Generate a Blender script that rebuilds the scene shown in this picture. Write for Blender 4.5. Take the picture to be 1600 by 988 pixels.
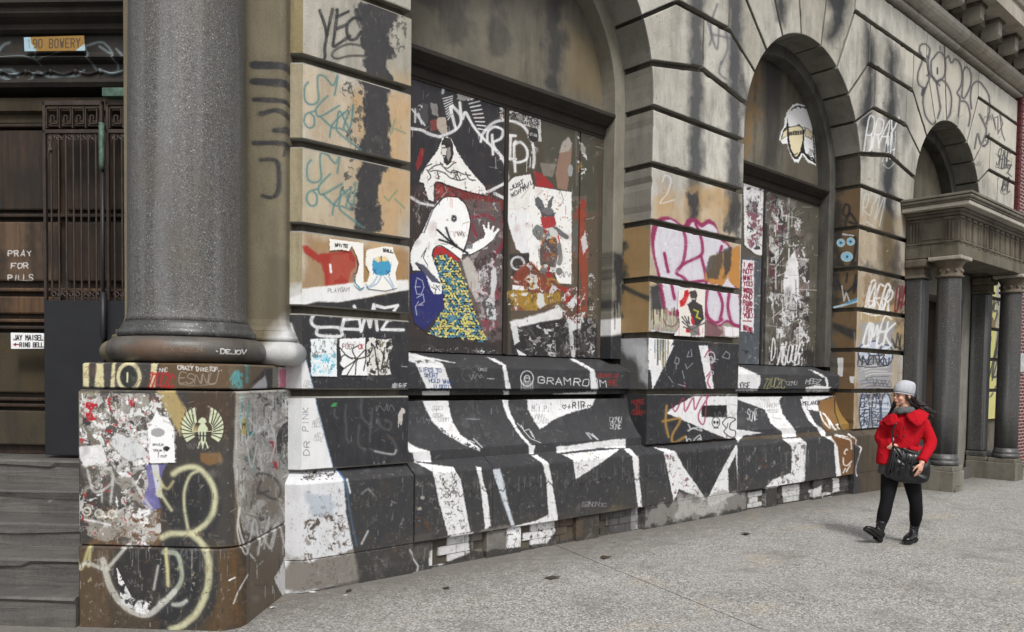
import bpy, math, random
import numpy as np
from math import sin, cos, pi, radians, sqrt, atan2
for _o in list(bpy.data.objects): bpy.data.objects.remove(_o)
SC = bpy.context.scene
COL = SC.collection
random.seed(7)

# ------------------------------------------------------------------ camera
F, YAW, PIT, ROL, CY, H = 1240.0, 0.83855, -0.03797, 0.01339, 636.2, 1.65   # photo measured at 1600 x 988
fw = np.array([cos(YAW), sin(YAW), 0.0]); rt = np.array([sin(YAW), -cos(YAW), 0.0]); up = np.array([0, 0, 1.0])
fw2 = fw*cos(PIT)+up*sin(PIT); up2 = -fw*sin(PIT)+up*cos(PIT)
r3 = rt*cos(ROL)+up2*sin(ROL); u3 = -rt*sin(ROL)+up2*cos(ROL)
cam = bpy.data.cameras.new('camera'); cam.sensor_width = 36; cam.lens = F/1600*36
cam.shift_x = 0; cam.shift_y = (CY-494.0)/1600; cam.clip_start = 0.05; cam.clip_end = 500
CAM = bpy.data.objects.new('camera', cam); COL.objects.link(CAM)
import mathutils
CAM.matrix_world = mathutils.Matrix(((r3[0], u3[0], -fw2[0], 0), (r3[1], u3[1], -fw2[1], 0), (r3[2], u3[2], -fw2[2], H), (0, 0, 0, 1)))
SC.camera = CAM
SC.render.resolution_x = 1024; SC.render.resolution_y = 632

# ------------------------------------------------------------------ light
SUN_EL, SUN_AZ = radians(52), radians(-118)       # azimuth of the sun measured from +x, counter-clockwise
w = bpy.data.worlds.new('World'); SC.world = w; w.use_nodes = True
nt = w.node_tree; nt.nodes.clear()
sky = nt.nodes.new('ShaderNodeTexSky'); sky.sky_type = 'NISHITA'; sky.sun_disc = False
sky.sun_elevation = SUN_EL; sky.sun_rotation = radians(90)-SUN_AZ; sky.air_density = 1.0; sky.dust_density = 4.0; sky.ozone_density = 1.0
hs = nt.nodes.new('ShaderNodeHueSaturation'); hs.inputs['Saturation'].default_value = 0.3
bg = nt.nodes.new('ShaderNodeBackground'); bg.inputs[1].default_value = 0.098
wo = nt.nodes.new('ShaderNodeOutputWorld')
nt.links.new(sky.outputs[0], hs.inputs['Color']); nt.links.new(hs.outputs[0], bg.inputs[0]); nt.links.new(bg.outputs[0], wo.inputs[0])
sl = bpy.data.lights.new('sun', 'SUN'); sl.energy = 1.5; sl.angle = radians(13); sl.color = (1.0, 0.985, 0.96)
SUN = bpy.data.objects.new('sun', sl); COL.objects.link(SUN)
SUN.rotation_euler = mathutils.Vector((cos(SUN_EL)*cos(SUN_AZ), cos(SUN_EL)*sin(SUN_AZ), sin(SUN_EL))).to_track_quat('Z', 'Y').to_euler()
SC.view_settings.view_transform = 'Standard'; SC.view_settings.look = 'None'; SC.view_settings.gamma = 1.0
SC.view_settings.exposure = 0.74

# ------------------------------------------------------------------ helpers
def lin(c):
    return tuple((x/255/12.92 if x <= 10 else ((x/255+0.055)/1.055)**2.4) for x in c[:3])+(1.0,)
WP = {}
def wpos(o): return WP.get(o.name, np.zeros(3)) if o is not None else np.zeros(3)
def props(o, label=None, cat=None, group=None, kind=None):
    if label: o['label'] = label
    if cat: o['category'] = cat
    if group: o['group'] = group
    if kind: o['kind'] = kind
    return o
def thing(name, loc, label, cat, group=None, parent=None):
    o = bpy.data.objects.new(name, None); COL.objects.link(o); loc = np.array(loc, float)
    o.empty_display_size = .2
    if parent is not None: o.parent = parent
    o.location = loc-wpos(parent); WP[o.name] = loc
    return props(o, label, cat, group)
def mesh(name, V, Fc, mats, parent=None, uv=None, fm=None, smooth=False, local=False, **kw):
    """one mesh object; V world coordinates. uv: function(vertex array)->(n,2). fm: function(normal, centre)->material slot"""
    V = np.array(V, float)
    org = np.zeros(3) if local else (V.min(0)+V.max(0))/2
    me = bpy.data.meshes.new(name); me.from_pydata((V-org).tolist(), [], Fc)
    if not isinstance(mats, (list, tuple)): mats = [mats]
    for m in mats: me.materials.append(m)
    me.update()
    if uv is not None:
        pass
    if fm is not None:
        for p in me.polygons: p.material_index = fm(p.normal, np.array(p.center)+org)
    if uv is not None:                       # one mapping, or one per material slot
        L = me.uv_layers.new(name='UVMap'); fs = uv if isinstance(uv, (list, tuple)) else [uv]*len(mats)
        co = [np.asarray(f(V)) if f else np.zeros((len(V), 2)) for f in fs]
        for p in me.polygons:
            c = co[p.material_index]
            for li in p.loop_indices: L.data[li].uv = c[me.loops[li].vertex_index]
    if smooth:
        for p in me.polygons: p.use_smooth = True
    o = bpy.data.objects.new(name, me); COL.objects.link(o)
    if parent is not None: o.parent = parent
    if local: o.location = (0, 0, 0); WP[o.name] = wpos(parent)
    else: o.location = org-wpos(parent); WP[o.name] = org
    return props(o, **kw)
def mod_bevel(o, w=.01, seg=2):
    b = o.modifiers.new('bevel', 'BEVEL'); b.width = w; b.segments = seg; b.limit_method = 'ANGLE'; b.angle_limit = radians(35)
    return o
class MB:
    """collects shapes into one mesh"""
    def __init__(s): s.v = []; s.f = []
    def add(s, V, Fc):
        n = len(s.v); s.v += [tuple(map(float, p)) for p in V]; s.f += [tuple(i+n for i in f) for f in Fc]; return s
    def box(s, a, b, fr=None):
        x0, y0, z0 = a; x1, y1, z1 = b
        V = [(x0, y0, z0), (x1, y0, z0), (x1, y1, z0), (x0, y1, z0), (x0, y0, z1), (x1, y0, z1), (x1, y1, z1), (x0, y1, z1)]
        if fr: V = [fr(*p) for p in V]
        return s.add(V, [(3, 2, 1, 0), (4, 5, 6, 7), (0, 1, 5, 4), (1, 2, 6, 5), (2, 3, 7, 6), (3, 0, 4, 7)])
    def tube(s, pts, r, n=8, cap=True, fr=None):
        pts = [np.array(p, float) for p in pts]
        if fr: pts = [np.array(fr(*p)) for p in pts]
        rs = r if isinstance(r, (list, tuple)) else [r]*len(pts)
        base = len(s.v); prev = None
        for i, p in enumerate(pts):
            t = pts[min(i+1, len(pts)-1)]-pts[max(i-1, 0)]; t = t/(np.linalg.norm(t)+1e-9)
            if prev is None:
                a = np.cross(t, (0, 0, 1.)); a = np.cross(t, (0, 1., 0)) if np.linalg.norm(a) < .05 else a
            else: a = prev-t*(prev@t)
            a = a/np.linalg.norm(a); b = np.cross(t, a); prev = a
            for k in range(n):
                q = p+rs[i]*(a*cos(2*pi*k/n)+b*sin(2*pi*k/n)); s.v.append(tuple(q))
        for i in range(len(pts)-1):
            for k in range(n):
                k2 = (k+1) % n; s.f.append((base+i*n+k, base+i*n+k2, base+(i+1)*n+k2, base+(i+1)*n+k))
        if cap:
            s.f.append(tuple(base+k for k in range(n))[::-1]); s.f.append(tuple(base+(len(pts)-1)*n+k for k in range(n)))
        return s
    def loft(s, rings, cap=True):
        """rings: list of (n,3) arrays"""
        n = len(rings[0]); base = len(s.v)
        for r_ in rings: s.v += [tuple(map(float, q)) for q in r_]
        for i in range(len(rings)-1):
            for k in range(n):
                k2 = (k+1) % n; s.f.append((base+i*n+k, base+i*n+k2, base+(i+1)*n+k2, base+(i+1)*n+k))
        if cap:
            s.f.append(tuple(base+k for k in range(n))[::-1]); s.f.append(tuple(base+(len(rings)-1)*n+k for k in range(n)))
        return s
    def lathe(s, prof, c, n=48):
        return s.loft([[(c[0]+r*cos(2*pi*k/n), c[1]+r*sin(2*pi*k/n), z) for k in range(n)] for r, z in prof])
    def prism(s, poly, f0, f1):
        """poly 2D list; f0,f1: functions 2D->3D for front and back"""
        n = len(poly); b = len(s.v)
        s.v += [tuple(map(float, f0(*p))) for p in poly]+[tuple(map(float, f1(*p))) for p in poly]
        s.f.append(tuple(b+i for i in range(n))); s.f.append(tuple(b+n+i for i in range(n))[::-1])
        for i in range(n):
            j = (i+1) % n; s.f.append((b+i, b+n+i, b+n+j, b+j))
        return s
    def ellip(s, c, r, seg=12, rg=8, rot=None):
        rings = []
        for i in range(1, rg):
            t = pi*i/rg; ring = []
            for k in range(seg):
                q = np.array([r[0]*sin(t)*cos(2*pi*k/seg), r[1]*sin(t)*sin(2*pi*k/seg), -r[2]*cos(t)])
                if rot is not None: q = rot@q
                ring.append(q+np.array(c))
            rings.append(ring)
        return s.loft(rings)
    def obj(s, name, mats, parent=None, **kw): return mesh(name, s.v, s.f, mats, parent, **kw)

# ------------------------------------------------------------------ procedural materials
class N:
    def __init__(s, name):
        s.m = bpy.data.materials.new(name); s.m.use_nodes = True; s.t = s.m.node_tree; s.t.nodes.clear()
        s.out = s.n('ShaderNodeOutputMaterial'); s.b = s.n('ShaderNodeBsdfPrincipled'); s.t.links.new(s.b.outputs[0], s.out.inputs[0])
        s.pos = s.n('ShaderNodeNewGeometry').outputs['Position']
    def n(s, typ, **kw):
        x = s.t.nodes.new(typ)
        for k, v in kw.items(): setattr(x, k, v)
        return x
    def put(s, sock, v):
        if hasattr(v, 'links'): s.t.links.new(v, sock)
        else: sock.default_value = v
    def map(s, scale, src=None):
        m = s.n('ShaderNodeMapping'); s.put(m.inputs['Vector'], src or s.pos)
        m.inputs['Scale'].default_value = scale if isinstance(scale, tuple) else (scale,)*3
        return m.outputs[0]
    def noise(s, scale, det=4, rough=.6, src=None, dist=0):
        x = s.n('ShaderNodeTexNoise'); s.put(x.inputs['Vector'], s.map(scale, src)); x.inputs['Scale'].default_value = 1
        x.inputs['Detail'].default_value = det; x.inputs['Roughness'].default_value = rough; x.inputs['Distortion'].default_value = dist
        return x.outputs[0]
    def voro(s, scale, out='Distance', feature='F1', src=None):
        x = s.n('ShaderNodeTexVoronoi'); x.feature = feature; s.put(x.inputs['Vector'], s.map(scale, src)); x.inputs['Scale'].default_value = 1
        return x.outputs[out]
    def ramp(s, v, a, b, ca=0.0, cb=1.0):
        x = s.n('ShaderNodeMapRange'); s.put(x.inputs[0], v); x.inputs[1].default_value = a; x.inputs[2].default_value = b
        x.inputs[3].default_value = ca; x.inputs[4].default_value = cb; return x.outputs[0]
    def mul(s, a, b, op='MULTIPLY'):
        x = s.n('ShaderNodeMath', operation=op); s.put(x.inputs[0], a); s.put(x.inputs[1], b); return x.outputs[0]
    def mix(s, f, a, b, bt='MIX'):
        x = s.n('ShaderNodeMix', data_type='RGBA', blend_type=bt); s.put(x.inputs[0], f); s.put(x.inputs[6], a); s.put(x.inputs[7], b); return x.outputs[2]
    def bump(s, h, st=.3, d=.01, nrm=None):
        x = s.n('ShaderNodeBump'); x.inputs['Strength'].default_value = st; x.inputs['Distance'].default_value = d; s.put(x.inputs['Height'], h)
        if nrm: s.put(x.inputs['Normal'], nrm)
        return x.outputs[0]
    def fin(s, col, rough=.8, nrm=None, spec=.3, metal=0):
        s.put(s.b.inputs['Base Color'], col); s.put(s.b.inputs['Roughness'], rough); s.b.inputs['Specular IOR Level'].default_value = spec
        s.b.inputs['Metallic'].default_value = metal
        if nrm: s.put(s.b.inputs['Normal'], nrm)
        return s.m
def stone(name, c1, c2, c3, streak=.5, img=None, wear=.15, pit=.3, grain=90, rough=.85, spec=.25, soot=0.0):
    a = N(name)
    big = a.noise((.9, .9, .7), 4, .6); mid = a.noise((6, 6, 4), 5, .65); fine = a.noise(grain, 3, .7)
    col = a.mix(a.ramp(big, .35, .65), lin(c1), lin(c2))
    col = a.mix(a.mul(a.ramp(mid, .45, .75), .55), col, lin(c3))
    stk = a.noise((4.5, 4.5, .8), 5, .7)
    col = a.mix(a.mul(a.ramp(stk, .48, .72), streak), col, lin(tuple(x*.38 for x in c1)))
    if soot:
        so = a.noise((2.2, 2.2, 1.1), 5, .7); col = a.mix(a.mul(a.ramp(so, .5, .68), soot), col, lin((38, 37, 36)))
    col = a.mix(.35, col, a.mix(a.ramp(fine, .25, .75), (.25, .25, .25, 1), (.8, .8, .8, 1)), 'OVERLAY')
    oi = a.n('ShaderNodeObjectInfo'); tv = a.n('ShaderNodeHueSaturation'); a.put(tv.inputs['Color'], col); a.put(tv.inputs['Value'], a.ramp(oi.outputs['Random'], 0, 1, .82, 1.12)); a.put(tv.inputs['Saturation'], a.ramp(oi.outputs['Random'], 0, 1, 1.15, .8)); col = tv.outputs[0]
    p = a.voro((55, 55, 22)); sel = a.noise((5, 5, 1.2), 2)
    pm = a.mul(a.mul(a.ramp(p, .16, .08), a.ramp(sel, .5, .6)), pit)
    col = a.mix(pm, col, (.02, .018, .016, 1))
    r = rough
    if img is not None:
        t = a.n('ShaderNodeTexImage'); t.image = img; t.interpolation = 'Linear'; t.extension = 'EXTEND'
        w1 = a.noise((26, 26, 18), 5, .75); w2 = a.noise((3, 3, 2), 3, .6)
        wm = a.mul(a.ramp(a.mul(w1, a.ramp(w2, .3, .7, -.06, .06), 'ADD'), .60, .68), wear)
        al = a.mul(t.outputs[1], a.ramp(wm, 0, 1, 1, 0))
        grime = a.noise((14, 14, 5), 5, .7)
        pc = a.mix(a.ramp(grime, .42, .75, .05, .42), t.outputs[0], a.mix(.5, t.outputs[0], lin((95, 90, 82))))
        pc = a.mix(a.ramp(fine, .3, .8, 0, .16), pc, lin((20, 20, 20))); chip = a.ramp(a.mul(w1, a.ramp(w2, .3, .7, -.05, .05), 'ADD'), .605, .635); pc = a.mix(a.mul(a.mul(chip, wear), .7), pc, lin((128, 124, 116)))
        col = a.mix(al, col, pc)
        r = a.ramp(al, 0, 1, rough, .55)
    h = a.mul(a.mul(fine, .35), a.mul(mid, .8), 'ADD'); h = a.mul(h, a.mul(pm, -.8), 'ADD')
    return a.fin(col, r, a.bump(h, .45, .012), spec)
def plain(name, c, rough=.6, spec=.4, metal=0, var=.25, scale=12, bump=.1, sheen=0):
    a = N(name); n1 = a.noise(scale, 5, .65)
    col = a.mix(a.ramp(n1, .3, .7), lin(tuple(x*(1-var) for x in c)), lin(c))
    m = a.fin(col, rough, a.bump(a.noise(tuple(q*4 for q in scale) if isinstance(scale, tuple) else scale*4, 4, .7), bump, .005), spec, metal)
    if sheen: a.b.inputs['Sheen Weight'].default_value = sheen
    return m
# ------------------------------------------------------------------ paint: every surface gets its own sheet of paint, drawn here from strokes.
# A sheet maps its own (s,t) coordinates to 3D; the strokes are given in the pixel coordinates at which I measured them in the
# photograph and are laid down once, onto the surface, as flat print.
rng = np.random.RandomState(3)
_lat = rng.rand(8, 256, 256).astype('f')
def vn(X, Y, k):
    xi = np.floor(X).astype(int); yi = np.floor(Y).astype(int); fx = X-xi; fy = Y-yi
    fx = fx*fx*(3-2*fx); fy = fy*fy*(3-2*fy); L = _lat[k % 8]
    a = L[yi & 255, xi & 255]; b = L[yi & 255, (xi+1) & 255]; c = L[(yi+1) & 255, xi & 255]; d = L[(yi+1) & 255, (xi+1) & 255]
    return (a*(1-fx)+b*fx)*(1-fy)+(c*(1-fx)+d*fx)*fy
def fbm(X, Y, k=0, o=4):
    r = 0; a = .5; t = 0
    for i in range(o): r = r+a*vn(X*2**i, Y*2**i, k+i); t += a; a *= .55
    return r/t
def project(P):
    q = P-np.array([0, 0, H]); d = q@fw2; d = np.where(d < .05, .05, d)
    return 800+F*(q@r3)/d, CY-F*(q@u3)/d
def pp(s):
    return [tuple(map(float, p.split(','))) for p in s.split()] if isinstance(s, str) else list(s)
def smooth_pts(p, closed=False, n=6):
    p = [np.array(q) for q in p]; out = []
    m = len(p); R = range(m if closed else m-1)
    for i in R:
        g = (lambda j: p[j % m]) if closed else (lambda j: p[min(max(j, 0), m-1)])
        a, b, c, d = g(i-1), g(i), g(i+1), g(i+2)
        for k in range(n):
            t = k/n; out.append(.5*((2*b)+(-a+c)*t+(2*a-5*b+4*c-d)*t*t+(-a+3*b-3*c+d)*t**3))
    if not closed: out.append(p[-1])
    return [tuple(q) for q in out]
FONT = {'A': '00 26 40;12 32', 'B': '00 06 36 45 44 33 03;33 42 41 30 00', 'C': '45 36 16 05 01 10 30 41', 'D': '00 06 26 44 42 20 00', 'E': '46 06 00 40;03 33',
 'F': '46 06 00;03 33', 'G': '45 36 16 05 01 10 30 41 43 23', 'H': '00 06;40 46;03 43', 'I': '20 26', 'J': '46 41 30 10 01', 'K': '00 06;46 03 40', 'L': '06 00 40',
 'M': '00 06 23 46 40', 'N': '00 06 40 46', 'O': '10 01 05 16 36 45 41 30 10', 'P': '00 06 36 45 44 33 03', 'Q': '10 01 05 16 36 45 41 30 10;22 40', 'R': '00 06 36 45 44 33 03;23 40',
 'S': '45 36 16 05 04 13 33 42 41 30 10 01', 'T': '06 46;26 20', 'U': '06 01 10 30 41 46', 'V': '06 20 46', 'W': '06 10 24 30 46', 'X': '00 46;06 40', 'Y': '06 23 46;23 20', 'Z': '06 46 00 40',
 '0': '10 01 05 16 36 45 41 30 10', '1': '15 26 20', '2': '05 16 36 45 44 00 40', '3': '06 46 24 43 41 30 10 01', '4': '30 36 02 42', '5': '46 06 04 34 43 41 30 10 01', '6': '36 05 01 10 30 41 42 33 03', '9': '10 41 45 36 16 05 04 13 43',
 '!': '26 22;20 21', '-': '03 43', '+': '21 25;03 43', '.': '20 21', '?': '05 16 36 45 43 22;20 21', '<': '46 03 40;03 83', "'": '26 25', ' ': '', '@': '23 24 33 22 13 25 36 45 41 10 03 16'}
_rt = random.Random(77)
class Sheet:
    def __init__(s, name, w, h, res, pos):
        s.name = name; s.W = int(w*res); s.Ht = int(h*res); s.w = w; s.h = h; s.pos = pos
        S, T = np.meshgrid((np.arange(s.W)+.5)/s.W*w, (np.arange(s.Ht)+.5)/s.Ht*h)
        PX, PY = project(pos(S, T)); s.PX = PX.astype('f'); s.PY = PY.astype('f')
        s.A = np.zeros((s.Ht, s.W), 'f'); s.C = np.full((s.Ht, s.W, 3), .5, 'f'); s.res = res; s.clean = False
    def win(s, x0, y0, x1, y1):
        st = 6; X = s.PX[::st, ::st]; Y = s.PY[::st, ::st]
        dx = max(np.abs(np.diff(X, axis=1)).max() if X.shape[1] > 1 else 4, 4); dy = max(np.abs(np.diff(Y, axis=0)).max(), 4)
        m = (X > x0-dx) & (X < x1+dx) & (Y > y0-dy) & (Y < y1+dy)
        if not m.any(): return None
        r = np.where(m.any(1))[0]; c = np.where(m.any(0))[0]
        return slice(max(r[0]*st-st, 0), min(r[-1]*st+2*st, s.Ht)), slice(max(c[0]*st-st, 0), min(c[-1]*st+2*st, s.W))
    def over(s, W, al, col):
        al = al.astype('f'); A = s.A[W]; o = al+A*(1-al); c = np.array(col, 'f')/255
        s.C[W] = (c*al[..., None]+s.C[W]*(A*(1-al))[..., None])/np.maximum(o, 1e-4)[..., None]; s.A[W] = o
    def grid(s, W):
        r, c = W; return np.meshgrid(np.arange(c.start, c.stop)/s.res*1.0, np.arange(r.start, r.stop)/s.res*1.0)
    def tex(s, W, al, rough, freq, k):
        """break the edge and body of a patch: rough 0..1"""
        if rough <= 0: return al
        X, Y = s.grid(W); n = fbm(X*freq, Y*freq, k, 5)
        return np.clip((al-rough*1.6*np.clip(n-.38, 0, 1)*2)*1.0, 0, 1) if rough < .5 else np.clip(al*np.clip((rough+.05-np.abs(n-.5)*0-n)*14+.5, 0, 1), 0, 1)
    def p(s, pts, col, a=1., soft=1., rough=0, freq=9, k=0, curve=False, thr=None):
        pts = pp(pts); pts = smooth_pts(pts, True) if curve else pts
        P = np.array(pts); W = s.win(P[:, 0].min()-soft*2, P[:, 1].min()-soft*2, P[:, 0].max()+soft*2, P[:, 1].max()+soft*2)
        if W is None: return s
        X = s.PX[W]; Y = s.PY[W]; ins = np.zeros(X.shape, bool); D = np.full(X.shape, 1e9, 'f')
        for i in range(len(P)):
            (x0, y0), (x1, y1) = P[i], P[(i+1) % len(P)]
            if y0 != y1:
                c = ((y0 > Y) != (y1 > Y)) & (X < (x1-x0)*(Y-y0)/(y1-y0)+x0); ins ^= c
            L2 = (x1-x0)**2+(y1-y0)**2+1e-9; t = np.clip(((X-x0)*(x1-x0)+(Y-y0)*(y1-y0))/L2, 0, 1)
            D = np.minimum(D, (X-x0-t*(x1-x0))**2+(Y-y0-t*(y1-y0))**2)
        D = np.sqrt(D); sd = np.where(ins, D, -D)
        if not s.clean: sd = sd+1.5*(vn(X*.55, Y*.55, 2)-.5)+1.0*(vn(X*1.7, Y*1.7, 6)-.5)
        al = np.clip(sd/soft+.5, 0, 1)
        if rough:
            GX, GY = s.grid(W); n = fbm(GX*freq, GY*freq, k, 5); al = np.clip(sd/soft+.5-(n-.42)*rough*14/soft*max(soft, 1), 0, 1)
        if thr is not None:
            GX, GY = s.grid(W); n = fbm(GX*freq, GY*freq, k+2, 5); al = al*np.clip((thr-n)*26, 0, 1)
        s.over(W, al*a, col); return s
    def l(s, pts, w, col, a=1., soft=.8, curve=False, thr=None, freq=14, k=0, taper=0):
        pts = pp(pts); pts = smooth_pts(pts) if curve else pts
        P = np.array(pts, float); r = w/2; m = r+soft*2
        W = s.win(P[:, 0].min()-m, P[:, 1].min()-m, P[:, 0].max()+m, P[:, 1].max()+m)
        if W is None: return s
        X = s.PX[W]; Y = s.PY[W]; D = np.full(X.shape, 1e9, 'f')
        for i in range(len(P)-1):
            (x0, y0), (x1, y1) = P[i], P[i+1]
            L2 = (x1-x0)**2+(y1-y0)**2+1e-9; t = np.clip(((X-x0)*(x1-x0)+(Y-y0)*(y1-y0))/L2, 0, 1)
            D = np.minimum(D, (X-x0-t*(x1-x0))**2+(Y-y0-t*(y1-y0))**2)
        if s.clean: s.over(W, np.clip((r-np.sqrt(D))/soft+.5, 0, 1)*a, col); return s
        D = np.sqrt(D); n1 = vn(X*.11+r, Y*.11, 3); n2 = vn(X*.9, Y*.9+r, 5); n3 = vn(X*2.3, Y*2.3, 1)
        rr = r*(1+.34*(n1-.5))+.7*min(r, 1)*(n2-.5); al = np.clip((rr-D)/soft+.5, 0, 1)*(1-.30*np.clip(n1*.6+n3*.6-.55, 0, 1)*2)
        if w > 2.6: al = np.maximum(al, .16*np.clip(1-(D-rr)/(r*1.1+1), 0, 1)*(n3 > .35)*(D > rr))
        if thr is not None:
            GX, GY = s.grid(W); n = fbm(GX*freq, GY*freq, k+2, 5); al = al*np.clip((thr-n)*20, 0, 1)
        s.over(W, al*a, col); return s
    def t(s, txt, x, y, ax, ay, ux, uy, w, col, a=1., soft=.8, sp=1.35, jit=0):
        """lettering: baseline start x,y; (ax,ay) = width vector of a letter; (ux,uy) = height vector"""
        for i, ch in enumerate(txt.upper()):
            if ch in FONT:
                bx = x+ax*sp*i+random.uniform(-jit, jit); by = y+ay*sp*i+random.uniform(-jit, jit)
                hm = math.hypot(ux, uy); jj = 0 if s.clean else .05*hm; sc = 1 if s.clean else _rt.uniform(.86, 1.1); ly = 0 if s.clean else _rt.uniform(-.06, .06)*hm; sk = 0 if s.clean else _rt.uniform(-.12, .2)
                for st in FONT[ch].split(';'):
                    q = [(bx+ax*(int(c[0])/4+sk*int(c[1])/6)+ux*sc*int(c[1])/6+_rt.uniform(-jj, jj), by+ly+ay*int(c[0])/4+uy*sc*int(c[1])/6+_rt.uniform(-jj, jj)) for c in st.split()]
                    if len(q) > 1: s.l(q, w*(1 if s.clean else _rt.uniform(.8, 1.15)), col, a, soft, curve=False)
        return s
    def clutter(s, poly, n, k=0, cols=((150, 150, 150), (90, 88, 86), (200, 200, 198)), w=(.6, 1.3), ln=(2, 12), al=(.15, .6), tags=0):
        """scratches, scuffs, runs and faint old tags scattered over a wall"""
        R = random.Random(k*13+5); P = pp(poly); xs = [q[0] for q in P]; ys = [q[1] for q in P]; c = 0; tr = 0
        while c < n and tr < n*8:
            tr += 1; x = R.uniform(min(xs), max(xs)); y = R.uniform(min(ys), max(ys)); ins = False
            for i in range(len(P)):
                (ax, ay), (bx, by) = P[i], P[(i+1) % len(P)]
                if (ay > y) != (by > y) and x < (bx-ax)*(y-ay)/(by-ay)+ax: ins = not ins
            if not ins: continue
            c += 1; L_ = R.uniform(*ln); kind = R.random(); col = R.choice(cols); a_ = R.uniform(*al)
            if kind < .35: s.l([(x, y), (x+R.uniform(-.6, .6), y+L_)], R.uniform(*w), col, a_, .8)
            elif kind < .6: t = R.uniform(-.9, .3); s.l([(x, y), (x+L_*cos(t), y+L_*sin(t))], R.uniform(*w), col, a_*.8, .8)
            elif kind < .8: s.ell(x, y, R.uniform(.6, 2), R.uniform(.5, 1.6), col, R.uniform(0, 3), a_, 1, 7)
            else: s.ell(x, y, R.uniform(3, 9), R.uniform(2, 7), col, R.uniform(0, 3), a_*.25, 6, 9)
        for i in range(tags):
            x = R.uniform(min(xs), max(xs)*.9+min(xs)*.1); y = R.uniform(min(ys), max(ys)); h = R.uniform(5, 13); q = [(x+j*h*.35+R.uniform(-2, 2), y+(h/2 if j % 2 else -h/2)*R.uniform(.5, 1.1)) for j in range(R.randint(5, 10))]
            s.l(q, R.uniform(.7, 1.6), R.choice(cols), R.uniform(.3, .75), .8, curve=True)
        return s
    def scr(s, x0, y0, x1, y1, n, w, col, a=.9, k=0, sl=0, loops=True, tx=None):
        """a hand-written tag: n rounded, overlapping letters between two points, finished with a swash"""
        n = len(tx) if tx else n; R = random.Random(k*77+n); h = abs(y1-y0); yb = max(y0, y1); cw = (x1-x0)/n
        for i in range(n):
            ch = tx[i] if tx else R.choice('SCOUNMEZ'); bx = x0+cw*(i-.05)+R.uniform(-.12, .12)*cw; by = yb+sl*i/n+R.uniform(-.16, .12)*h; hh = h*R.uniform(.8, 1.15); ww = cw*R.uniform(.8, 1.15); it = R.uniform(.05, .3)*hh
            for st in FONT[ch].split(';'):
                q = [(bx+ww*int(c[0])/4+it*int(c[1])/6+R.uniform(-.04, .04)*cw, by-hh*int(c[1])/6+R.uniform(-.05, .05)*h) for c in st.split()]
                if len(q) > 1: s.l(q, w*R.uniform(.85, 1.1), col, a, .8, curve=True)
        if w > 1.6 and h > 12: s.l([(x0, yb+h*.12), (x0+(x1-x0)*.5, yb+h*.26), (x1, yb+h*.05)], w*.8, col, a*.9, .9, curve=True)
        return s
    def drips(s, x0, x1, y, ylen, n, w, col, a=.9, k=0, dy=0):
        R = random.Random(k+5)
        for i in range(n):
            x = R.uniform(x0, x1); yy = y+dy*(x-x0)/(x1-x0+.01); s.l([(x, yy), (x+R.uniform(-1, 1), yy+R.uniform(.2, 1)*ylen)], w*R.uniform(.5, 1.2), col, a, .7)
        return s
    def flecks(s, poly, n, size, cols, k=0, asp=1.0, a=1.):
        """torn paper, chips and scraps: ragged patches of each colour in turn, as much of them as n pieces of that size"""
        P = np.array(pp(poly)); W = s.win(P[:, 0].min()-2, P[:, 1].min()-2, P[:, 0].max()+2, P[:, 1].max()+2)
        if W is None: return s
        X = s.PX[W]; Y = s.PY[W]; ins = np.zeros(X.shape, bool); D = np.full(X.shape, 1e9, 'f')
        for i in range(len(P)):
            (x0, y0), (x1, y1) = P[i], P[(i+1) % len(P)]
            if y0 != y1: ins ^= ((y0 > Y) != (y1 > Y)) & (X < (x1-x0)*(Y-y0)/(y1-y0)+x0)
            L2 = (x1-x0)**2+(y1-y0)**2+1e-9; t = np.clip(((X-x0)*(x1-x0)+(Y-y0)*(y1-y0))/L2, 0, 1); D = np.minimum(D, (X-x0-t*(x1-x0))**2+(Y-y0-t*(y1-y0))**2)
        if ins.sum() < 12: return s
        D = np.sqrt(D); area = abs(sum(P[i][0]*P[(i+1) % len(P)][1]-P[(i+1) % len(P)][0]*P[i][1] for i in range(len(P))))/2
        sx = 1.0/(size*3.4); wx = fbm(X*sx*.9+3, Y*sx*.9, k+1, 3)-.5; wy = fbm(X*sx*.9, Y*sx*.9+7, k+4, 3)-.5
        uniq = []; [uniq.append(c) for c in cols if c not in uniq]
        for i, c in enumerate(uniq):
            cov = min(.5, 2.3*n*size*size*asp*cols.count(c)/len(cols)/max(area, 1)); o = 17*i+k*5
            nn = fbm((X+wx*size*9)*sx+o, (Y+wy*size*9)*sx/asp**.8+o*2, (k+i) % 8, 5)+.10*fbm(X*sx*5+o, Y*sx*5/asp, i+2, 3)
            nn = nn-np.where(D < size*2, (1-D/(size*2))*.08, 0)
            th = np.quantile(nn[ins], 1-cov); al = np.clip((nn-th)*34/max(.6, min(size, 3))*1.2, 0, 1)*ins
            s.over(W, al*a, c)
            if size > 2 and len(c) == 3 and sum(c) > 500: s.over(W, np.clip(1-np.abs(nn-th+.006)*160, 0, 1)*ins*.5*a, (60, 58, 56))
        return s
    def ell(s, x, y, rx, ry, col, ang=0, a=1., soft=.8, n=14):
        ca, sa = cos(ang), sin(ang)
        return s.p([(x+rx*cos(2*pi*j/n)*ca-ry*sin(2*pi*j/n)*sa, y+rx*cos(2*pi*j/n)*sa+ry*sin(2*pi*j/n)*ca) for j in range(n)], col, a, soft)
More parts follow.
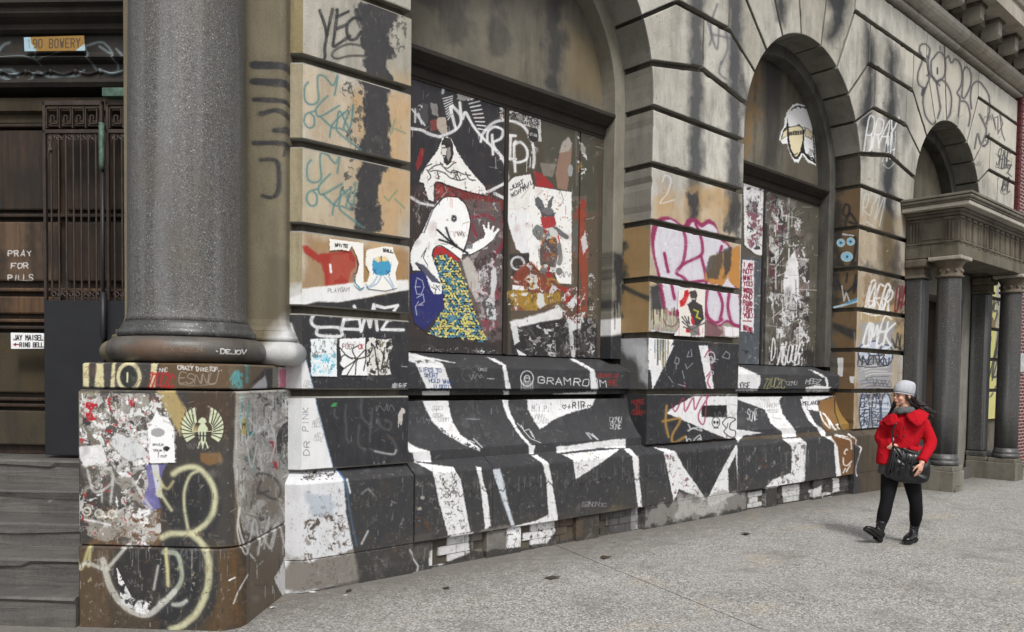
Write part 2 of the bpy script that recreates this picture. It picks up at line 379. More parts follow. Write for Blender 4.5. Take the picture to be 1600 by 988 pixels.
    def ring(s, x, y, rx, ry, w, col, a=1., soft=.8, ang=0, a0=0, a1=6.2832):
        ca, sa = cos(ang), sin(ang); q = [(a0+(a1-a0)*j/20) for j in range(21)]
        return s.l([(x+rx*cos(t)*ca-ry*sin(t)*sa, y+rx*cos(t)*sa+ry*sin(t)*ca) for t in q], w, col, a, soft)
    def image(s):
        im = bpy.data.images.new('paint_'+s.name, s.W, s.Ht, alpha=True); im.alpha_mode = 'CHANNEL_PACKED'
        buf = np.ones((s.Ht, s.W, 4), 'f'); buf[..., :3] = np.clip(s.C, 0, 1); buf[..., 3] = np.clip(s.A, 0, 1)
        # colour bleeds outward where nothing is painted so that filtered edges keep the stroke's own colour
        im.pixels.foreach_set(buf.ravel()); im.update(); im.pack(); return im

YF, YB, YR, YW = 5.5, 5.43, 5.9, 6.1        # pier face, plinth face, back of the reveal, window boards
K = np.array([2.815, YF]); ca_ = np.array([-1, 1])/sqrt(2); cb_ = np.array([-1, -1])/sqrt(2)
def cham(a, b, z):                            # chamfer frame: a leftwards along the entrance front, b outwards
    return np.stack([K[0]+ca_[0]*a+cb_[0]*b, K[1]+ca_[1]*a+cb_[1]*b, z+0*a+0*b], -1)
def planeY(x0, z0, y): return lambda S, T: np.stack([x0+S, y+0*S, z0+T], -1)
def planeX(y0, z0, x): return lambda S, T: np.stack([x+0*S, y0+S, z0+T], -1)
# profile of the sill, the hollow apron and its ledge below each bay: (y,z) from the boards outward and down
AP = [(YW+.05, 1.875), (YW, 1.87), (5.75, 1.735), (5.75, 1.53), (5.82, 1.53), (5.82, 1.475)]
AP += [(5.80-.225*(t**2.1), 1.47-.47*t) for t in [i/10 for i in range(1, 11)]]+[(5.575, .91)]
PL = [(5.56, .915), (YB, .825), (YB, .25), (YB, -.2)]
def arc(pr):
    d = [0]
    for i in range(1, len(pr)): d.append(d[-1]+math.hypot(pr[i][0]-pr[i-1][0], pr[i][1]-pr[i-1][1]))
    return d
AD, PD = arc(AP), arc(PL)
def profpos(u0, pr, d):
    Y_ = np.array([q[0] for q in pr]); Z_ = np.array([q[1] for q in pr]); d = np.array(d)
    return lambda S, T: np.stack([u0+S, np.interp(T, d, Y_), np.interp(T, d, Z_)], -1)
# pedestal wall, unrolled: front face, rounded corner, side face
PA0, PA1, PBF, PRR = 1.15, .10, .97, .16
def pedpos(S, T):
    L1 = PA0-PA1-PRR; L2 = L1+PRR*pi/2
    a = np.where(S < L1, PA0-S, np.where(S < L2, PA1+PRR-PRR*np.sin(np.clip((S-L1)/PRR, 0, pi/2)), PA1))
    b = np.where(S < L1, PBF, np.where(S < L2, PBF-PRR+PRR*np.cos(np.clip((S-L1)/PRR, 0, pi/2)), PBF-PRR-(S-L2)))
    return cham(a, b, T)
PEDL = PA0-PA1-PRR+PRR*pi/2+(PBF-PRR+.02)
SF = Sheet('facade', 12.4, 7.0, 130, planeY(6.8, .8, YF))
SN = Sheet('near_pier', 1.25, 3.95, 220, planeY(2.7, .8, YF))
SWa = Sheet('boards_one', 3.0, 2.75, 230, planeY(3.9, 1.84, YW-.02))
SWb = Sheet('boards_two', 2.4, 2.75, 170, planeY(9.55, 1.84, YW-.02))
SLa = Sheet('lunettes', 9.0, 2.3, 120, planeY(3.7, 4.5, YW))
SA = Sheet('apron', 8.6, AD[-1], 170, profpos(3.6, AP, AD))
SP = Sheet('plinth', 11.4, PD[-1], 150, profpos(2.7, PL, PD))
SD = Sheet('pedestal', PEDL, 1.85, 260, pedpos)
SJ2 = Sheet('jamb_pier_two', .45, 3.8, 160, planeX(5.47, .9, 6.95))
SJ3 = Sheet('jamb_pier_three', .45, 3.8, 120, planeX(5.47, .9, 11.95))
SC1 = Sheet('entrance_return', 1.3, 3.9, 160, lambda S, T: cham(1.1-S, 0*S, .9+T))
SC2 = Sheet('pilaster', 1.0, 3.9, 160, lambda S, T: cham(1.1-S, .12+0*S, .9+T))
SFr = Sheet('reveal_frames', .4, 3.0, 120, planeY(6.7, 1.7, YR))
CR = dict(a=(0, 540, 2.206), b=(420, 0, 2.993), c=(420, 320, 3.087), d=(440, 580, 2.744), e=(630, 80, 3.953), f=(630, 290, 3.529), g=(620, 540, 3.293),
          h=(920, 0, 2.993), i=(920, 300, 3.529), j=(940, 540, 3.293), k=(1140, 0, 3.292), l=(1140, 270, 2.993), m=(1380, 0, 3.295), n=(740, 690, 4.94),
          o=(990, 690, 4.94), q=(1240, 640, 6.178), r=(440, 570, 4.94), v=(250, 700, 3.432), x=(360, 480, 6.175), y=(0, 0, 4.705))
def Q(c, s):
    ox, oy, k = CR[c]; return [(ox+x/k, oy+y/k) for x, y in pp(s)]
BK = (43, 44, 48); BK2 = (50, 50, 53); WH = (226, 226, 226); WH2 = (205, 207, 208); GR = (120, 120, 118); TEAL = (74, 120, 122); MAG = (140, 38, 84); RED = (176, 36, 40)
CRM = (214, 205, 160); BRN = (96, 66, 38)
# ---------------- pier one (near_pier) and pedestal-side return
S = SN
S.p("472,90 640,140 640,480 472,480", (180, 146, 92), .4, 34, rough=.25, freq=2, k=1)
S.p("555,140 640,165 640,470 555,460", (186, 140, 76), .45, 28, rough=.25, freq=2.5, k=2)
S.p("472,362 640,392 640,440 472,462", (146, 108, 60), .7, 12, rough=.2, freq=4, k=3)
S.p("473,225 520,240 520,340 473,335", (186, 180, 158), .4, 16)
for sh, off in ((1, 0),):
    S.p(Q('b', "400,0 545,0 610,50 612,110 575,130 560,190 590,225 578,270 560,300 585,370 565,420 570,560 560,700 575,740 540,830 515,990 390,990 400,860 425,760 400,700 445,600 432,400 440,330 430,200 405,110"), BK2, .97, 5, rough=.35, freq=14, k=4)
    S.p(Q('c', "400,0 550,0 555,90 570,140 470,140 425,120 412,60"), BK2, .96, 4, rough=.35, freq=14, k=4)
    S.flecks(Q('b', "330,380 440,380 440,700 400,760 400,980 320,900 370,760"), 150, 1.6, [BK2, (70, 66, 60)], k=1, asp=2, a=.75)
    S.flecks(Q('b', "560,20 650,40 640,250 570,240"), 60, 1.5, [BK2], k=2, asp=1.6, a=.7)
for pt in ("238,50 262,120 270,165", "298,45 275,150 262,225 262,270 240,300", "318,50 320,60 300,215", "318,80 372,55", "318,135 362,118", "308,218 335,200 378,170", "430,90 400,85 370,110 365,150 380,185 410,180 430,150"):
    S.l(Q('b', pt), 5.2, BK, .97, 1, curve=True)
S.l(Q('b', "440,215 370,208 310,235 296,262 320,275 380,262 445,262"), 4, (62, 60, 60), .9, 1.5, curve=True)
for dy, dx, tn in ((0, 0, 1), (365, 12, .95)):
    for pt in ("308,445 322,355 300,400 262,360 232,355 228,400 232,470 200,490 170,470 168,410 185,385", "275,450 235,490 220,520 240,545 330,495", "215,520 175,535 165,570 185,598 210,590 212,550 195,530", "240,545 310,600 330,520 378,600 395,490", "285,640 300,580 370,520 350,600 375,620 325,600 330,625 430,700"):
        q = [(x+dx/2.993, y+dy/2.993) for x, y in Q('b', pt)]; S.l(q, 3.3, TEAL, .85*tn, 1.4, curve=True)
for pt in ("590,560 570,630 585,600 640,625", "600,890 560,940 540,920", "590,930 635,975"): S.l(Q('b', pt), 2.6, (96, 132, 112), .7, 1.4)
# red smear, paper band, posters
S.p(Q('c', "160,200 185,192 240,235 400,220 420,260 418,300 392,335 385,390 270,392 262,330 250,285 200,255 170,235"), (158, 44, 34), .95, 3, rough=.12, freq=10, k=3)
S.p(Q('c', "300,240 410,230 415,380 290,385"), (170, 96, 78), .5, 6, thr=.52)
S.l(Q('c', "296,290 300,325"), 4, WH)
S.p(Q('c', "60,425 160,402 300,390 420,375 675,362 676,412 600,425 470,450 330,472 235,468 160,488 68,488"), WH, .97, 3, rough=.08, freq=8, k=5)
S.p(Q('c', "68,484 160,488 235,468 330,472 470,450 600,425 676,412 690,1320 60,1320"), BK, 1, 2)
S.t("Playgam", *Q('c', "285,425")[0], 3.6, -.2, .4, -6, .8, (90, 90, 95), .8)
S.l(Q('c', "300,535 262,510 225,525 205,560 230,590 330,592 352,615 340,635 240,630 232,605"), 5, WH, .98, 1, curve=True)
for pt in ("428,512 372,518 362,555 352,600 445,602", "362,556 425,550", "412,490 436,550 446,612 470,520 488,590 506,482 524,605", "520,488 560,498 622,486 545,602 650,604", "535,548 588,556"):
    S.l(Q('c', pt), 5, WH, .98, 1)
S.t("GIF", 623.5, 605.5, 3.2, 0, 0, -6, 1.2, WH2); S.scr(613, 600, 621, 606, 3, 1.3, WH2, k=1)
S.l(Q('c', "640,780 668,782"), 1, WH2); S.scr(568, 590, 585, 594, 3, .6, GR, k=4)
def posters_low(S):
    S.p(Q('c', "200,648 325,645 328,830 202,828"), (214, 220, 222), 1, .8)
    S.flecks(Q('c', "205,720 322,715 322,815 208,815"), 110, 1.5, [(64, 160, 190), (120, 180, 200), WH, (150, 200, 215)], k=3, asp=1.6)
    S.flecks(Q('c', "205,650 322,650 322,740 205,740"), 70, .8, [(150, 150, 150), (110, 110, 110)], k=4, asp=3)
    S.p(Q('c', "338,648 465,642 462,720 478,825 345,822 360,790 340,770 350,745 340,700"), (222, 222, 222), 1, .8)
    S.p(Q('c', "470,645 500,640 530,650 590,648 598,690 575,720 590,820 470,824"), (214, 212, 206), 1, .8, thr=.66, freq=30)
    S.t("POST", *Q('c', "352,696")[0], 3.9, 0, 0, -7, 1.2, (110, 80, 78)); S.t("CK", *Q('c', "430,696")[0], 3.2, 0, 0, -7, 1.2, (150, 50, 55))
    for pt in ("340,690 380,735 420,745 360,790", "420,745 400,700 430,680", "420,745 470,700 455,800", "420,745 480,730 500,690", "345,740 365,725 400,745", "420,745 415,820", "420,745 370,830", "510,690 530,820", "560,690 540,800 520,760", "585,700 560,810"):
        S.l(Q('c', pt), 1.8, (52, 50, 48), 1, .8, curve=True)
    S.ell(*Q('c', "420,745")[0], 3, 3, (70, 60, 40)); S.flecks(Q('c', "480,650 600,650 590,820 490,820"), 30, 2.4, [BK, BK2, (110, 100, 84)], k=6, asp=1.8)
posters_low(S)
def posters_high(S):
    S.p(Q('c', "290,165 400,178 455,185 456,400 440,412 410,385 420,330 432,290 425,255 400,200 385,225 350,218 292,222"), (222, 220, 214), 1, .8)
    S.t("white", *Q('c', "316,202")[0], 3.3, .35, .2, -4.6, 1.3, (30, 30, 32), sp=1.28)
    S.l(Q('c', "408,340 415,380 440,408 456,400"), 2, (52, 128, 152)); S.l(Q('c', "425,270 430,290 422,330 408,335"), 1.4, (70, 40, 60))
    S.p(Q('c', "466,222 490,215 560,200 598,205 600,225 625,280 610,330 620,400 560,415 480,405 470,380 485,330 465,290"), (222, 220, 214), 1, .8)
    S.t("wall", *Q('c', "549,228")[0], 3.2, .3, .2, -4.6, 1.3, (30, 30, 32), sp=1.25)
    S.p(Q('c', "497,285 500,262 530,250 570,262 588,290 585,325 560,340 540,345 515,338 497,320"), (66, 142, 178), 1, .8)
    S.p(Q('c', "505,265 520,252 560,250 580,268 560,275 520,278"), (214, 196, 150), 1, .7); S.l(Q('c', "540,250 540,275"), 1.2, (40, 40, 40))
    for pt in ("500,310 515,335", "515,312 500,335", "563,318 580,340", "580,318 563,340"): S.l(Q('c', pt), 1, (40, 60, 110))
    for pt in ("520,345 500,380 470,400", "540,345 520,380 475,405", "555,350 580,380 600,412", "575,345 600,395"): S.l(Q('c', pt), 2.4, (150, 170, 190), .9, 1, curve=True)
posters_high(S)
# white wedge on pier one
WEDGE = "450,505 462,508 472,540 485,585 497,640 510,690 523,738 530,745 440,745 440,505"
S.p(WEDGE, WH, .97, 1.5, rough=.03, freq=10)
S.l("462,508 472,540 485,585 497,640 510,690 523,738", 2, (60, 100, 140), .6, 1.5)
S.t("PINK", *Q('r', "205,510")[0], 0, -7, -8.5, 0, 1.1, (96, 98, 104), .8); S.t("DR", *Q('r', "215,700")[0], 0, -9, -9.5, 0, 1.1, (96, 98, 104), .85)
S.scr(488, 655, 502, 668, 4, .7, GR, .7, 3); S.scr(490, 678, 504, 690, 4, .7, GR, .7, 5); S.scr(474, 596, 486, 606, 3, .7, GR, .8, 6)
# lower black panel: faint tag
for pt in ("410,345 408,390 425,415", "498,310 490,400 500,480 500,560 520,600", "618,255 615,380 650,440 690,460", "600,470 590,560 600,630 650,655", "700,340 690,450 680,590", "745,430 770,480 830,500 845,450 800,430", "680,650 760,680 860,695 885,660 870,600 820,545"):
    S.l(Q('r', pt), 3.2, (120, 121, 124), .42, 3.4, curve=True)
S.l(Q('r', "720,668 800,684 865,690 884,660"), 3, (190, 190, 190), .7, 2, curve=True)
S.p(Q('r', "375,325 400,292 428,296 420,322 390,326"), (66, 150, 84), .9, .8)
S.p(Q('r', "900,380 915,350 930,330 950,345 955,370 935,385 935,420 925,480 912,440 900,490 898,420"), (196, 190, 184), .95, .8)
S.flecks(Q('r', "980,380 1,1 340,420 460,620 930,600"), 26, 1, [(150, 150, 150)], k=9, a=.6)
# return of the entrance front beside pier one, pilaster behind the column
for S in (SC1, SC2):
    S.p("380,505 400,480 443,455 474,440 474,520 447,520 474,600 474,745 370,745 370,560", WH2, .74, 10, rough=.15, freq=7)
SC1.p("443,470 473,458 473,480 443,485", WH, .95, 4); SC1.p("443,486 474,486 474,560 466,535 455,512 443,500", BK, .95, 4)
SC1.p("440,505 456,505 474,560 474,745 440,745", WH2, .95, 3)
SC2.p("374,400 420,400 420,440 400,500 380,540 370,540", (84, 76, 62), .5, 14)
for yy, x2, wd in ((104, 404, 13), (130, 402, 13), (158, 397, 8)): SC2.l([(360, yy-2), (x2, yy)], wd, BK, .97, 1.6)
SC2.l("368,178 385,173 398,180 401,192 395,203 384,204", 8, BK, .96, 1.6, curve=True)
SC2.l("360,224 396,224", 8, BK, .96, 1.6); SC2.l("396,224 394,243", 2, BK, .9, 1); SC2.l("368,250 386,252 389,275 388,300 380,309 370,306", 6, BK, .96, 1.6, curve=True)
SC2.l("428,350 428,405", 4, BK, .9, 2)
# ---------------- facade: pier two, pier three, third arch
S = SF
for i, (x, w0) in enumerate(((1087, 24), (1148, 24))):
    S.p([(x-w0/2+2, -60), (x+w0/2+2, -60), (x+w0/2, 120), (x+w0/2-1, 330), (x+w0/2-8, 356), (x-w0/2-4, 354), (x-w0/2, 250), (x-w0/2+1, 100)], (54, 56, 62), .88, 11, rough=.07, freq=9, k=i)
for pts_, a_ in (("1210,-20 1232,-20 1226,40 1214,30", .7), ("1285,-10 1330,-20 1322,40 1300,75 1290,60 1300,20", .75), ("1352,30 1366,60 1370,130 1362,210 1340,200 1352,120 1350,60", .75),
                 ("1345,190 1356,180 1352,250 1345,250", .6), ("1385,60 1402,80 1404,170 1398,300 1404,420 1385,480 1372,420 1378,250 1384,150", .75), ("1160,120 1176,150 1165,190 1158,180", .6), ("1405,120 1436,130 1430,200 1410,240", .35)):
    S.p(pts_, (38, 40, 44), min(a_+.25, .97), 14, rough=.05, freq=6, k=3)
S.p(Q('h', "300,800 720,900 720,990 300,990"), (178, 142, 90), .5, 20, rough=.2, freq=3, k=1)
S.p(Q('i', "345,0 830,0 832,560 345,560"), (182, 146, 92), .5, 20, rough=.2, freq=3, k=1)
S.p(Q('i', "620,60 800,60 780,230 620,190"), (190, 146, 80), .4, 20, rough=.2, freq=3, k=4)
for pt in ("555,95 575,170 565,210", "600,20 570,130 600,230 610,110", "575,160 640,175 660,180", "620,290 610,340 640,370", "640,140 650,220 620,300"): S.l(Q('h', pt), 3.5, (84, 86, 98), .75, 2.2, curve=True)
S.l(Q('h', "345,850 360,820 385,840 370,900 335,950 400,935"), 2.4, (206, 206, 210), .8, 1.4, curve=True)
# magenta and silver piece on pier two
S.p(Q('i', "540,0 600,0 600,170 560,170"), BK2, .9, 6, rough=.2); S.p(Q('i', "790,0 842,0 842,280 750,210 760,120"), BK2, .85, 8, rough=.2)
SILV = (208, 208, 214)
OUT1 = "345,210 380,150 430,135 480,155 520,185 545,150 590,145 625,170 660,150 700,175 725,240 775,290 785,330 760,470 830,520 842,740 800,745 760,720 720,745 660,720 630,680 560,690 430,672 405,600 385,480 350,330"
S.p(Q('i', OUT1), MAG, .97, 2, curve=True)
S.p(Q('i', "372,225 400,170 450,155 505,185 545,205 575,168 625,195 665,175 705,205 722,260 770,300 775,340 750,470 770,480 810,530 826,560 832,730 800,732 765,705 715,732 665,705 640,665 560,672 440,655 420,600 400,480 365,330"), SILV, .97, 2.4, curve=True)
for pt in ("505,185 530,235 536,300 520,390 484,445 520,470 548,500 556,530", "418,340 430,400 440,440", "455,500 465,550 474,590", "590,175 615,235 628,300 618,350 530,395 495,430", "620,350 632,400 645,460 650,520", "655,540 645,620 660,690 700,722 735,705", "715,545 738,620 725,700", "775,560 768,640 790,720 835,742", "735,300 728,345 785,335", "560,500 640,490 700,500", "385,480 405,600 430,668 500,655"):
    S.l(Q('i', pt), 4.6, MAG, .97, 1.4, curve=True)
S.flecks(Q('i', "370,200 700,200 780,480 820,700 640,680 420,640"), 60, 3, [(188, 190, 198), (196, 180, 190)], k=2, a=.5)
S.l(Q('i', "418,340 430,400 438,440"), 3, MAG); S.l(Q('i', "455,500 470,580"), 3, MAG)
S.flecks(Q('i', "370,200 520,220 520,640 400,600"), 40, 1.6, [(185, 186, 192), (225, 225, 228)], k=2, a=.7)
S.p(Q('i', "640,490 640,450 680,420 690,350 780,320 835,290 836,540 780,500 770,460 730,540 700,500 690,530 660,490"), (182, 128, 66), 1, 1.5, rough=.08, freq=18)
S.p(Q('i', "640,440 670,355 745,325 740,420 715,480 655,480"), (78, 70, 62), .9, 3, rough=.2, freq=10)
S.p(Q('i', "745,320 792,300 785,430 745,480"), BK2, .8, 3, rough=.2, freq=12)
S.p(Q('i', "338,520 385,510 415,640 400,665 345,650"), BK2, .95, 4, rough=.1)
S.drips(*[Q('i', "345,650")[0][0], Q('i', "480,650")[0][0]], Q('i', "345,650")[0][1], 34, 26, 2.0, (196, 186, 160), .9, 2)
S.drips(Q('i', "345,650")[0][0], Q('i', "480,650")[0][0], Q('i', "345,640")[0][1], 34, 16, 1.2, (60, 54, 46), .9, 3)
S.l(Q('i', "412,700 430,735 470,740 490,710 480,680"), 2.2, (110, 60, 60), .8, 1, curve=True)
def dancer(S):
    S.p(Q('i', "495,540 560,530 640,540 636,808 560,800 470,792 500,740 490,640"), (212, 206, 198), 1, .8)
    for pt in ("520,590 545,560 520,620", ): S.l(Q('i', pt), 4, RED)
    S.p(Q('i', "498,600 520,590 515,630 500,635"), RED); S.p(Q('i', "535,750 560,745 555,775 530,778"), RED); S.p(Q('i', "525,545 545,540 545,575 520,580"), RED)
    S.p(Q('i', "550,550 585,540 595,570 585,605 620,625 632,700 600,740 575,735 560,680 540,620 565,600"), (60, 56, 56), 1, 1)
    S.ell(*Q('i', "575,575")[0], 4, 8, (70, 64, 62)); S.l(Q('i', "566,590 582,592"), 1.6, WH2)
    S.l(Q('i', "575,650 600,660 590,690 610,700"), 2.5, (170, 170, 70)); S.p(Q('i', "560,670 580,720 575,740 562,720"), (170, 40, 50))
    for pt in ("510,690 540,730 560,760", "525,685 545,725", "545,690 552,730", "512,715 545,745", "520,745 560,760 600,780", "560,760 640,720"): S.l(Q('i', pt), 2, (72, 68, 68))
    S.p(Q('i', "540,740 600,735 610,790 560,795"), (92, 88, 88), .8, 1.4)
dancer(S)
S.p(Q('i', "640,700 700,730 745,770 720,805 640,800"), (104, 62, 70), .85, 2, rough=.1, freq=14); S.p(Q('i', "745,740 832,750 832,795 750,800"), WH, .95, 1.4, rough=.06)
S.p(Q('i', "345,760 500,780 470,790 345,785"), WH2, .9, 2)
# black lower half of pier two with wedges
S.p("1012,525 1160,528 1160,725 1004,725", BK, 1, 1.4)
S.p(Q('i', "330,790 480,790 400,985 330,985"), WH, .97, 1.2); S.p(Q('j', "240,0 375,0 262,230"), WH, .98, 1.2)
S.p(Q('j', "500,0 545,0 580,235 545,235"), WH, .98, 1.2)
for c in ((150, 130, 90), (90, 120, 140), (170, 150, 100), (80, 100, 120)): S.drips(1023, 1045, 531, 48, 7, 1.6, c, .9, c[0])
S.p(Q('j', "700,260 470,262 350,330 335,350 690,500 705,480"), WH, .98, 1.2)
S.p(Q('j', "515,310 645,308 645,370 515,368"), (28, 28, 30), 1, 1.5)
for pt in ("360,300 380,340 420,270 430,340 470,270 480,330 510,270 540,250 530,390 510,400 500,350 560,240 545,190 560,150", "530,60 560,20 565,120 540,160", "430,195 425,230"): S.l(Q('j', pt), 2.2, (150, 52, 84), .85, 1.2, curve=True)
for pt in ("335,310 330,400 345,470", "315,390 345,385 405,380 365,460 370,500 430,470"): S.l(Q('j', pt), 4, (158, 122, 64), .95, 1.4, curve=True)
for pt in ("445,405 460,430 500,420 515,435", "445,440 470,425 515,440", "435,470 440,500 470,500 480,480 505,460 512,475 500,500"): S.l(Q('j', pt), 2.2, (200, 200, 200), .9, 1)
S.ring(*Q('j', "450,490")[0], 3, 3, 1.6, (200, 200, 200)); S.ring(*Q('j', "505,488")[0], 3, 3, 1.6, (200, 200, 200))
S.p(Q('j', "568,375 605,372 608,400 598,435 575,435 568,405"), WH); S.ring(*Q('j', "588,395")[0], 6, 8, 1.2, (34, 34, 34)); S.ell(*Q('j', "580,397")[0], 1.8, 2.4, (34, 34, 34)); S.ell(*Q('j', "597,397")[0], 1.8, 2.4, (34, 34, 34)); S.l(Q('j', "578,425 600,425"), 1.2, (34, 34, 34))
for pt in ("640,375 622,400 640,425 630,445 660,470 685,470 688,440 660,430 665,400 690,380 660,370 640,375", "650,400 645,425"): S.l(Q('j', pt), 1.4, (34, 34, 34), 1, .8, curve=True)
for i, pt in enumerate(("385,60 375,90 395,95 400,70 385,60", "385,95 383,120", "430,95 440,120 470,90", "450,30 440,60 465,55 460,20", "345,160 365,190", "415,130 425,170", "395,200 430,210", "640,30 620,60 655,70 660,45 640,30", "515,62 600,72", "520,80 590,84")):
    S.l(Q('j', pt), 1.3, (190, 192, 196), .75, 1)
S.ring(*Q('j', "563,62")[0], 6, 9, 1.8, (196, 196, 198)); S.ring(*Q('j', "563,70")[0], 3, 4, 1.6, (196, 196, 198)); S.t("D", *Q('j', "563,152")[0], 4, 0, 0, -6, 1.2, WH2)
S.flecks(Q('j', "260,0 690,0 690,230 300,230"), 60, .9, [(120, 120, 122), (150, 60, 90), (170, 170, 170)], k=13, a=.6)
S.flecks(Q('j', "240,400 700,400 700,520 240,520"), 20, .9, [(140, 140, 140)], k=14, a=.6)
# pier three: brown stone, tags
S.p("1300,300 1418,330 1418,700 1300,700", (156, 128, 84), .5, 20, rough=.2, freq=2.5, k=5)
S.p(Q('l', "600,560 840,600 840,830 600,850"), (168, 138, 84), .5, 14, rough=.15, freq=4); S.p(Q('l', "610,480 770,500 770,640 610,610"), (120, 84, 44), .5, 10, rough=.3, freq=4)
S.p("1340,600 1418,600 1418,700 1340,700", (132, 88, 36), .55, 10, rough=.35, freq=4)
S.p(Q('l', "620,420 690,415 690,470 620,450"), BK, .55, 8, rough=.2); S.p(Q('l', "770,280 838,300 838,700 760,660"), BK2, .5, 16, rough=.3, freq=4)
for pt in ("620,200 630,110 650,105 640,160 620,165 655,200 670,150 700,110 680,220 715,130 730,100 700,250", "640,230 670,250"): S.l(Q('l', pt), 2.2, (190, 192, 190), .85, 1.2, curve=True)
S.scr(*Q('k', "690,610")[0], *Q('k', "850,760")[0], 5, 3, WH, .92, 2, tx='BRAY'); S.scr(*Q('k', "790,690")[0], *Q('k', "850,830")[0], 3, 2, WH, .7, 5, loops=True)
S.scr(*Q('l', "625,530")[0], *Q('l', "745,640")[0], 6, 3.2, WH, .95, 7, tx='VOEBR'); S.scr(*Q('l', "650,600")[0], *Q('l', "710,640")[0], 2, 2.6, WH, .9, 8)
S.scr(*Q('l', "770,530")[0], *Q('l', "815,640")[0], 3, 2.6, (110, 30, 42), .9, 9)
S.p("1345,505 1396,500 1398,550 1392,600 1395,672 1342,675 1338,560", (150, 152, 158), .85, 4, rough=.12, freq=10)
for (x, y, rx, ry) in ((1350, 552, 9, 14), (1365, 545, 10, 12), (1384, 555, 11, 16), (1351, 645, 8, 32), (1369, 646, 7, 30), (1385, 640, 8, 26)): S.ell(x, y, rx, ry, (188, 198, 212), a=.85, soft=3); S.ring(x, y, rx, ry, 2, (38, 50, 82), .9)
for i in range(24):
    yy = 560+i*4.6; S.l([(1343+random.uniform(0, 10), yy+random.uniform(-2, 2)), (1362, yy-3), (1392+random.uniform(-8, 4), yy+random.uniform(-6, 3))], 1.1, random.choice([(70, 72, 84), WH, (60, 74, 110)]), .8, .8, curve=True)
for k_, (yy, hh) in enumerate(((620, 8), (632, 9), (646, 10), (660, 8))): S.scr(1345, yy-hh/2, 1356, yy+hh/2, 2, 1.6, (34, 38, 52), .9, k_); S.scr(1363, yy-hh/2, 1375, yy+hh/2, 2, 1.6, (50, 50, 60), .8, k_+9)
S.scr(1348, 503, 1390, 540, 4, 3.6, WH, .95, 11, tx='OMEK')
for pt in ("760,780 775,820 785,750 800,830", "800,760 790,850", "770,810 810,830"): S.l(Q('l', pt), 2.6, BK, .85, 1.2)
S.scr(*Q('l', "600,860")[0], *Q('l', "740,900")[0], 6, 2, (40, 40, 46), .85, 33)
S.p("1408,40 1590,170 1590,300 1545,290 1520,200 1470,180 1440,260 1410,180", (206, 200, 184), .5, 14, rough=.12, freq=3)
# outline piece over the third arch and small tags
OL = (62, 58, 66)
for pt in ("185,270 190,235 215,228 240,250 235,300", "190,270 200,310 178,380 180,430 200,450 215,455", "230,290 238,380 260,400 290,440", "240,400 205,500 215,590 250,640 270,625", "260,300 290,268 318,300 318,380 300,410 270,420 250,380 248,320 260,300",
           "275,425 300,410 330,440 350,500 345,580 330,610", "275,425 290,520 295,560 280,610", "325,300 335,290 350,325 370,305 395,330 405,380 400,440 380,480 395,510 385,600", "410,370 430,345 452,380 450,440 420,505 405,490 410,430 412,370", "400,520 430,530 448,590 440,650",
           "455,560 450,500 460,440 490,420 520,450 545,500 545,580 530,640", "495,590 520,640 530,680 510,745 535,740 545,690", "470,765 485,690 500,740 520,755", "240,380 225,390"):
    S.l(Q('m', pt), 2.8, OL, .88, 1.1, curve=True)
S.l(Q('m', "280,350 280,380"), 2.6, OL); S.l(Q('m', "292,240 294,256"), 2, OL); S.l(Q('m', "205,460 200,490 215,455"), 4, OL)
for pt in ("560,590 580,670 570,610 590,600 590,690 615,640 600,590 610,680 625,725", ): S.l(Q('m', pt), 1.8, OL, .85, .9)
S.scr(*Q('m', "580,770")[0], *Q('m', "650,850")[0], 5, 1.7, (40, 40, 46), .9, 3, sl=8, tx='SHOBE'); S.l(Q('m', "630,850 660,850 640,890 660,910"), 1.7, (40, 40, 46)); S.scr(*Q('m', "605,920")[0], *Q('m', "650,985")[0], 3, 1.7, (40, 40, 46), .9, 4, tx='REAL')
S.p("1536,440 1556,440 1556,660 1536,660", (196, 190, 110), .85, 2)
S.scr(1537, 470, 1556, 500, 3, 3, BK, .9, 6); S.scr(1537, 520, 1556, 600, 3, 2.6, BK, .9, 7); S.p("1536,500 1556,500 1556,512 1536,512", (120, 104, 70))
# ---------------- lunette panels
S = SLa
for pts_, a_ in (("640,-60 735,-60 735,40 728,80 700,80 690,40 650,10", .55), ("755,-60 798,-60 795,60 785,95 770,90 760,40", .55), ("838,-60 885,-60 885,90 872,140 858,135 850,80", .8)):
    S.p(pts_, (46, 46, 50), a_, 14, rough=.25, freq=4)
S.p("885,40 945,80 945,165 885,140", (132, 112, 72), .4, 22); S.p("640,-60 960,-60 960,30 640,0", (50, 48, 48), .35, 30)
S.p("1160,80 1192,80 1180,240 1160,250", (140, 104, 48), .55, 12, rough=.3); S.p("1192,80 1225,80 1222,200 1212,268 1192,260 1195,180", (38, 36, 38), .75, 12)
S.p("1225,60 1300,60 1300,300 1225,280", (70, 62, 50), .5, 10)
S.p("1425,190 1500,190 1500,310 1425,310", (150, 108, 54), .7, 6); S.l("1440,230 1446,300", 3, BK, .7, 2); S.ring(1462, 272, 12, 22, 2.4, (60, 50, 40), .8)
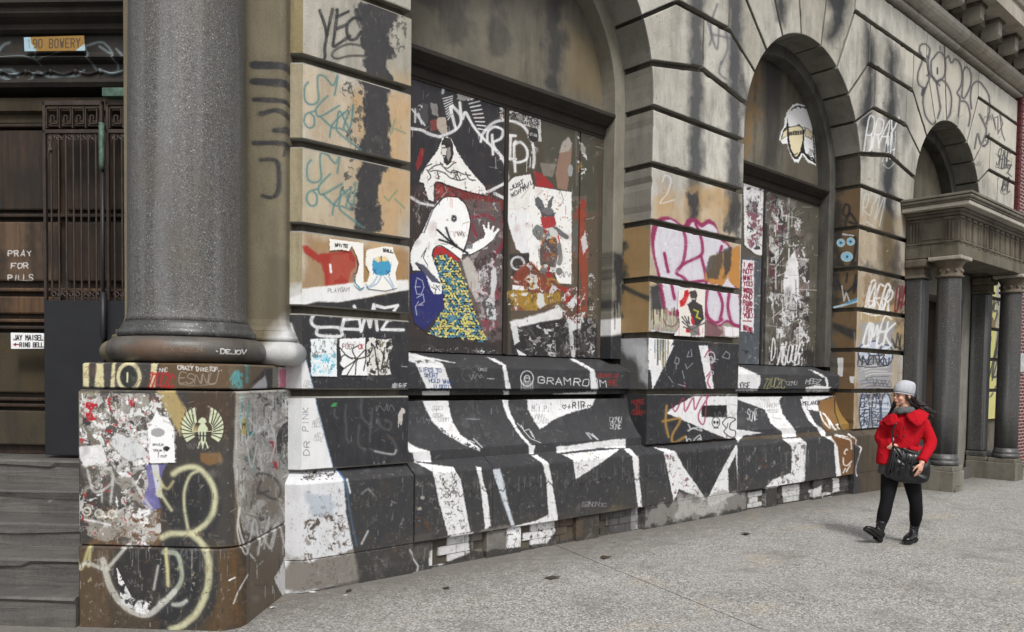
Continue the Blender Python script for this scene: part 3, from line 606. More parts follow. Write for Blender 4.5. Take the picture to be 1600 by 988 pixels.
def sheep(S):
    S.p(Q('k', "350,532 400,546 430,578 434,620 438,700 444,855 400,836 375,798 355,838 330,836 308,790 296,742 270,743 256,718 262,680 282,648 282,610 298,570 325,538"), (226, 226, 224), 1, .8)
    S.p(Q('k', "352,545 382,550 408,564 424,588 428,640 434,720 440,842 405,822 385,795 368,788 350,820 330,820 308,780 294,715 292,660 286,700 268,722 264,705 274,672 292,650 294,608 308,574 330,550"), (34, 34, 36), 1, .8)
    wl = [(312, 612), (308, 592), (318, 574), (334, 562), (352, 556), (372, 558), (390, 566), (404, 580), (412, 598)]
    for x, y in wl: S.ell(*Q('k', "%d,%d" % (x, y+12))[0], 4.2, 5.2, (222, 222, 222))
    S.p(Q('k', "298,618 312,590 350,566 400,578 420,610 427,700 434,830 410,814 386,784 380,740 384,670 300,652"), (222, 222, 222), 1, .8)
    S.p(Q('k', "299,658 330,650 355,642 377,656 379,720 364,782 349,808 331,811 314,778 300,718"), (30, 28, 28), 1, .8)
    S.p(Q('k', "303,660 330,654 356,648 373,660 375,718 361,778 348,804 332,808 318,775 304,718"), (214, 202, 168), 1, .8)
    for q in ("264,718 273,684 295,661 293,702", "383,656 402,662 429,690 420,716 390,704"): S.p(Q('k', q), (30, 28, 28)); S.p([(sum(z[0] for z in Q("k", q))/len(Q("k", q))*.12+p_[0]*.88, sum(z[1] for z in Q("k", q))/len(Q("k", q))*.12+p_[1]*.88) for p_ in Q('k', q)], (214, 202, 168))
    S.t("BBBBBB", *Q('k', "304,697")[0], 3, -.3, 0, -5, 1.1, (30, 28, 26), sp=1.25)
    for q in ("322,790 335,797 348,788", "335,797 335,806"): S.l(Q('k', q), 1.1, (30, 28, 28))
    S.l(Q('k', "380,785 392,800 400,797 412,814 425,814 440,838"), 2.4, (30, 28, 28)); S.scr(*Q('k', "402,772")[0], *Q('k', "428,800")[0], 3, .8, (70, 70, 70), k=2)
sheep(S)
# ---------------- boards, bay one
S = SWa
S.p("600,60 1000,60 1000,580 600,580", (72, 66, 56), 1, 1)
S.p(Q('e', "40,60 600,230 620,330 620,988 40,988"), (45, 44, 48), 1, 3); S.p("636,290 790,290 790,560 636,560", (58, 50, 50), 1, 3)
S.p(Q('e', "0,80 60,80 120,120 100,330 140,430 80,460 0,420"), (52, 50, 54), .8, 2)
S.flecks(Q('e', "50,80 330,170 540,280 540,300 330,230 200,190 60,150"), 90, 2.6, [WH2, WH, (150, 148, 145), (70, 68, 66)], k=1, asp=.7)
S.flecks(Q('e', "60,85 350,190 340,220 60,130"), 40, 1.6, [BK, (90, 88, 86)], k=2)
S.p(Q('e', "330,250 430,270 425,310 400,300 370,310 330,300"), (156, 154, 150)); S.p(Q('e', "160,320 205,330 215,410 175,390"), (130, 128, 126)); S.p(Q('e', "70,370 110,320 150,330 150,450 100,440"), (72, 70, 72))
S.flecks(Q('e', "80,330 150,330 150,370 90,370"), 12, 1.4, [WH2, BK], k=8)
S.p(Q('e', "215,410 260,408 270,500 235,520 205,480 195,440"), (176, 162, 150)); S.p(Q('e', "160,430 200,420 205,490 170,495"), (120, 60, 56))
for pt in ("200,195 225,190 245,215 240,260", ): S.l(Q('e', pt), 4, WH2, 1, 1, curve=True)
for i in range(9):   # burst of white spikes on both sides of the peak
    x, y = Q('e', "300,%d" % (280+i*13))[0]; S.l([(x, y), (x-15+i, y+4+i*.8)], 1.8, WH, .95, .8)
    x, y = Q('e', "%d,%d" % (395+i*8, 305+i*22))[0]; S.l([(x, y), (x+17-i*.5, y-5+i*.9)], 2.2, WH, .95, .8)
for pt in ("48,480 110,490 160,515 220,530", "220,530 300,500 345,460 350,400 300,340", "345,320 360,420 380,380 420,450 480,530 600,650 640,760 630,810 560,850 520,870", "560,880 620,910", "300,340 290,360 320,480"):
    S.l(Q('e', pt), 4.6, WH, .97, 1.3, curve=True)
for pt in ("50,360 130,460", "70,360 70,440", "90,390 110,450"): S.l(Q('e', pt), 3, WH2)
# arched frame with the letters
S.l(Q('e', "475,560 490,510 540,455 600,430 690,440 750,480 790,560 805,640 800,720"), 4.5, WH, .97, 2, curve=True)
for pt in ("545,520 550,640", "515,560 520,500 560,470 610,490 600,540 550,575 610,660 630,670", "625,520 690,525", "660,525 655,665", "600,665 690,668", "690,560 680,590 688,745", "680,580 720,565 760,610 755,670 700,690 680,680"):
    S.l(Q('e', pt), 4.3, WH, .98, 1.2, curve=True)
S.p(Q('e', "745,380 845,405 850,560 830,560 825,480 740,460"), (196, 194, 190), 1, .8); S.t("FLAG", *Q('e', "748,410")[0], 4, 1, 0, -6.5, 1.6, (34, 34, 36)); S.t("POLICE", *Q('e', "762,432")[0], 2.4, .8, 0, -4, 1.1, (34, 34, 36)); S.t("ATTENT", *Q('e', "745,450")[0], 2.4, .8, 0, -4, 1.1, (34, 34, 36))
S.ell(*Q('e', "800,520")[0], 8, 11, (40, 38, 40)); S.t("STAR", *Q('e', "778,520")[0], 2.2, .6, 0, -4, .9, WH2)
S.flecks(Q('e', "630,330 730,350 740,440 620,420"), 60, 2, [WH2, BK, (140, 138, 134)], k=4)
S.l(Q('e', "628,310 636,700"), 1.4, (30, 26, 24)); S.flecks(Q('e', "590,350 620,350 620,440 590,440"), 16, 2.2, [WH, WH2], k=9, asp=.6); S.flecks(Q('e', "690,380 840,400 840,700 800,700"), 30, 1.4, [WH2, BK], k=31)
# portrait under a white triangle
def portrait(S):
    S.p(Q('e', "235,540 265,528 295,545 330,620 380,700 430,760 500,840 518,895 440,880 330,850 210,805 185,820 185,930 150,920 120,815 92,812 110,745 160,680 210,610"), (222, 220, 216), 1, .8)
    S.p(Q('e', "232,560 250,535 285,540 302,575 305,640 290,690 265,710 245,690 240,650 228,640"), (48, 46, 46), 1, .8)
    S.p(Q('e', "232,585 250,580 262,600 262,640 250,660 235,655 230,620"), (206, 202, 196), 1, 1); S.l(Q('e', "238,600 262,598"), 1.6, BK); S.l(Q('e', "240,648 262,650"), 2, BK); S.p(Q('e', "265,600 285,590 290,640 275,680 262,660"), (150, 144, 138), .9, 1.4)
    S.p(Q('e', "235,690 265,720 300,690 330,720 350,760 250,740 215,715"), (214, 212, 206), 1, 1)
    for pt in ("225,690 240,715 270,725 300,700 320,690", "160,745 200,740 250,755", "205,745 215,790", "250,755 300,790 330,750 300,740 290,760", "330,745 360,760 410,770", "300,790 345,800 380,790", "310,750 330,800", "320,745 345,795", "140,735 165,775 150,800", "380,750 400,790 440,800", "150,740 190,710 240,700", "250,725 280,750 335,750", "110,760 130,720 170,700"):
        S.l(Q('e', pt), 1.7, (52, 50, 50), .9, .9, curve=True)
    S.flecks(Q('e', "140,720 420,760 440,820 200,800"), 22, 1.2, [(70, 68, 66)], k=5, asp=.6)
portrait(S)
S.p(Q('e', "195,805 330,850 450,885 560,905 620,930 640,988 380,988 300,910 240,900 200,940 190,870"), (112, 48, 48), .95, 2, rough=.14, freq=10); S.flecks(Q('e', "190,810 560,910 560,985 350,960 200,900"), 50, 2.4, [(150, 130, 120), (60, 48, 48), (176, 60, 60)], k=6)
S.l(Q('e', "355,940 420,970 480,985 560,975"), 3.4, (196, 170, 110), .95, 1); S.p(Q('e', "100,600 130,610 110,700 80,745 75,700"), (130, 40, 42)); S.scr(*Q('e', "460,880")[0], *Q('e', "560,890")[0], 4, 1, BK, k=2)
S.l(Q('e', "45,905 100,940 180,955"), 4.4, WH, .9, 1.4)
S.p(Q('f', "180,60 540,90 560,860 350,860 300,420"), (98, 86, 86), .9, 3, rough=.25, freq=8)
for pt in ("360,180 450,165 500,190", "480,410 540,330 560,240 545,200", "420,490 480,450 500,400", "370,210 400,280"): S.l(Q('f', pt), 5, (130, 44, 60), .9, 1.4, curve=True)
S.flecks(Q('f', "330,400 540,380 540,820 440,820 380,600"), 150, 3, [(176, 172, 170), (120, 108, 108), (80, 62, 64), (150, 60, 74), WH2, (60, 50, 50)], k=7, asp=2.4, a=.85)
S.p(Q('f', "320,420 350,390 380,420 410,500 420,600 400,640 360,560"), (190, 186, 178), .9, 2, thr=.6)
S.p(Q('f', "480,470 510,450 515,540 500,600 510,740 460,740 450,640 480,600"), WH2, .95, 1.4, rough=.06)
def swimmer(S):
    S.p(Q('f', "35,490 110,470 220,560 218,680 115,800 60,760 38,640"), (44, 48, 100), 1, 1)
    for i, st in enumerate(("68,520 62,560 70,600 95,600 110,560 100,525 70,510", "70,620 105,600 112,640 80,660 105,660", "80,640 62,670 70,715", "60,560 90,560")): S.l(Q('f', st), 1.3, (190, 196, 214), .9, .8)
    S.p(Q('f', "100,262 130,270 170,330 150,350 160,420 200,500 212,575 205,600 165,600 145,570 120,490 70,420 60,430 90,470 50,470 35,420 35,370 60,310"), (226, 226, 224), 1, .8)
    S.p(Q('f', "100,262 150,140 190,85 240,62 300,70 345,115 368,200 350,300 325,365 318,412 300,418 230,350 160,350 150,420 200,500 180,500 130,460 90,420 110,370 60,430 35,400"), (230, 230, 228), 1, .8)
    S.p(Q('f', "62,425 110,440 195,530 200,545 150,530 110,480"), (80, 82, 96), 1, .8); S.l(Q('f', "110,262 160,130 205,80"), 2.4, (110, 112, 118)); S.l(Q('f', "160,130 205,78 250,62 310,72 348,120 368,200 350,300 325,370"), 1.4, (30, 30, 32), 1, .8, curve=True)
    S.p(Q('f', "160,370 175,340 210,335 260,370 310,410 290,430 230,400 165,410"), (160, 48, 50), 1, .8); S.l(Q('f', "155,390 165,350 200,333 260,368 312,412"), 1.6, (30, 30, 32), 1, .8, curve=True)
    S.p(Q('f', "320,380 360,385 440,345 500,300 510,270 528,245 520,235 490,265 500,225 490,222 475,250 470,205 462,205 460,245 440,215 432,222 448,265 440,290 380,320 345,350"), (230, 230, 228), 1, .8)
    S.l(Q('f', "325,382 370,382 440,345 495,300 510,270"), 1.4, (30, 30, 32), 1, .8); S.p(Q('f', "345,330 380,320 375,350 340,350"), (120, 122, 126))
    S.ell(*Q('f', "275,183")[0], 4.8, 5.8, (120, 120, 122)); S.ell(*Q('f', "275,183")[0], 3, 3.8, (34, 34, 36)); S.ell(*Q('f', "277,183")[0], 1, 1.3, WH)
    for pt in ("182,245 230,290 290,340", "195,300 240,315 290,335", "232,235 250,290 290,340", "300,345 350,375"): S.l(Q('f', pt), 3, (34, 34, 38), 1, .8)
    for pt in ("150,560 175,575 170,598", "175,550 198,580", "120,360 105,400 130,440", "125,345 95,395"): S.l(Q('f', pt), 1.2, (60, 60, 66), 1, .8)
    PIL = pp(' '.join('%f,%f' % q for q in Q('f', "165,400 200,378 250,395 300,425 320,500 350,560 375,650 395,720 430,790 460,850 440,866 340,845 230,842 125,822 190,720 225,680 215,590 195,510")))
    S.p(PIL, (36, 36, 34), 1, .8); R = random.Random(4); xs = [q[0] for q in PIL]; ys = [q[1] for q in PIL]; yy = min(ys); row = 0
    while yy < max(ys):
        xx = min(xs)+(row % 2)*2.3
        while xx < max(xs):
            x, y = xx+R.uniform(-.8, .8), yy+R.uniform(-.8, .8); ins = False
            for i in range(len(PIL)):
                (ax, ay), (bx, by) = PIL[i], PIL[(i+1) % len(PIL)]
                if (ay > y) != (by > y) and x < (bx-ax)*(y-ay)/(by-ay)+ax: ins = not ins
            if ins: S.ell(x, y, 2.9, 1.75, R.choice([(200, 194, 118), (190, 184, 104), (70, 118, 144), (88, 134, 156), (204, 198, 128)]), R.uniform(-.9, 1.6), 1, .7, 9)
            xx += 4.7
        yy += 3.9; row += 1
S.flecks("641,290 788,290 788,560 641,560", 120, 3.4, [WH2, (60, 56, 58), (150, 146, 142), (50, 48, 50)], k=9, asp=2.0, a=.85)
swimmer(S)
S.p(Q('f', "30,835 130,832 350,860 440,870 530,900 530,940 300,940 25,915"), (50, 48, 48), 1, 2); S.flecks(Q('f', "40,870 220,890 520,900 520,930 60,915"), 50, 1.8, [WH2, (130, 128, 124)], k=8, asp=.5)
S.l("790,160 790,562", 5, (42, 36, 34), 1, 1); S.l("787,160 787,562", 1, (110, 104, 96), .8)
# right half
S.p(Q('f', "585,0 930,0 1070,0 1070,960 590,960"), (88, 78, 66), 1, 3); S.p(Q('e', "860,380 1190,520 1190,988 860,988"), (74, 72, 62), 1, 3)
S.p(Q('f', "560,20 690,0 690,380 655,380 620,350 590,260 565,180"), WH, 1, 1.5); S.p(Q('e', "625,830 680,780 780,760 800,830 810,988 625,988"), (224, 222, 218), 1, 1)
S.t("JUST", *Q('e', "660,860")[0], 4, -2, -1, -6, 1.2, BK); S.t("WORTH", *Q('e', "665,905")[0], 4, -2, -1, -6, 1.2, BK); S.t("NAIL", *Q('e', "720,860")[0], 4, -2, -1, -6, 1.2, BK)
S.p(Q('f', "585,380 700,370 730,440 700,520 600,520"), (52, 46, 46), .9, 2); S.ring(*Q('f', "628,430")[0], 10, 10, 3.4, WH2, .95)
S.p(Q('e', "1015,530 1040,580 1030,700 1010,860 950,850 935,760 960,640 980,570"), (138, 112, 96), 1, 1.4); S.p(Q('e', "980,560 1020,532 1040,575 1020,620 960,630"), (168, 164, 158), .8, 1.5); S.p(Q('e', "800,740 860,760 930,840 920,850 820,840"), (150, 44, 46), 1, 1.4, rough=.05); S.p(Q('e', "840,690 940,700 920,780 860,770"), (128, 120, 112), .9, 1)
S.ell(*Q('e', "1028,740")[0], 4, 10, (150, 152, 152)); S.l(Q('e', "1063,450 1068,830"), 2.6, (100, 96, 90)); S.flecks(Q('e', "1070,520 1120,580 1135,680 1100,640"), 24, 2, [WH2, (150, 146, 138)], k=12, asp=1.6); S.flecks(Q('e', "1060,640 1120,700 1140,780 1080,830"), 26, 2, [(150, 120, 70), (60, 56, 50), WH2], k=13)
S.flecks(Q('f', "925,60 1010,60 1020,400 930,400"), 70, 3.4, [(120, 108, 98), (96, 84, 74), (140, 60, 48), (90, 92, 88)], k=14, asp=2.4)
S.p(Q('f', "960,130 1000,130 1000,300 1015,420 1005,790 975,780 985,600 965,420"), (146, 66, 48), .85, 2, rough=.12, freq=10); S.p(Q('f', "1000,250 1015,340 990,380 975,300"), WH2, .9, 1)
def rabbit(S):
    S.p(Q('f', "722,6 925,38 925,545 850,540 830,480 740,470 690,420 680,200 700,60"), (220, 219, 216), 1, .8)
    R = random.Random(5)
    for i in range(70): S.ell(*Q('f', "%d,%d" % (R.randint(740, 915), R.randint(50, 520)))[0], .8, .8, (150, 100, 60), n=6)
    S.p(Q('f', "735,60 760,85 780,130 775,155 750,140 725,110 720,80"), (92, 92, 94)); S.p(Q('f', "822,60 815,110 800,145 785,140 795,90"), (92, 92, 94)); S.ell(*Q('f', "790,150")[0], 10, 8, (104, 104, 106)); S.p(Q('f', "750,140 790,165 835,150 825,180 760,185"), (80, 80, 82))
    S.p(Q('f', "752,175 830,170 838,215 820,240 765,240"), (156, 56, 58), 1, 1, rough=.04); S.p(Q('f', "735,215 770,235 800,260 780,310 735,300 710,270 705,245"), (112, 114, 112)); S.l(Q('f', "835,240 870,270 895,285"), 8, (96, 96, 96)); S.p(Q('f', "780,240 820,230 850,260 845,330 800,330"), (190, 188, 184), 1, 1); S.l(Q('f', "850,280 860,330 840,370"), 2, RED)
    S.p(Q('f', "760,300 840,290 850,380 835,450 790,470 750,440 745,370"), (92, 78, 74), 1, 1.2, rough=.05, freq=20); S.flecks(Q('f', "740,240 850,240 850,500 750,500"), 80, 2.4, [(150, 50, 46), (190, 188, 184), (70, 66, 64), (160, 110, 60), (110, 112, 110)], k=15, asp=1.3); S.l(Q('f', "855,330 862,400 855,430"), 7, (112, 112, 110)); S.ell(*Q('f', "855,475")[0], 5, 6, (112, 112, 110)); S.ell(*Q('f', "770,475")[0], 6, 6, (112, 112, 110))
    S.p(Q('f', "780,480 820,490 830,530 790,530"), (150, 44, 46)); S.l(Q('e', "965,865 985,920 965,960"), 1, (120, 118, 116))
rabbit(S)
S.p(Q('f', "590,500 640,450 700,420 750,480 830,540 900,560 860,600 600,580"), (132, 60, 44), .9, 2.5, rough=.2, freq=9, k=3); S.flecks(Q('f', "590,440 740,420 880,560 890,690 590,690"), 140, 3.4, [(148, 76, 56), (120, 60, 48), (160, 130, 60), WH2, (100, 70, 60)], k=16, asp=1.4, a=.9)
S.p(Q('f', "560,590 640,560 730,600 860,585 870,640 780,670 680,690 600,650"), (158, 124, 50), .9, 2.5, rough=.25, freq=9, k=1); S.p(Q('f', "600,550 660,555 665,580 600,575"), WH); S.flecks(Q('f', "560,590 860,590 860,680 580,680"), 60, 2.6, [(190, 154, 50), (110, 84, 44), WH2], k=17); S.ring(*Q('f', "845,620")[0], 6, 10, 2, (120, 92, 40))
S.p(Q('f', "580,750 700,720 860,670 900,700 860,740 700,770 590,790"), WH, .95, 3, rough=.12, freq=9, k=2); S.p(Q('f', "740,590 770,600 780,660 750,680 730,650"), WH2, .95, 1)
S.p(Q('f', "590,790 700,768 880,730 900,700 1070,760 1070,960 590,950"), (42, 41, 43), 1, 3, rough=.1); S.flecks(Q('f', "600,780 1060,740 1060,950 600,940"), 240, 2.4, [WH2, (150, 148, 145), (90, 88, 86), (70, 68, 66)], k=18, asp=1.2, a=.9)
S.p(Q('f', "590,780 625,770 640,860 610,880 600,830"), WH2, 1, 1, rough=.06); S.p(Q('f', "620,900 690,945 640,945"), WH); S.l(Q('f', "915,740 925,850 935,960"), 6, WH2, .95, 1.4, thr=.7); S.p(Q('f', "890,640 960,600 980,700 975,790 930,800 905,740"), WH2, 1, 1.4, rough=.14, freq=12); S.flecks(Q('f', "860,560 1000,560 1000,760 880,760"), 90, 2.8, [(150, 44, 40), (130, 60, 48), WH2, (90, 70, 60)], k=19, asp=1.6)
S.flecks(Q('f', "1010,480 1060,480 1060,840 1010,860"), 60, 2, [WH2, (130, 128, 120), (60, 56, 50)], k=20, asp=1.2, a=.8); S.flecks(Q('f', "590,0 1060,0 1060,950 590,950"), 160, 1.2, [(190, 186, 180), (50, 46, 44), (120, 108, 94)], k=21, a=.8)
# ---------------- boards, bay two
S = SWb
S.p("1150,270 1300,270 1300,590 1150,590", (82, 78, 68), 1, 1)
S.p(Q('l', "60,40 165,70 160,390 120,385 65,340"), (206, 206, 206), 1, 1, rough=.04); S.flecks(Q('l', "70,60 160,80 150,370 80,350"), 110, 2.8, [(60, 58, 60), (140, 138, 138), (200, 200, 200), (120, 80, 90)], k=1, asp=1.7)
S.p(Q('l', "50,390 160,400 158,910 45,905"), (76, 82, 90), .95, 2, rough=.1); S.flecks(Q('l', "50,400 160,400 158,900 45,900"), 110, 1.5, [(150, 150, 150), (50, 50, 52), (110, 112, 116)], k=2, asp=1.5)
def mural_note(S):
    S.p(Q('l', "56,408 112,410 110,748 48,742"), (210, 204, 206), 1, .8)
    for i, wd in enumerate(("I AM", "NOT", "WHAT", "YOU", "WASTED", "AND", "FOUND", "I LEFT", "YOU", "-", "WAITING")):
        x, y = Q('l', "%d,%d" % (60, 440+i*29.5))[0]; S.t(wd, x, y, 13.0/len(wd)*.95, .5, 0, -7, 1.5, (116, 26, 46), sp=1.15)
mural_note(S)
S.l("1196.5,285 1192,575", 3.6, (34, 31, 30)); S.l("1199,288 1196,575", 1, (100, 96, 90))
S.flecks(Q('l', "185,90 250,130 270,300 230,420 240,600 200,640 180,420"), 190, 2.4, [WH2, (140, 138, 136), (40, 38, 38), (180, 178, 174), (90, 50, 60)], k=3, asp=1.9)
S.flecks(Q('l', "300,230 330,200 345,300 370,420 370,600 330,640 290,400"), 150, 2.4, [WH2, (150, 146, 144), (60, 54, 54), WH2, (120, 104, 100)], k=4, asp=1.9)
S.p(Q('l', "265,420 300,365 318,420 322,560 310,650 285,700 255,640 245,520"), (222, 222, 222), 1, 1.4, rough=.08, freq=12); S.l(Q('l', "275,110 272,260 268,330"), 3, (170, 168, 164), .9, 1, thr=.6)
S.flecks(Q('l', "180,560 370,560 360,800 180,860"), 220, 2.4, [(176, 172, 168), (120, 112, 106), (60, 54, 52), WH2, WH2, (84, 70, 70)], k=5, asp=1.8)
S.p(Q('l', "180,830 390,830 390,915 180,910"), (44, 42, 42), .9, 3); S.scr(*Q('l', "190,800")[0], *Q('l', "320,890")[0], 7, 2.6, WH, .95, 3, tx='DINSOUR'); S.flecks(Q('l', "320,600 370,600 370,910 330,910"), 50, 1.8, [WH2, (50, 48, 46)], k=6, asp=2)
# ---------------- sills and hollow aprons
BKW = (52, 53, 56)
S = SA
S.p("600,545 1400,545 1400,720 600,720", BKW, 1, 1)
def gq(*L, c='g', col=WH, r=.07):
    for q in L: SA.p(Q(c, q), col, .95, 1.7, rough=r, freq=20); SP.p(Q(c, q), col, .97, 1.3, rough=r, freq=14)
SP.p("430,720 1340,680 1345,800 440,940", BKW, 1, 1)
SP.p("430,860 640,825 1010,765 1190,740 1345,720 1345,800 430,940", (72, 66, 60), .35, 10, rough=.4, freq=4)
gq("55,35 110,45 180,70 240,95 282,222 152,222 96,95 60,80", "130,232 270,232 272,265 130,265", "130,265 265,265 270,320 290,400 330,460 430,530 428,545 330,505 240,450 180,390 140,310", "455,60 500,65 560,100 590,225 560,225 542,105", "548,232 578,232 575,265 550,265",
   "540,265 578,265 572,300 590,360 625,430 690,510 712,515 705,560 680,558 680,520 620,450 570,370 545,310", "885,70 915,68 1018,125 1038,228 1000,228 990,125", "800,250 1030,235 1028,265 830,265", "668,270 1025,268 1000,320 900,345 820,375 735,432 700,380 675,330",
   "820,520 880,515 1140,480 1178,480 1178,528 1040,528 820,555", "55,495 95,520 170,545 180,600 90,598 80,560 55,540", "200,65 300,90 60,60 60,40")
gq("90,600 290,625 330,690 345,780 380,960 265,978 215,800 185,650", "405,620 435,625 440,680 465,760 485,930 455,950 440,800 425,700", "690,565 720,562 780,600 800,700 830,890 840,965 580,1000 600,930 720,900 780,870 770,700 750,610", "850,560 1150,530 1100,570 1030,620 920,690 905,590", "1165,532 1200,530 1245,575 1250,700 1262,830 1240,830 1225,700 1210,570")
for b in ("490,635 530,632 550,690 570,800 605,925 590,928 555,840 520,730",): SP.p(Q('g', b), (206, 214, 222), .93, 2.4, rough=.05)
SP.p(Q('g', "1232,838 1262,836 1260,930 1228,932"), WH, .96, 1.2)
gq("690,120 760,130 815,155 820,190 800,235 690,235", "690,105 720,110 800,145 770,150 700,130", "690,262 930,262 915,285 930,350 1000,440 1000,470 930,475 925,445 870,400 840,330 700,280", "1065,125 1100,130 1160,165 1175,235 1160,235 1150,170", "1050,215 1100,205 1180,212 1165,238 1050,238", "1030,262 1200,258 1110,290 1120,340 1060,330", "1022,275 1040,270 1060,330 1100,400 1150,440 1152,465 1130,468 1110,430 1060,380 1035,330",
   "690,430 830,450 730,465 700,500 690,480", c='j')
gq("930,480 1020,475 1055,500 1050,560 1045,710 980,720 830,745 880,690 975,655 978,520", "1145,468 1180,466 1215,500 1225,600 1240,690 1210,695 1200,600 1195,500", "270,525 330,530 380,545 420,620 530,780 560,830 700,760 700,520 690,512 640,580 540,800 400,740 370,800 350,700 320,550", c='j')
SP.p(Q('j', "395,560 590,540 690,510 640,600 540,790 480,700"), BK, 1, 1.2); SP.p(Q('j', "650,640 690,560 700,700 700,760 655,760"), BK2, 1, 1.4, rough=.05)
SP.p(Q('j', "205,850 350,810 420,770 700,740 760,760 760,850 205,950"), (150, 148, 142), .7, 5, rough=.45, freq=7); SP.p(Q('j', "380,760 520,790 640,780 650,850 380,900"), (200, 198, 194), .5, 4, rough=.5, freq=9)
SA.p(Q('j', "1110,290 1200,262 1300,262 1300,480 1180,465 1140,420"), (128, 92, 50), .95, 2, rough=.08); SP.p(Q('j', "1180,470 1310,465 1310,670 1235,690 1215,520"), (112, 74, 40), .95, 2, rough=.08)
gq("1135,345 1150,350 1215,440 1190,430", "1300,480 1280,470 1200,455 1230,468", c='j')
for pt in ("255,20 280,100 350,180 340,100 420,230", "410,150 440,145 490,180 500,240", "420,150 430,180 460,190"): SA.l(Q('q', pt), 2.6, WH, .95, 1, curve=True)
for pt in ("520,390 505,385 490,420 500,430", "480,470 485,530 520,540 560,500", "480,610 500,570", "510,600 545,540", "400,250 500,280 550,300 560,380", "530,240 600,290 600,340 650,370 640,420 600,570 610,640"): SP.l(Q('q', pt), 2.2, WH, .92, 1, curve=True); 
SP.p(Q('q', "570,340 620,345 640,440 600,560 590,770 565,760 575,560"), BK, .8, 4)
for q in ("270,665 660,618 668,705 600,795 262,832", "1255,515 1305,508 1302,680 1250,690"): SP.p(Q('n', q), WH, .96, 1.3, rough=.04)
for q in ("640,725 722,705 822,690 828,785 700,838 640,838",): SP.p(Q('d', q), (214, 214, 214), .95, 1.6, rough=.05)
for q in ("900,405 1035,378 1036,500 900,525", "1178,350 1315,325 1312,462 1190,478", "1380,385 1465,340 1465,420 1400,438", "1465,400 1560,395 1560,432 1470,440"): SP.p(Q('o', q), (206, 206, 204), .95, 1.6, rough=.05)
for q in ("420,675 482,672 484,790 420,810",): SP.p(Q('q', q), (214, 214, 214), .95, 1.4, rough=.04)
SP.p("741,830 795,822 795,858 741,866", (120, 116, 110), .85, 3, rough=.3, freq=9); SP.p("638,838 676,832 676,872 640,878", (80, 76, 72), .6, 3); SP.p("875,812 917,806 917,842 875,848", (92, 76, 60), .7, 4, rough=.3, freq=9); SP.p("917,806 960,800 960,836 917,842", (64, 60, 55), .8, 3); SP.p("960,800 1003,794 1003,830 960,836", (88, 88, 90), .7, 3, rough=.2); SP.p(Q('d', "640,725 722,705 720,735 690,760 640,775"), BK2, .9, 2, rough=.04); SP.flecks(Q('n', "270,665 660,618 668,705 600,795 262,832"), 60, 1.4, [(96, 92, 88), (60, 58, 56)], k=3)
# white plinth of pier one
SP.p("455,735 523,728 537,748 541,800 556,880 560,906 440,935", (214, 216, 218), .96, 2, rough=.05, freq=8)
SP.flecks("472,800 545,800 550,905 472,925", 110, 3.0, [(60, 46, 38), (92, 84, 76), (130, 124, 118), (80, 62, 52)], k=2, asp=1.1, a=.85)
SP.p("455,872 556,855 560,915 440,935", (104, 98, 90), .8, 5, rough=.45, freq=6); SP.p("480,770 525,770 525,810 480,820", (120, 136, 160), .35, 8, rough=.3)
SP.l(Q('r', "430,810 490,890 510,988"), 3, (54, 92, 136), .8, 1.4); SP.l(Q('r', "505,885 530,988"), 3, WH, .9, 1.2); SP.l(Q('r', "490,890 540,1200 580,1400"), 3, (70, 100, 130), .7, 1.4)
SP.flecks(Q('r', "155,825 420,815 440,880 150,900"), 70, 1.6, [BK2, (96, 92, 88)], k=3)
for q in ("560,690 600,610 610,600", "650,610 640,560"): pass
SP.flecks("560,760 640,740 640,890 560,905", 70, 2.4, [(104, 98, 92), (90, 66, 44), (70, 60, 52), (150, 148, 146)], k=4, asp=1.3, a=.65); SP.l("565,850 575,830", 3, WH2, .8, 1.4); SP.l("565,772 575,765 585,775", 3, (150, 148, 144), .6, 2, curve=True)
SP.l(Q('r', "990,1430 1030,1500 1070,1560 1060,1610"), 3, WH2, .85, 1.4); SP.p("636,840 676,835 676,868 656,872", WH, 0.0)
SP.flecks("632,755 690,748 690,835 634,842", 60, 2.2, [(110, 100, 90), (104, 66, 40), (150, 146, 140)], k=5, asp=1.2, a=.55)
for (x, y) in ((660, 778), (655, 795)): SP.ell(x, y, 4, 2.6, (170, 164, 156), a=.8)
cr = [(693, 773)]
for i in range(1, 112):
    x = 693+i*3.2; cr.append((x, 773-(x-693)*.092+5*sin(i*.95)*(1 if i % 7 else .2)+random.uniform(-1, 1)))
SP.l(cr, 1.1, (20, 19, 19), .9, .9, curve=True)
for x, y in cr[::6]: SP.ring(x, y-3, 3, 3.4, 1.1, (110, 108, 106), .5)
SP.flecks("740,720 1000,700 1000,800 745,840", 140, 1.2, [(150, 148, 146), (110, 108, 106), (90, 60, 44)], k=6, asp=1.6, a=.6); SP.flecks("1160,700 1230,695 1230,760 1160,770", 50, 1.3, [(170, 168, 166), (100, 70, 50)], k=7, asp=2, a=.7); SP.flecks(Q('j', "320,560 360,540 520,770 380,790"), 70, 1.2, [(110, 60, 62), (90, 88, 88)], k=8, asp=1.3, a=.8)
SP.p(Q('n', "860,600 1080,560 1240,510 1100,470 1020,520 950,580"), (96, 84, 64), .5, 5, rough=.2); SP.scr(*Q('n', "840,500")[0], *Q('n', "1020,470")[0], 7, 1, (160, 158, 156), .8, 8)
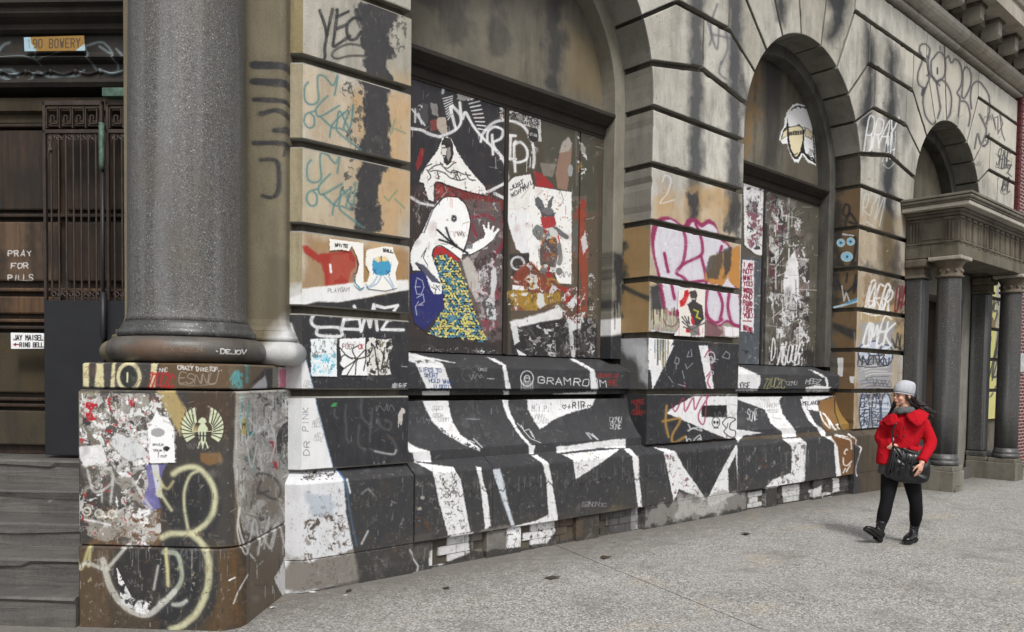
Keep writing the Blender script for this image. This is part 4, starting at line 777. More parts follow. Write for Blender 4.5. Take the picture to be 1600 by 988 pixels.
SP.flecks(Q('g', "190,650 300,640 370,960 270,970"), 120, 1.3, [(60, 58, 58), (110, 104, 98)], k=9, asp=1.6, a=.8); SP.flecks(Q('g', "860,560 1150,535 1040,600 930,680"), 60, 1, [(70, 68, 68), (150, 120, 90)], k=10, asp=1, a=.7); SP.flecks(Q('j', "975,500 1050,500 1045,715 850,745"), 60, 1.4, [(60, 58, 58), (110, 104, 98)], k=11, asp=2.2, a=.8)
SA.flecks(Q('g', "100,300 640,420 1200,480 1200,520 100,560"), 120, 1.0, [(150, 150, 152), (110, 110, 112)], k=1, a=.55); SA.flecks(Q('j', "700,300 1140,400 1140,460 720,450"), 60, 1.1, [(170, 170, 170)], k=2, a=.6); SA.flecks(Q('g', "190,400 420,530 400,540 230,440"), 40, 1.2, [(70, 70, 70)], k=3); SA.flecks(Q('g', "60,50 240,90 100,95"), 40, 1.2, [(90, 88, 86)], k=4, asp=.6)
for i, wd in enumerate(("LIFES TO", "SHORT", "HOLD WHAT", "U GOT!")):
    x, y = Q('g', "%d,%d" % (120+i*24, 132+i*29))[0]; SA.t(wd, x, y, 3.4, .25, -.5, -6.2, 1.1, (44, 62, 110), .9, sp=1.25)
SA.t("GRAMROOM", *Q('g', "728,195")[0], 9.6, .5, -.3, -10.5, 1.5, WH, .95, sp=1.44)
x, y = Q('g', "670,170")[0]; SA.ring(x, y, 10, 12, 1.4, WH); SA.ring(x, y, 4.5, 5, 1.2, WH); SA.ring(x-2, y-1, 1.5, 1.5, 1, WH); SA.ring(x+2.6, y-1, 1.5, 1.5, 1, WH)
for i in range(7): SA.l([(x-9+i*3, y+2+3*sin(i*.5)), (x-9+i*3, y+18)], 1.1, WH, .9)
SA.t("GRIPS OF", *Q('g', "1035,165")[0], 3.9, 0, 0, -6, 1.2, (150, 40, 40), .9, sp=1.1); SA.t("THE", *Q('g', "1078,205")[0], 5, 0, 0, -8, 1.6, (150, 40, 40), .9, sp=1.2)
SA.t("RIP", *Q('g', "905,325")[0], 5, -.2, 0, -10, 1.4, (40, 40, 44)); SA.t("+", *Q('g', "878,330")[0], 5, 0, 0, -9, 1.2, (40, 40, 44)); SA.t("+", *Q('g', "955,325")[0], 4, 0, 0, -9, 1.2, (40, 40, 44)); SA.t("M.I.P.", *Q('g', "695,340")[0], 3.6, 0, 0, -9, 1.1, (120, 120, 124), .8)
for qx in (862, 990): x, y = Q('g', "%d,318" % qx)[0]; SA.l([(x, y+3), (x-3, y-1), (x-2, y-4), (x, y-2), (x+2, y-4), (x+3, y-1), (x, y+3)], 1, (40, 40, 44))
for k_, (sx, sy) in enumerate(((700, 355), (720, 378))): SA.scr(*Q('g', "%d,%d" % (sx, sy))[0], *Q('g', "%d,%d" % (sx+60, sy+22))[0], 4, .8, GR, .7, k_)
for k_, (sx, sy) in enumerate(((180, 310), (185, 350), (215, 370))): SA.scr(*Q('g', "%d,%d" % (sx, sy))[0], *Q('g', "%d,%d" % (sx+50, sy+22))[0], 4, .8, GR, .75, k_+20)
SA.scr(*Q('g', "1095,370")[0], *Q('g', "1155,395")[0], 4, 1.1, WH2, .8, 4); SA.scr(*Q('g', "1100,405")[0], *Q('g', "1155,430")[0], 4, 1.1, WH2, .8, 6); SA.ring(*Q('g', "365,150")[0], 9, 11, .9, GR, .6); SA.scr(*Q('g', "420,118")[0], *Q('g', "465,130")[0], 4, .9, WH2, .8, 9); SA.l(Q('g', "465,170 500,172"), 1.2, WH2); SA.l(Q('g', "360,378 425,380"), 1.6, (150, 160, 170), .7, 1)
for q in ("975,450 1000,480", "1005,455 1035,485", "985,450 1030,480", "395,480 440,525", "375,490 400,500"): SA.l(Q('g', q), 2, WH2, .8, 1.4)
for q in ("655,440 690,480 740,500", "640,410 655,440 680,430 700,470", "620,400 650,430", "690,440 710,480"): SA.l(Q('g', q), 1.3, WH2, .9)
SA.t("JOSE", *Q('j', "703,222")[0], 3.6, 0, -.5, -9, 1.5, (50, 50, 56)); SA.scr(*Q('j', "835,170")[0], *Q('j', "940,215")[0], 6, 1.4, (150, 146, 100), .9, 3); SA.scr(*Q('j', "950,185")[0], *Q('j', "1005,205")[0], 4, .9, WH2, .7, 4); SA.scr(*Q('j', "1050,175")[0], *Q('j', "1125,200")[0], 4, 1.2, WH2, .85, 5); SA.scr(*Q('j', "750,340")[0], *Q('j', "800,385")[0], 4, 1.1, WH2, .85, 6)
SA.t("MELANOX", *Q('j', "1037,308")[0], 2.9, -.2, 0, -6, 1.1, (50, 50, 56)); SA.scr(*Q('j', "840,300")[0], *Q('j', "900,320")[0], 5, .7, GR, .7, 7); SA.scr(*Q('j', "850,330")[0], *Q('j', "910,345")[0], 5, .7, GR, .7, 8)
SA.p(Q('j', "1205,262 1300,262 1300,480 1240,450 1200,360"), (140, 108, 52), .95, 2); SA.l(Q('j', "1200,270 1200,340 1230,430 1300,480"), 1.6, (40, 36, 34)); SA.scr(*Q('j', "1250,290")[0], *Q('j', "1300,325")[0], 4, 1.2, BK, .85, 9)
SP.t("NBS", *Q('o', "1065,465")[0], 7, -1.2, 0, -15, 1.6, WH2, .0)
# ---------------- jambs
S = SJ2
S.p("960,350 1020,350 1020,530 960,530", (166, 128, 66), .6, 8, rough=.3, freq=4); S.p("955,380 978,378 975,460 968,520 955,490", BK, .8, 8, rough=.2); S.l(Q('i', "185,520 260,560 335,590"), 7, BK, .85, 4, curve=True)
S.p("965,524 1018,526 1016,650 1000,700 960,700", (70, 70, 72), .9, 3); S.p(Q('i', "170,800 330,800 335,985 300,985 200,900 170,860"), (190, 192, 195), .85, 9, rough=.12); S.p(Q('j', "165,0 240,0 245,230 200,180"), (196, 198, 200), .8, 9, rough=.1)
S.p("978,612 1014,612 1012,725 995,725", BK, 1, 2)
for i, wd in enumerate(("HORSE", "TO", "CUBBY", "&")): S.t(wd, *Q('j', "%d,%d" % (155+(i % 2)*15, 300+i*28))[0], 3.4, 0, 0, -6.5, 1.3, (168, 50, 46), .95, sp=1.2)
S = SJ3
S.p("1298,290 1347,290 1347,690 1298,690", (128, 94, 48), .5, 10, rough=.3, freq=4); S.p("1296,200 1325,200 1318,330 1312,470 1296,500", (44, 42, 44), .8, 12, rough=.2); S.p(Q('k', "520,650 600,650 660,640 680,790 600,800 540,960 520,960"), (38, 37, 40), .85, 12, rough=.2)
for pt in ("530,190 540,150 560,160 555,200 535,200", "540,250 560,190 595,240 560,230", "545,290 590,310 580,400 560,440 580,420", "520,430 570,450 590,420", "500,500 540,560 590,520", "550,470 545,510", "590,480 580,560 600,500"): S.l(Q('l', pt), 3.6, (38, 38, 44), .92, 1.4, curve=True)
for x, y, rx, ry in ((520, 328, 18, 18), (566, 322, 18, 18), (548, 393, 27, 22)): x, y = Q('l', "%d,%d" % (x, y))[0]; S.ell(x, y, rx/2.993, ry/2.993, (150, 204, 232)); S.ring(x, y, rx/2.993, ry/2.993, 1.2, (220, 235, 240)); S.ell(x, y, 1.6, 1.6, (60, 70, 90))
S.l(Q('l', "530,288 580,295"), 2.6, WH); S.l(Q('l', "490,630 540,618 600,600"), 3.6, (196, 220, 235)); S.l(Q('l', "550,610 600,590"), 4, (90, 160, 200), .9, 1.4); S.l(Q('l', "525,530 535,600 545,560 560,600"), 2.2, (200, 205, 208)); S.p(Q('l', "480,700 600,740 600,790 480,730"), BK, .85, 5)
S.l(Q('l', "508,870 528,870 525,950 510,950 508,870"), 2.4, WH); S.p(Q('l', "505,865 530,865 527,950 508,950"), WH, .9); S.p(Q('l', "560,950 585,955 580,985 565,985"), WH)
S.l("1335,520 1338,560 1336,600", 3, (190, 192, 196), .5, 2)
SFr.p("940,420 960,420 958,500 945,520", BK, .85, 7, rough=.2); SFr.p("940,500 985,495 985,520 940,528", WH, .95, 4, rough=.05); SFr.p("936,528 985,522 985,600 936,600", BK, 1, 3); SFr.p("958,395 975,395 972,480 962,470", BK, .95, 5, rough=.1); SFr.drips(960, 974, 470, 45, 10, 1.6, BK, .9, 3)
# ---------------- pedestal of the big column
S = SD
S.p("100,555 480,555 480,1000 100,1000", (92, 78, 60), .6, 2)
S.p(Q('a', "250,50 545,50 545,150 250,150"), (60, 58, 58), .95, 2); S.p(Q('a', "545,50 820,50 820,150 545,150"), (92, 74, 54), .9, 4)
for q in ("262,60 300,60 300,150 268,150", "325,62 350,62 352,150 318,150", "380,60 392,60 388,150 372,150", "515,62 538,62 528,148 510,148"): S.p(Q('a', q), CRM, .95, 2)
S.ring(*Q('a', "438,108")[0], 17, 21, 6, CRM, .97, 2); S.ell(*Q('a', "436,108")[0], 12, 17, (40, 46, 46)); S.l(Q('a', "433,95 432,125"), 3, CRM)
S.t("CRAZY DIKE", *Q('a', "608,82")[0], 3.9, .3, -.4, -6, 1.3, WH, .95, sp=1.25); S.t("TOP..", *Q('a', "715,88")[0], 4, 0, 0, -7, 1.3, WH, .95, sp=1.2); S.scr(*Q('a', "615,95")[0], *Q('a', "735,130")[0], 5, 2, (170, 164, 156), .6, 2); S.scr(*Q('a', "505,95")[0], *Q('a', "590,140")[0], 6, 2.6, (170, 34, 44), .9, 3); S.scr(*Q('a', "545,80")[0], *Q('a', "570,92")[0], 3, 1.4, WH2, .9, 4)
S.scr(*Q('a', "285,70")[0], *Q('a', "320,110")[0], 3, .9, (110, 70, 60), .8, 7)
S.p(Q('x', "0,560 440,570 440,790 0,790"), (104, 92, 74), .8, 4); S.p(Q('x', "215,760 360,600 440,590 440,790 385,780 370,660"), (48, 46, 50), .9, 2); S.p(Q('x', "370,660 385,790 225,790 290,730"), (172, 174, 180), .95, 1.4); S.p(Q('x', "435,585 490,580 490,790 435,790"), (120, 118, 112), .9, 2); S.p(Q('x', "490,575 665,590 668,790 490,790"), (206, 200, 196), 1, 1.4); S.p(Q('x', "498,600 645,605 645,780 498,775"), (208, 122, 146), 1, 1.6)
S.scr(*Q('x', "40,640")[0], *Q('x', "130,770")[0], 3, 4.2, (88, 150, 154), .9, 6); S.l(Q('x', "190,570 192,720"), 5, (88, 150, 154), .8, 2); S.l(Q('x', "20,700 60,640 110,650 140,760"), 4, (88, 150, 154), .9, 1.6)
# lower stone: front
S.p(Q('a', "250,150 810,150 810,690 250,690"), (56, 54, 54), .9, 3); S.p(Q('a', "640,150 815,150 800,350 640,300"), (70, 54, 40), .7, 10, rough=.2)
S.p(Q('a', "255,155 340,155 345,400 255,400"), (176, 168, 140), .8, 5, rough=.2); S.p(Q('a', "250,690 860,690 860,1000 250,1000"), (66, 57, 48), .95, 3); S.p(Q('a', "370,560 560,560 560,700 290,700"), (110, 82, 58), .85, 8, rough=.25)
S.p(Q('a', "255,700 390,690 370,1000 255,1000"), (84, 68, 52), .8, 8, rough=.15); S.p(Q('a', "720,700 850,690 850,960 720,990"), (88, 66, 42), .7, 14, rough=.25); S.l(Q('a', "805,700 812,900 830,960"), 4, (116, 76, 40), .5, 6)
S.p(Q('a', "530,150 600,150 690,300 620,310 560,220"), (176, 156, 104), .9, 5, rough=.1)
ZON = Q('a', "270,165 560,165 610,300 605,400 545,420 555,640 520,700 400,700 270,640")
S.p(Q('a', "270,165 545,165 600,290 605,405 545,420 550,560 440,600 400,560 300,500 262,400"), (96, 92, 88), .7, 5, rough=.15, freq=9)
S.flecks(ZON, 330, 5.5, [(196, 195, 192), (150, 146, 138)], k=3, asp=1.1, a=.9); S.flecks(ZON, 330, 4.6, [WH, WH2, (70, 68, 66), (120, 112, 100), WH, (52, 52, 54), (196, 194, 190)], k=1, asp=.9); S.flecks(Q('a', "300,170 560,170 600,300 600,400 500,420 300,420"), 240, 3.6, [WH, (216, 216, 214)], k=4); S.flecks(ZON, 300, 2.2, [WH, (60, 58, 58), (150, 142, 128), (170, 40, 48), WH2], k=2); S.flecks(ZON, 40, 3.4, [(168, 32, 44)], k=3)
S.p(Q('a', "400,300 470,330 520,380 440,400 380,340"), WH2, .95, 1.6, rough=.08, freq=14); S.p(Q('a', "255,350 350,340 370,400 290,420"), WH, .9, 2, rough=.1, freq=12)
S.flecks(Q('a', "265,190 330,190 340,260 290,260"), 26, 3, [(176, 28, 44)], k=5)
def eagle_note(S):
    S.p(Q('a', "510,290 540,225 560,255 600,280 606,404 518,406 512,340"), (222, 222, 222), 1, .9)
    S.ell(*Q('a', "545,300")[0], 11, 7, (150, 150, 150)); S.t("SMILE", *Q('a', "528,345")[0], 2.6, 0, 0, -3, .8, (60, 60, 60)); S.t("YOUR", *Q('a', "530,365")[0], 2.6, 0, 0, -3, .8, (60, 60, 60)); S.t("OUT", *Q('a', "555,385")[0], 2.6, 0, 0, -3, .8, (60, 60, 60)); S.ell(*Q('a', "575,355")[0], 5, 4, BK)
eagle_note(S)
S.p(Q('a', "500,410 575,408 560,440 540,520 560,560 520,570 490,540 510,480"), (104, 100, 160), .85, 2, rough=.08, freq=12); S.p(Q('a', "520,410 545,410 560,530 540,520"), WH2, .9, 1.4)
for q, wd in (("455,460 490,520 520,560", 4), ("300,430 320,500 350,500 385,470 380,430 330,410", 4), ("390,450 380,540", 4), ("350,500 350,540", 3)): S.l(Q('a', q), wd, (196, 194, 190), .8, 2, curve=True)
for x, y in ((298, 573), (340, 580), (385, 582)): S.ring(*Q('a', "%d,%d" % (x, y))[0], 6, 6, 3, (214, 210, 196), .9)
S.l(Q('a', "290,600 340,610 380,620"), 3, WH, .9, 1.4); S.p(Q('a', "258,500 275,520 270,650 258,640"), WH, .9, 2, rough=.1)
# pale yellow throw-up
S.p(Q('a', "400,700 700,690 740,860 640,980 430,900 380,800"), (40, 41, 44), .8, 10, rough=.06)
S.p(Q('v', "60,150 180,100 250,110 320,180 330,330 300,440 230,500 300,580 320,720 290,860 200,960 60,988 0,988 0,480 60,440 0,300"), (40, 42, 46), .85, 7)
YL = (198, 190, 134)
for q, wd in (("70,140 120,110 190,105 250,150 290,230 290,320 260,390 200,440 160,460 60,460 10,480", 10), ("150,440 130,330 130,230 160,150 200,125", 5), ("170,460 220,510 255,580 262,680 245,780 200,880 130,945 60,975", 12), ("0,240 30,290 60,335", 5), ("30,550 40,640 42,730", 5), ("-30,130 10,200 -20,250", 4)):
    S.l(Q('v', q), wd, (190, 186, 146), .9, 4.5, curve=True); S.l(Q('v', q), wd*.4, (210, 212, 184), .55, 3.5, curve=True)
for q, wd, c in (("20,560 90,570 115,650 110,720 60,790 0,830", 8, (176, 184, 164)), ("70,840 110,840 140,820", 7, (190, 196, 186)), ("10,200 40,220 70,180", 4, YL)): S.l(Q('v', q), wd, c, .85, 3.4, curve=True)
for q, wd in (("260,720 280,770 310,690 305,760", 5), ("355,740 380,830 430,900 500,930 560,890 600,850", 10), ("350,770 300,750 270,770", 6), ("430,700 370,770", 6), ("570,700 575,760 580,830", 5), ("545,760 530,840", 4)): S.l(Q('a', q), wd, (196, 196, 188) if wd != 5 else YL, .85, 3, curve=True)
S.flecks(Q('a', "400,760 450,860 540,890 500,930 420,900"), 60, 2.6, [WH, WH2], k=6, asp=1.4); S.p(Q('a', "690,370 760,370 770,400 720,415 690,400"), (128, 96, 60), .85, 3)
S.flecks(Q('a', "255,690 860,690 860,1000 255,1000"), 150, 2.2, [(92, 74, 56), (50, 46, 42), (120, 112, 100), (40, 38, 38)], k=12, asp=1.3, a=.55)
# stencilled eagle with spread wings
EG = (206, 214, 180); ex, ey = Q('a', "698,285")[0]
S.clean = True
for sgn in (-1, 1):
    q = [(ex+sgn*(4+29*cos(t)), ey-1+33*sin(t)) for t in [-1.28+2.05*j/12 for j in range(13)]]+[(ex+sgn*(6+9*cos(t)), ey+3+13*sin(t)) for t in [.9-2.1*j/8 for j in range(9)]]
    S.p(q, EG, .96, .9)
    for i in range(8):
        t = -1.12+.235*i; S.l([(ex+sgn*(7+10*cos(t+.25)), ey+2+12*sin(t+.25)), (ex+sgn*(5+21*cos(t+.10)), ey+23*sin(t+.10)), (ex+sgn*(4+31*cos(t)), ey-1+35*sin(t))], 1.5, (38, 36, 34), .95, .7, curve=True)
S.p([(ex-5, ey-14), (ex-1, ey-17), (ex+4, ey-15), (ex+6, ey-10), (ex+3, ey-7), (ex+8, ey), (ex+6, ey+16), (ex, ey+30), (ex-6, ey+16), (ex-8, ey), (ex-3, ey-7), (ex-8, ey-9)], EG, .95, .9)
for dx in (-9, -4, 1, 6, 11): S.l([(ex+dx, ey+6), (ex+dx, ey+20-abs(dx)*.3)], 2.2, BK, .9, .7)
S.l([(ex-12, ey+12), (ex+13, ey+12)], 1.6, BK, .9, .7); S.l([(ex-13, ey+5), (ex+14, ey+5)], 1.4, EG, .95, .7)
for dx in (-8, 0, 8): S.l([(ex+dx*.6, ey+22), (ex+dx, ey+31)], 2.2, EG, .95, .8)
S.clean = False
# side face
S.p(Q('a', "815,150 1040,150 1040,660 850,690 820,560 805,420"), (164, 161, 156), .92, 3, rough=.05); S.p(Q('a', "850,470 890,440 960,440 1000,520 960,600 870,600"), (104, 92, 78), .6, 8, rough=.2); S.p(Q('a', "820,560 860,640 1010,600 1010,680 850,760 815,700"), (74, 66, 60), .7, 6, rough=.2); S.p(Q('a', "850,690 1020,610 1020,880 850,960"), (104, 94, 82), .85, 3)
S.flecks(Q('a', "830,160 1030,160 1030,440 840,440"), 200, 2.6, [WH, WH2, (110, 104, 98), (86, 120, 120), (160, 156, 150), (60, 58, 56)], k=7, asp=2.2, a=.85); S.drips(*(Q('a', "830,0")[0][0], Q('a', "1030,0")[0][0]), Q('a', "0,230")[0][1], 60, 40, 1.6, (196, 196, 196), .8, 4)
for q in ("840,170 830,260 850,300", "860,200 850,300", "880,380 875,430"): S.l(Q('a', q), 3, (104, 164, 164), .8, 2)
for q in ("880,455 900,440 950,460 970,500 950,530 890,500", "890,560 900,600 930,590", "900,470 890,510 930,500"): S.l(Q('a', q), 3.4, (60, 58, 58), .8, 1.6, curve=True)
for q in ("860,600 830,560 825,620 850,700 880,740", "870,650 880,620 900,690", "900,650 890,720", "930,610 910,700", "940,640 950,620 930,700", "990,620 985,690"): S.l(Q('a', q), 3.2, (206, 204, 200), .9, 1.4, curve=True)
S.p(Q('a', "965,770 985,720 988,840 975,865 950,820 945,800"), WH, .95, 1.4, rough=.05); S.l(Q('a', "855,790 820,850 805,890"), 2.6, WH2, .9, 1.4); S.l(Q('a', "860,690 858,800"), 1, (40, 38, 36)); S.l(Q('a', "790,810 810,800"), 2.6, WH)
S.p(Q('a', "975,180 1030,165 1035,260 1000,250 985,300 970,240"), (196, 194, 190), .95, 1); S.flecks(Q('a', "975,180 1030,170 1032,250 985,260"), 50, 1.8, [BK, (40, 40, 42), WH], k=8, asp=1.8)
S.p(Q('a', "985,265 1005,258 1000,300 990,350 985,355 980,330 968,375 958,370 955,320 962,290"), (34, 33, 35), 1, .9, rough=.01); S.p(Q('a', "836,255 852,252 850,308 835,306"), (176, 160, 96)); S.t("M", *Q('a', "838,285")[0], 4, 0, 0, -8, 1.4, (60, 50, 30)); S.p(Q('a', "860,298 880,296 878,312 860,314"), (50, 120, 110))
S.flecks(Q('a', "925,330 950,330 960,430 945,420"), 14, 2.2, [(170, 34, 52)], k=9, asp=2); S.flecks(Q('a', "1005,330 1025,330 1020,380 1005,370"), 8, 2.2, [(170, 34, 52)], k=10, asp=2)
DKC = ((150, 150, 152), (96, 95, 96), (190, 190, 188), (80, 66, 54))
SN.clutter("474,490 636,505 636,730 530,735", 120, 1, DKC, al=(.1, .45), tags=5); SN.clutter("474,20 636,60 636,460 474,420", 110, 2, ((90, 82, 70), (60, 56, 50), (196, 190, 176)), al=(.15, .5))
SF.clutter("1015,535 1155,540 1155,725 1005,720", 130, 3, DKC, al=(.15, .5), tags=7); SF.clutter("1015,0 1410,60 1410,480 1015,330", 420, 4, ((84, 80, 72), (52, 50, 48), (196, 190, 178)), w=(.5, 1.1), ln=(1, 7), al=(.2, .65)); SF.clutter("1340,420 1415,430 1415,690 1340,690", 120, 5, DKC+((40, 38, 38),), al=(.3, .8), tags=14)
SF.clutter("1420,130 1588,230 1588,300 1540,290", 30, 6, ((60, 56, 56),), al=(.3, .6), tags=2)
SP.clutter("475,740 1340,680 1340,790 475,920", 520, 7, DKC, al=(.15, .6), tags=6); SP.clutter("475,880 640,855 1340,740 1340,790 475,920", 240, 8, ((120, 114, 106), (150, 146, 138), (86, 66, 48), (170, 168, 164)), w=(.8, 2.2), al=(.2, .6))
SA.clutter("640,560 1340,560 1340,700 640,720", 420, 9, DKC, al=(.15, .55), tags=9)
SD.clutter("116,610 370,610 370,985 116,985", 420, 10, ((196, 196, 194), (40, 40, 42), (120, 100, 78), (150, 150, 148)), w=(.8, 1.8), al=(.2, .7), tags=12); SD.clutter("370,610 466,610 458,920 370,975", 320, 11, ((210, 210, 208), (60, 58, 56), (110, 100, 86)), w=(.8, 2), ln=(4, 22), al=(.25, .75), tags=14); SD.clutter("120,568 466,568 466,606 120,606", 60, 12, DKC, al=(.2, .6), tags=3)
SWa.clutter("645,120 940,200 940,560 645,550", 520, 13, ((40, 38, 38), (190, 188, 184), (110, 96, 84), (120, 60, 56)), w=(.6, 1.4), ln=(2, 16), al=(.2, .7), tags=4)
SP.flecks("475,760 1340,690 1340,780 475,920", 420, 1.1, [BKW, (84, 82, 80)], k=21, asp=1.6, a=.55); SA.flecks("640,560 1340,560 1340,700 640,720", 240, 1.1, [BKW, (96, 94, 92)], k=22, asp=1.3, a=.45); SP.flecks("475,900 1340,745 1340,790 475,925", 160, 2.0, [(104, 98, 90), (60, 58, 55)], k=23, asp=1.2, a=.6)
SWb.clutter("1163,290 1280,330 1280,570 1163,570", 320, 14, ((44, 42, 42), (190, 188, 184), (110, 100, 92)), w=(.5, 1.3), ln=(3, 16), al=(.3, .8), tags=3)
SWb.clutter("1196,300 1240,320 1250,520 1196,560", 160, 15, ((214, 212, 208), (50, 48, 48)), w=(.8, 2.4), ln=(8, 34), al=(.5, .95))
SN.drips(492, 630, 522, 26, 9, 1.0, WH, .8, 31); SF.drips(1025, 1150, 512, 20, 12, 1.0, (150, 60, 96), .7, 32); SF.drips(1345, 1392, 485, 22, 9, .9, WH, .8, 33); SF.drips(1345, 1392, 540, 20, 9, .9, WH, .8, 34); SWa.drips(765, 830, 246, 26, 7, 1.0, WH, .8, 35); SWa.drips(645, 785, 300, 40, 14, .9, (170, 60, 60), .5, 36); SWa.drips(640, 785, 200, 20, 6, 1, WH, .7, 37); SWb.drips(1200, 1245, 565, 12, 8, .8, WH, .7, 38)
SP.drips(650, 1300, 760, 30, 60, .9, (190, 190, 188), .35, 39, dy=-60); SD.drips(150, 350, 860, 50, 26, 1.0, (186, 186, 176), .5, 40)
SD.flecks(Q('a', "815,160 1035,160 1035,600 850,670 820,560"), 160, 3.2, [(206, 205, 202), (120, 114, 106), (190, 188, 184)], k=51, asp=2.6, a=.6)
for q in ("830,560 820,640 850,720 880,600 900,690 930,590", "900,640 935,700 960,610 985,700 1005,610", "850,330 870,420 890,340 905,430", "930,250 950,330 935,400", "860,250 880,290 850,330"): SD.l(Q('a', q), 3, (208, 207, 204), .8, 1.2, curve=True)
SD.flecks(Q('a', "260,730 700,730 700,980 260,980"), 60, 2.6, [(190, 188, 180), (150, 146, 136), (176, 168, 130)], k=52, asp=1.2, a=.7)
IM = {s_.name: s_.image() for s_ in (SF, SN, SWa, SWb, SLa, SA, SP, SD, SJ2, SJ3, SC1, SC2, SFr)}
# ------------------------------------------------------------------ materials
TAN, TAN2, TAN3 = (188, 184, 173), (166, 162, 151), (136, 132, 122)
def fst(name, sh, **kw): return stone(name, TAN, TAN2, TAN3, img=IM[sh], **kw)
M_F = fst('facade_stone', 'facade', streak=.45, wear=.1, pit=1, soot=.25)
M_N = fst('near_pier_stone', 'near_pier', streak=.5, wear=.12, pit=.8, soot=.08)
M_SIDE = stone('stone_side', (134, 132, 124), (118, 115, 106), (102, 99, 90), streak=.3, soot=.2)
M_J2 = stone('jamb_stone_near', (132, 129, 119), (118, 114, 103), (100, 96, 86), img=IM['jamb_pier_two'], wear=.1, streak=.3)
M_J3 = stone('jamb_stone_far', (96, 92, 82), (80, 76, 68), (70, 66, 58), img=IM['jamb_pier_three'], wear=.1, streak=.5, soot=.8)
M_FR = stone('frame_stone', (140, 136, 124), (122, 118, 106), (104, 100, 90), img=IM['reveal_frames'], wear=.1, streak=.3)
M_FR2 = stone('frame_stone_sooty', (92, 90, 84), (72, 70, 64), (60, 58, 54), streak=.5, soot=.6)
M_C1 = stone('entrance_return_stone', (150, 140, 112), (134, 120, 88), (118, 106, 80), img=IM['entrance_return'], wear=.1)
M_C2 = stone('pilaster_stone', (116, 108, 88), (104, 95, 76), (92, 84, 68), img=IM['pilaster'], wear=.05, streak=.25)
M_GRV = stone('groove_stone', (98, 92, 80), (76, 70, 62), (60, 56, 50), streak=.5, soot=.5)
M_WA = stone('board_paint_near', (86, 78, 66), (74, 68, 58), (64, 58, 50), img=IM['boards_one'], wear=.06, pit=0, rough=.6)
M_WB = stone('board_paint_far', (86, 78, 66), (74, 68, 58), (64, 58, 50), img=IM['boards_two'], wear=.06, pit=0, rough=.6)
M_L = stone('lunette_stucco', (112, 106, 92), (94, 90, 80), (76, 72, 66), img=IM['lunettes'], wear=.05, pit=.2, streak=.55)
M_A = stone('apron_paint', (66, 60, 52), (58, 52, 46), (74, 66, 54), img=IM['apron'], wear=.3, pit=0, rough=.55)
M_P = stone('plinth_paint', (84, 76, 64), (66, 58, 48), (92, 74, 54), img=IM['plinth'], wear=.55, pit=0, rough=.6)
M_D = stone('pedestal_paint', (92, 78, 60), (76, 62, 48), (100, 76, 50), img=IM['pedestal'], wear=.35, pit=0, rough=.5)
M_BLK = stone('black_timber', (52, 47, 41), (44, 40, 36), (62, 54, 44), streak=.4, pit=0)
M_DK = stone('dark_portico_stone', (122, 117, 104), (100, 95, 83), (82, 77, 66), streak=.5, soot=.35)
M_MOD = stone('cornice_stone', (120, 112, 98), (96, 88, 76), (80, 72, 62), streak=.5, soot=.6)
M_MODL = stone('cornice_pale_stone', (176, 170, 158), (160, 154, 142), (140, 132, 120), streak=.3, soot=.15)
def granite(name, c, light, dark, rough=.3, dirt=.5):
    a = N(name); v = a.voro(185, 'Color'); s1 = a.n('ShaderNodeSeparateColor'); a.t.links.new(v, s1.inputs[0]); r_ = s1.outputs[0]
    col = a.mix(a.ramp(r_, .55, .7), lin(c), lin(light)); col = a.mix(a.ramp(s1.outputs[1], .66, .8), col, lin(dark))
    col = a.mix(a.ramp(s1.outputs[2], .985, .99), col, lin((170, 168, 160))); sk = a.noise((9, 9, .25), 3, .5); col = a.mix(a.ramp(sk, .52, .68, 0, .3), col, lin((140, 142, 144)))
    n = a.noise((5, 5, .8), 4, .6); col = a.mix(a.mul(a.ramp(n, .35, .7), dirt), col, lin(tuple(x*.8 for x in c)))
    n2 = a.noise((2.5, 2.5, 1.2), 5, .7); col = a.mix(a.ramp(n2, .55, .75, 0, .45), col, lin((92, 78, 58)))
    return a.fin(col, a.ramp(n, .3, .7, rough, rough+.2), a.bump(r_, .08, .003), .5)
M_GR = granite('speckled_granite', (86, 84, 80), (112, 110, 106), (52, 51, 50), .36)
M_GR2 = granite('portico_granite', (66, 66, 65), (82, 82, 80), (46, 46, 46), .34)
M_SLATE = stone('step_slate', (84, 82, 79), (62, 60, 58), (112, 108, 102), streak=.35, pit=0, grain=60, rough=.7)
_t = M_SLATE.node_tree; _b = [q for q in _t.nodes if q.type == 'BSDF_PRINCIPLED'][0]
a = N('layered_slate'); st_ = a.noise((1.2, 1.2, 22), 5, .6, dist=1.2); g_ = a.noise((3, 3, 5), 5, .7); f_ = a.noise(60, 3, .7); w_ = a.noise((4, 4, 9), 4, .75)
c_ = a.mix(a.ramp(st_, .35, .65), lin((72, 70, 68)), lin((92, 90, 86))); c_ = a.mix(a.ramp(g_, .45, .7, 0, .6), c_, lin((54, 52, 50))); c_ = a.mix(a.ramp(w_, .66, .72, 0, .5), c_, lin((150, 148, 142))); c_ = a.mix(a.ramp(f_, .4, .8, 0, .3), c_, lin((120, 116, 110)))
M_SLATE = a.fin(c_, .65, a.bump(a.mul(st_, a.mul(f_, .2), 'ADD'), .5, .015), .35)
M_IRON = plain('gate_iron', (72, 60, 54), .55, .4, .3, .35, 9, .3)
M_IRONB = plain('gate_panel_paint', (35, 36, 40), .5, .35, 0, .2, 5, .12)
M_VERD = plain('verdigris_bronze', (92, 118, 104), .6, .3, .2, .5, 14, .4)
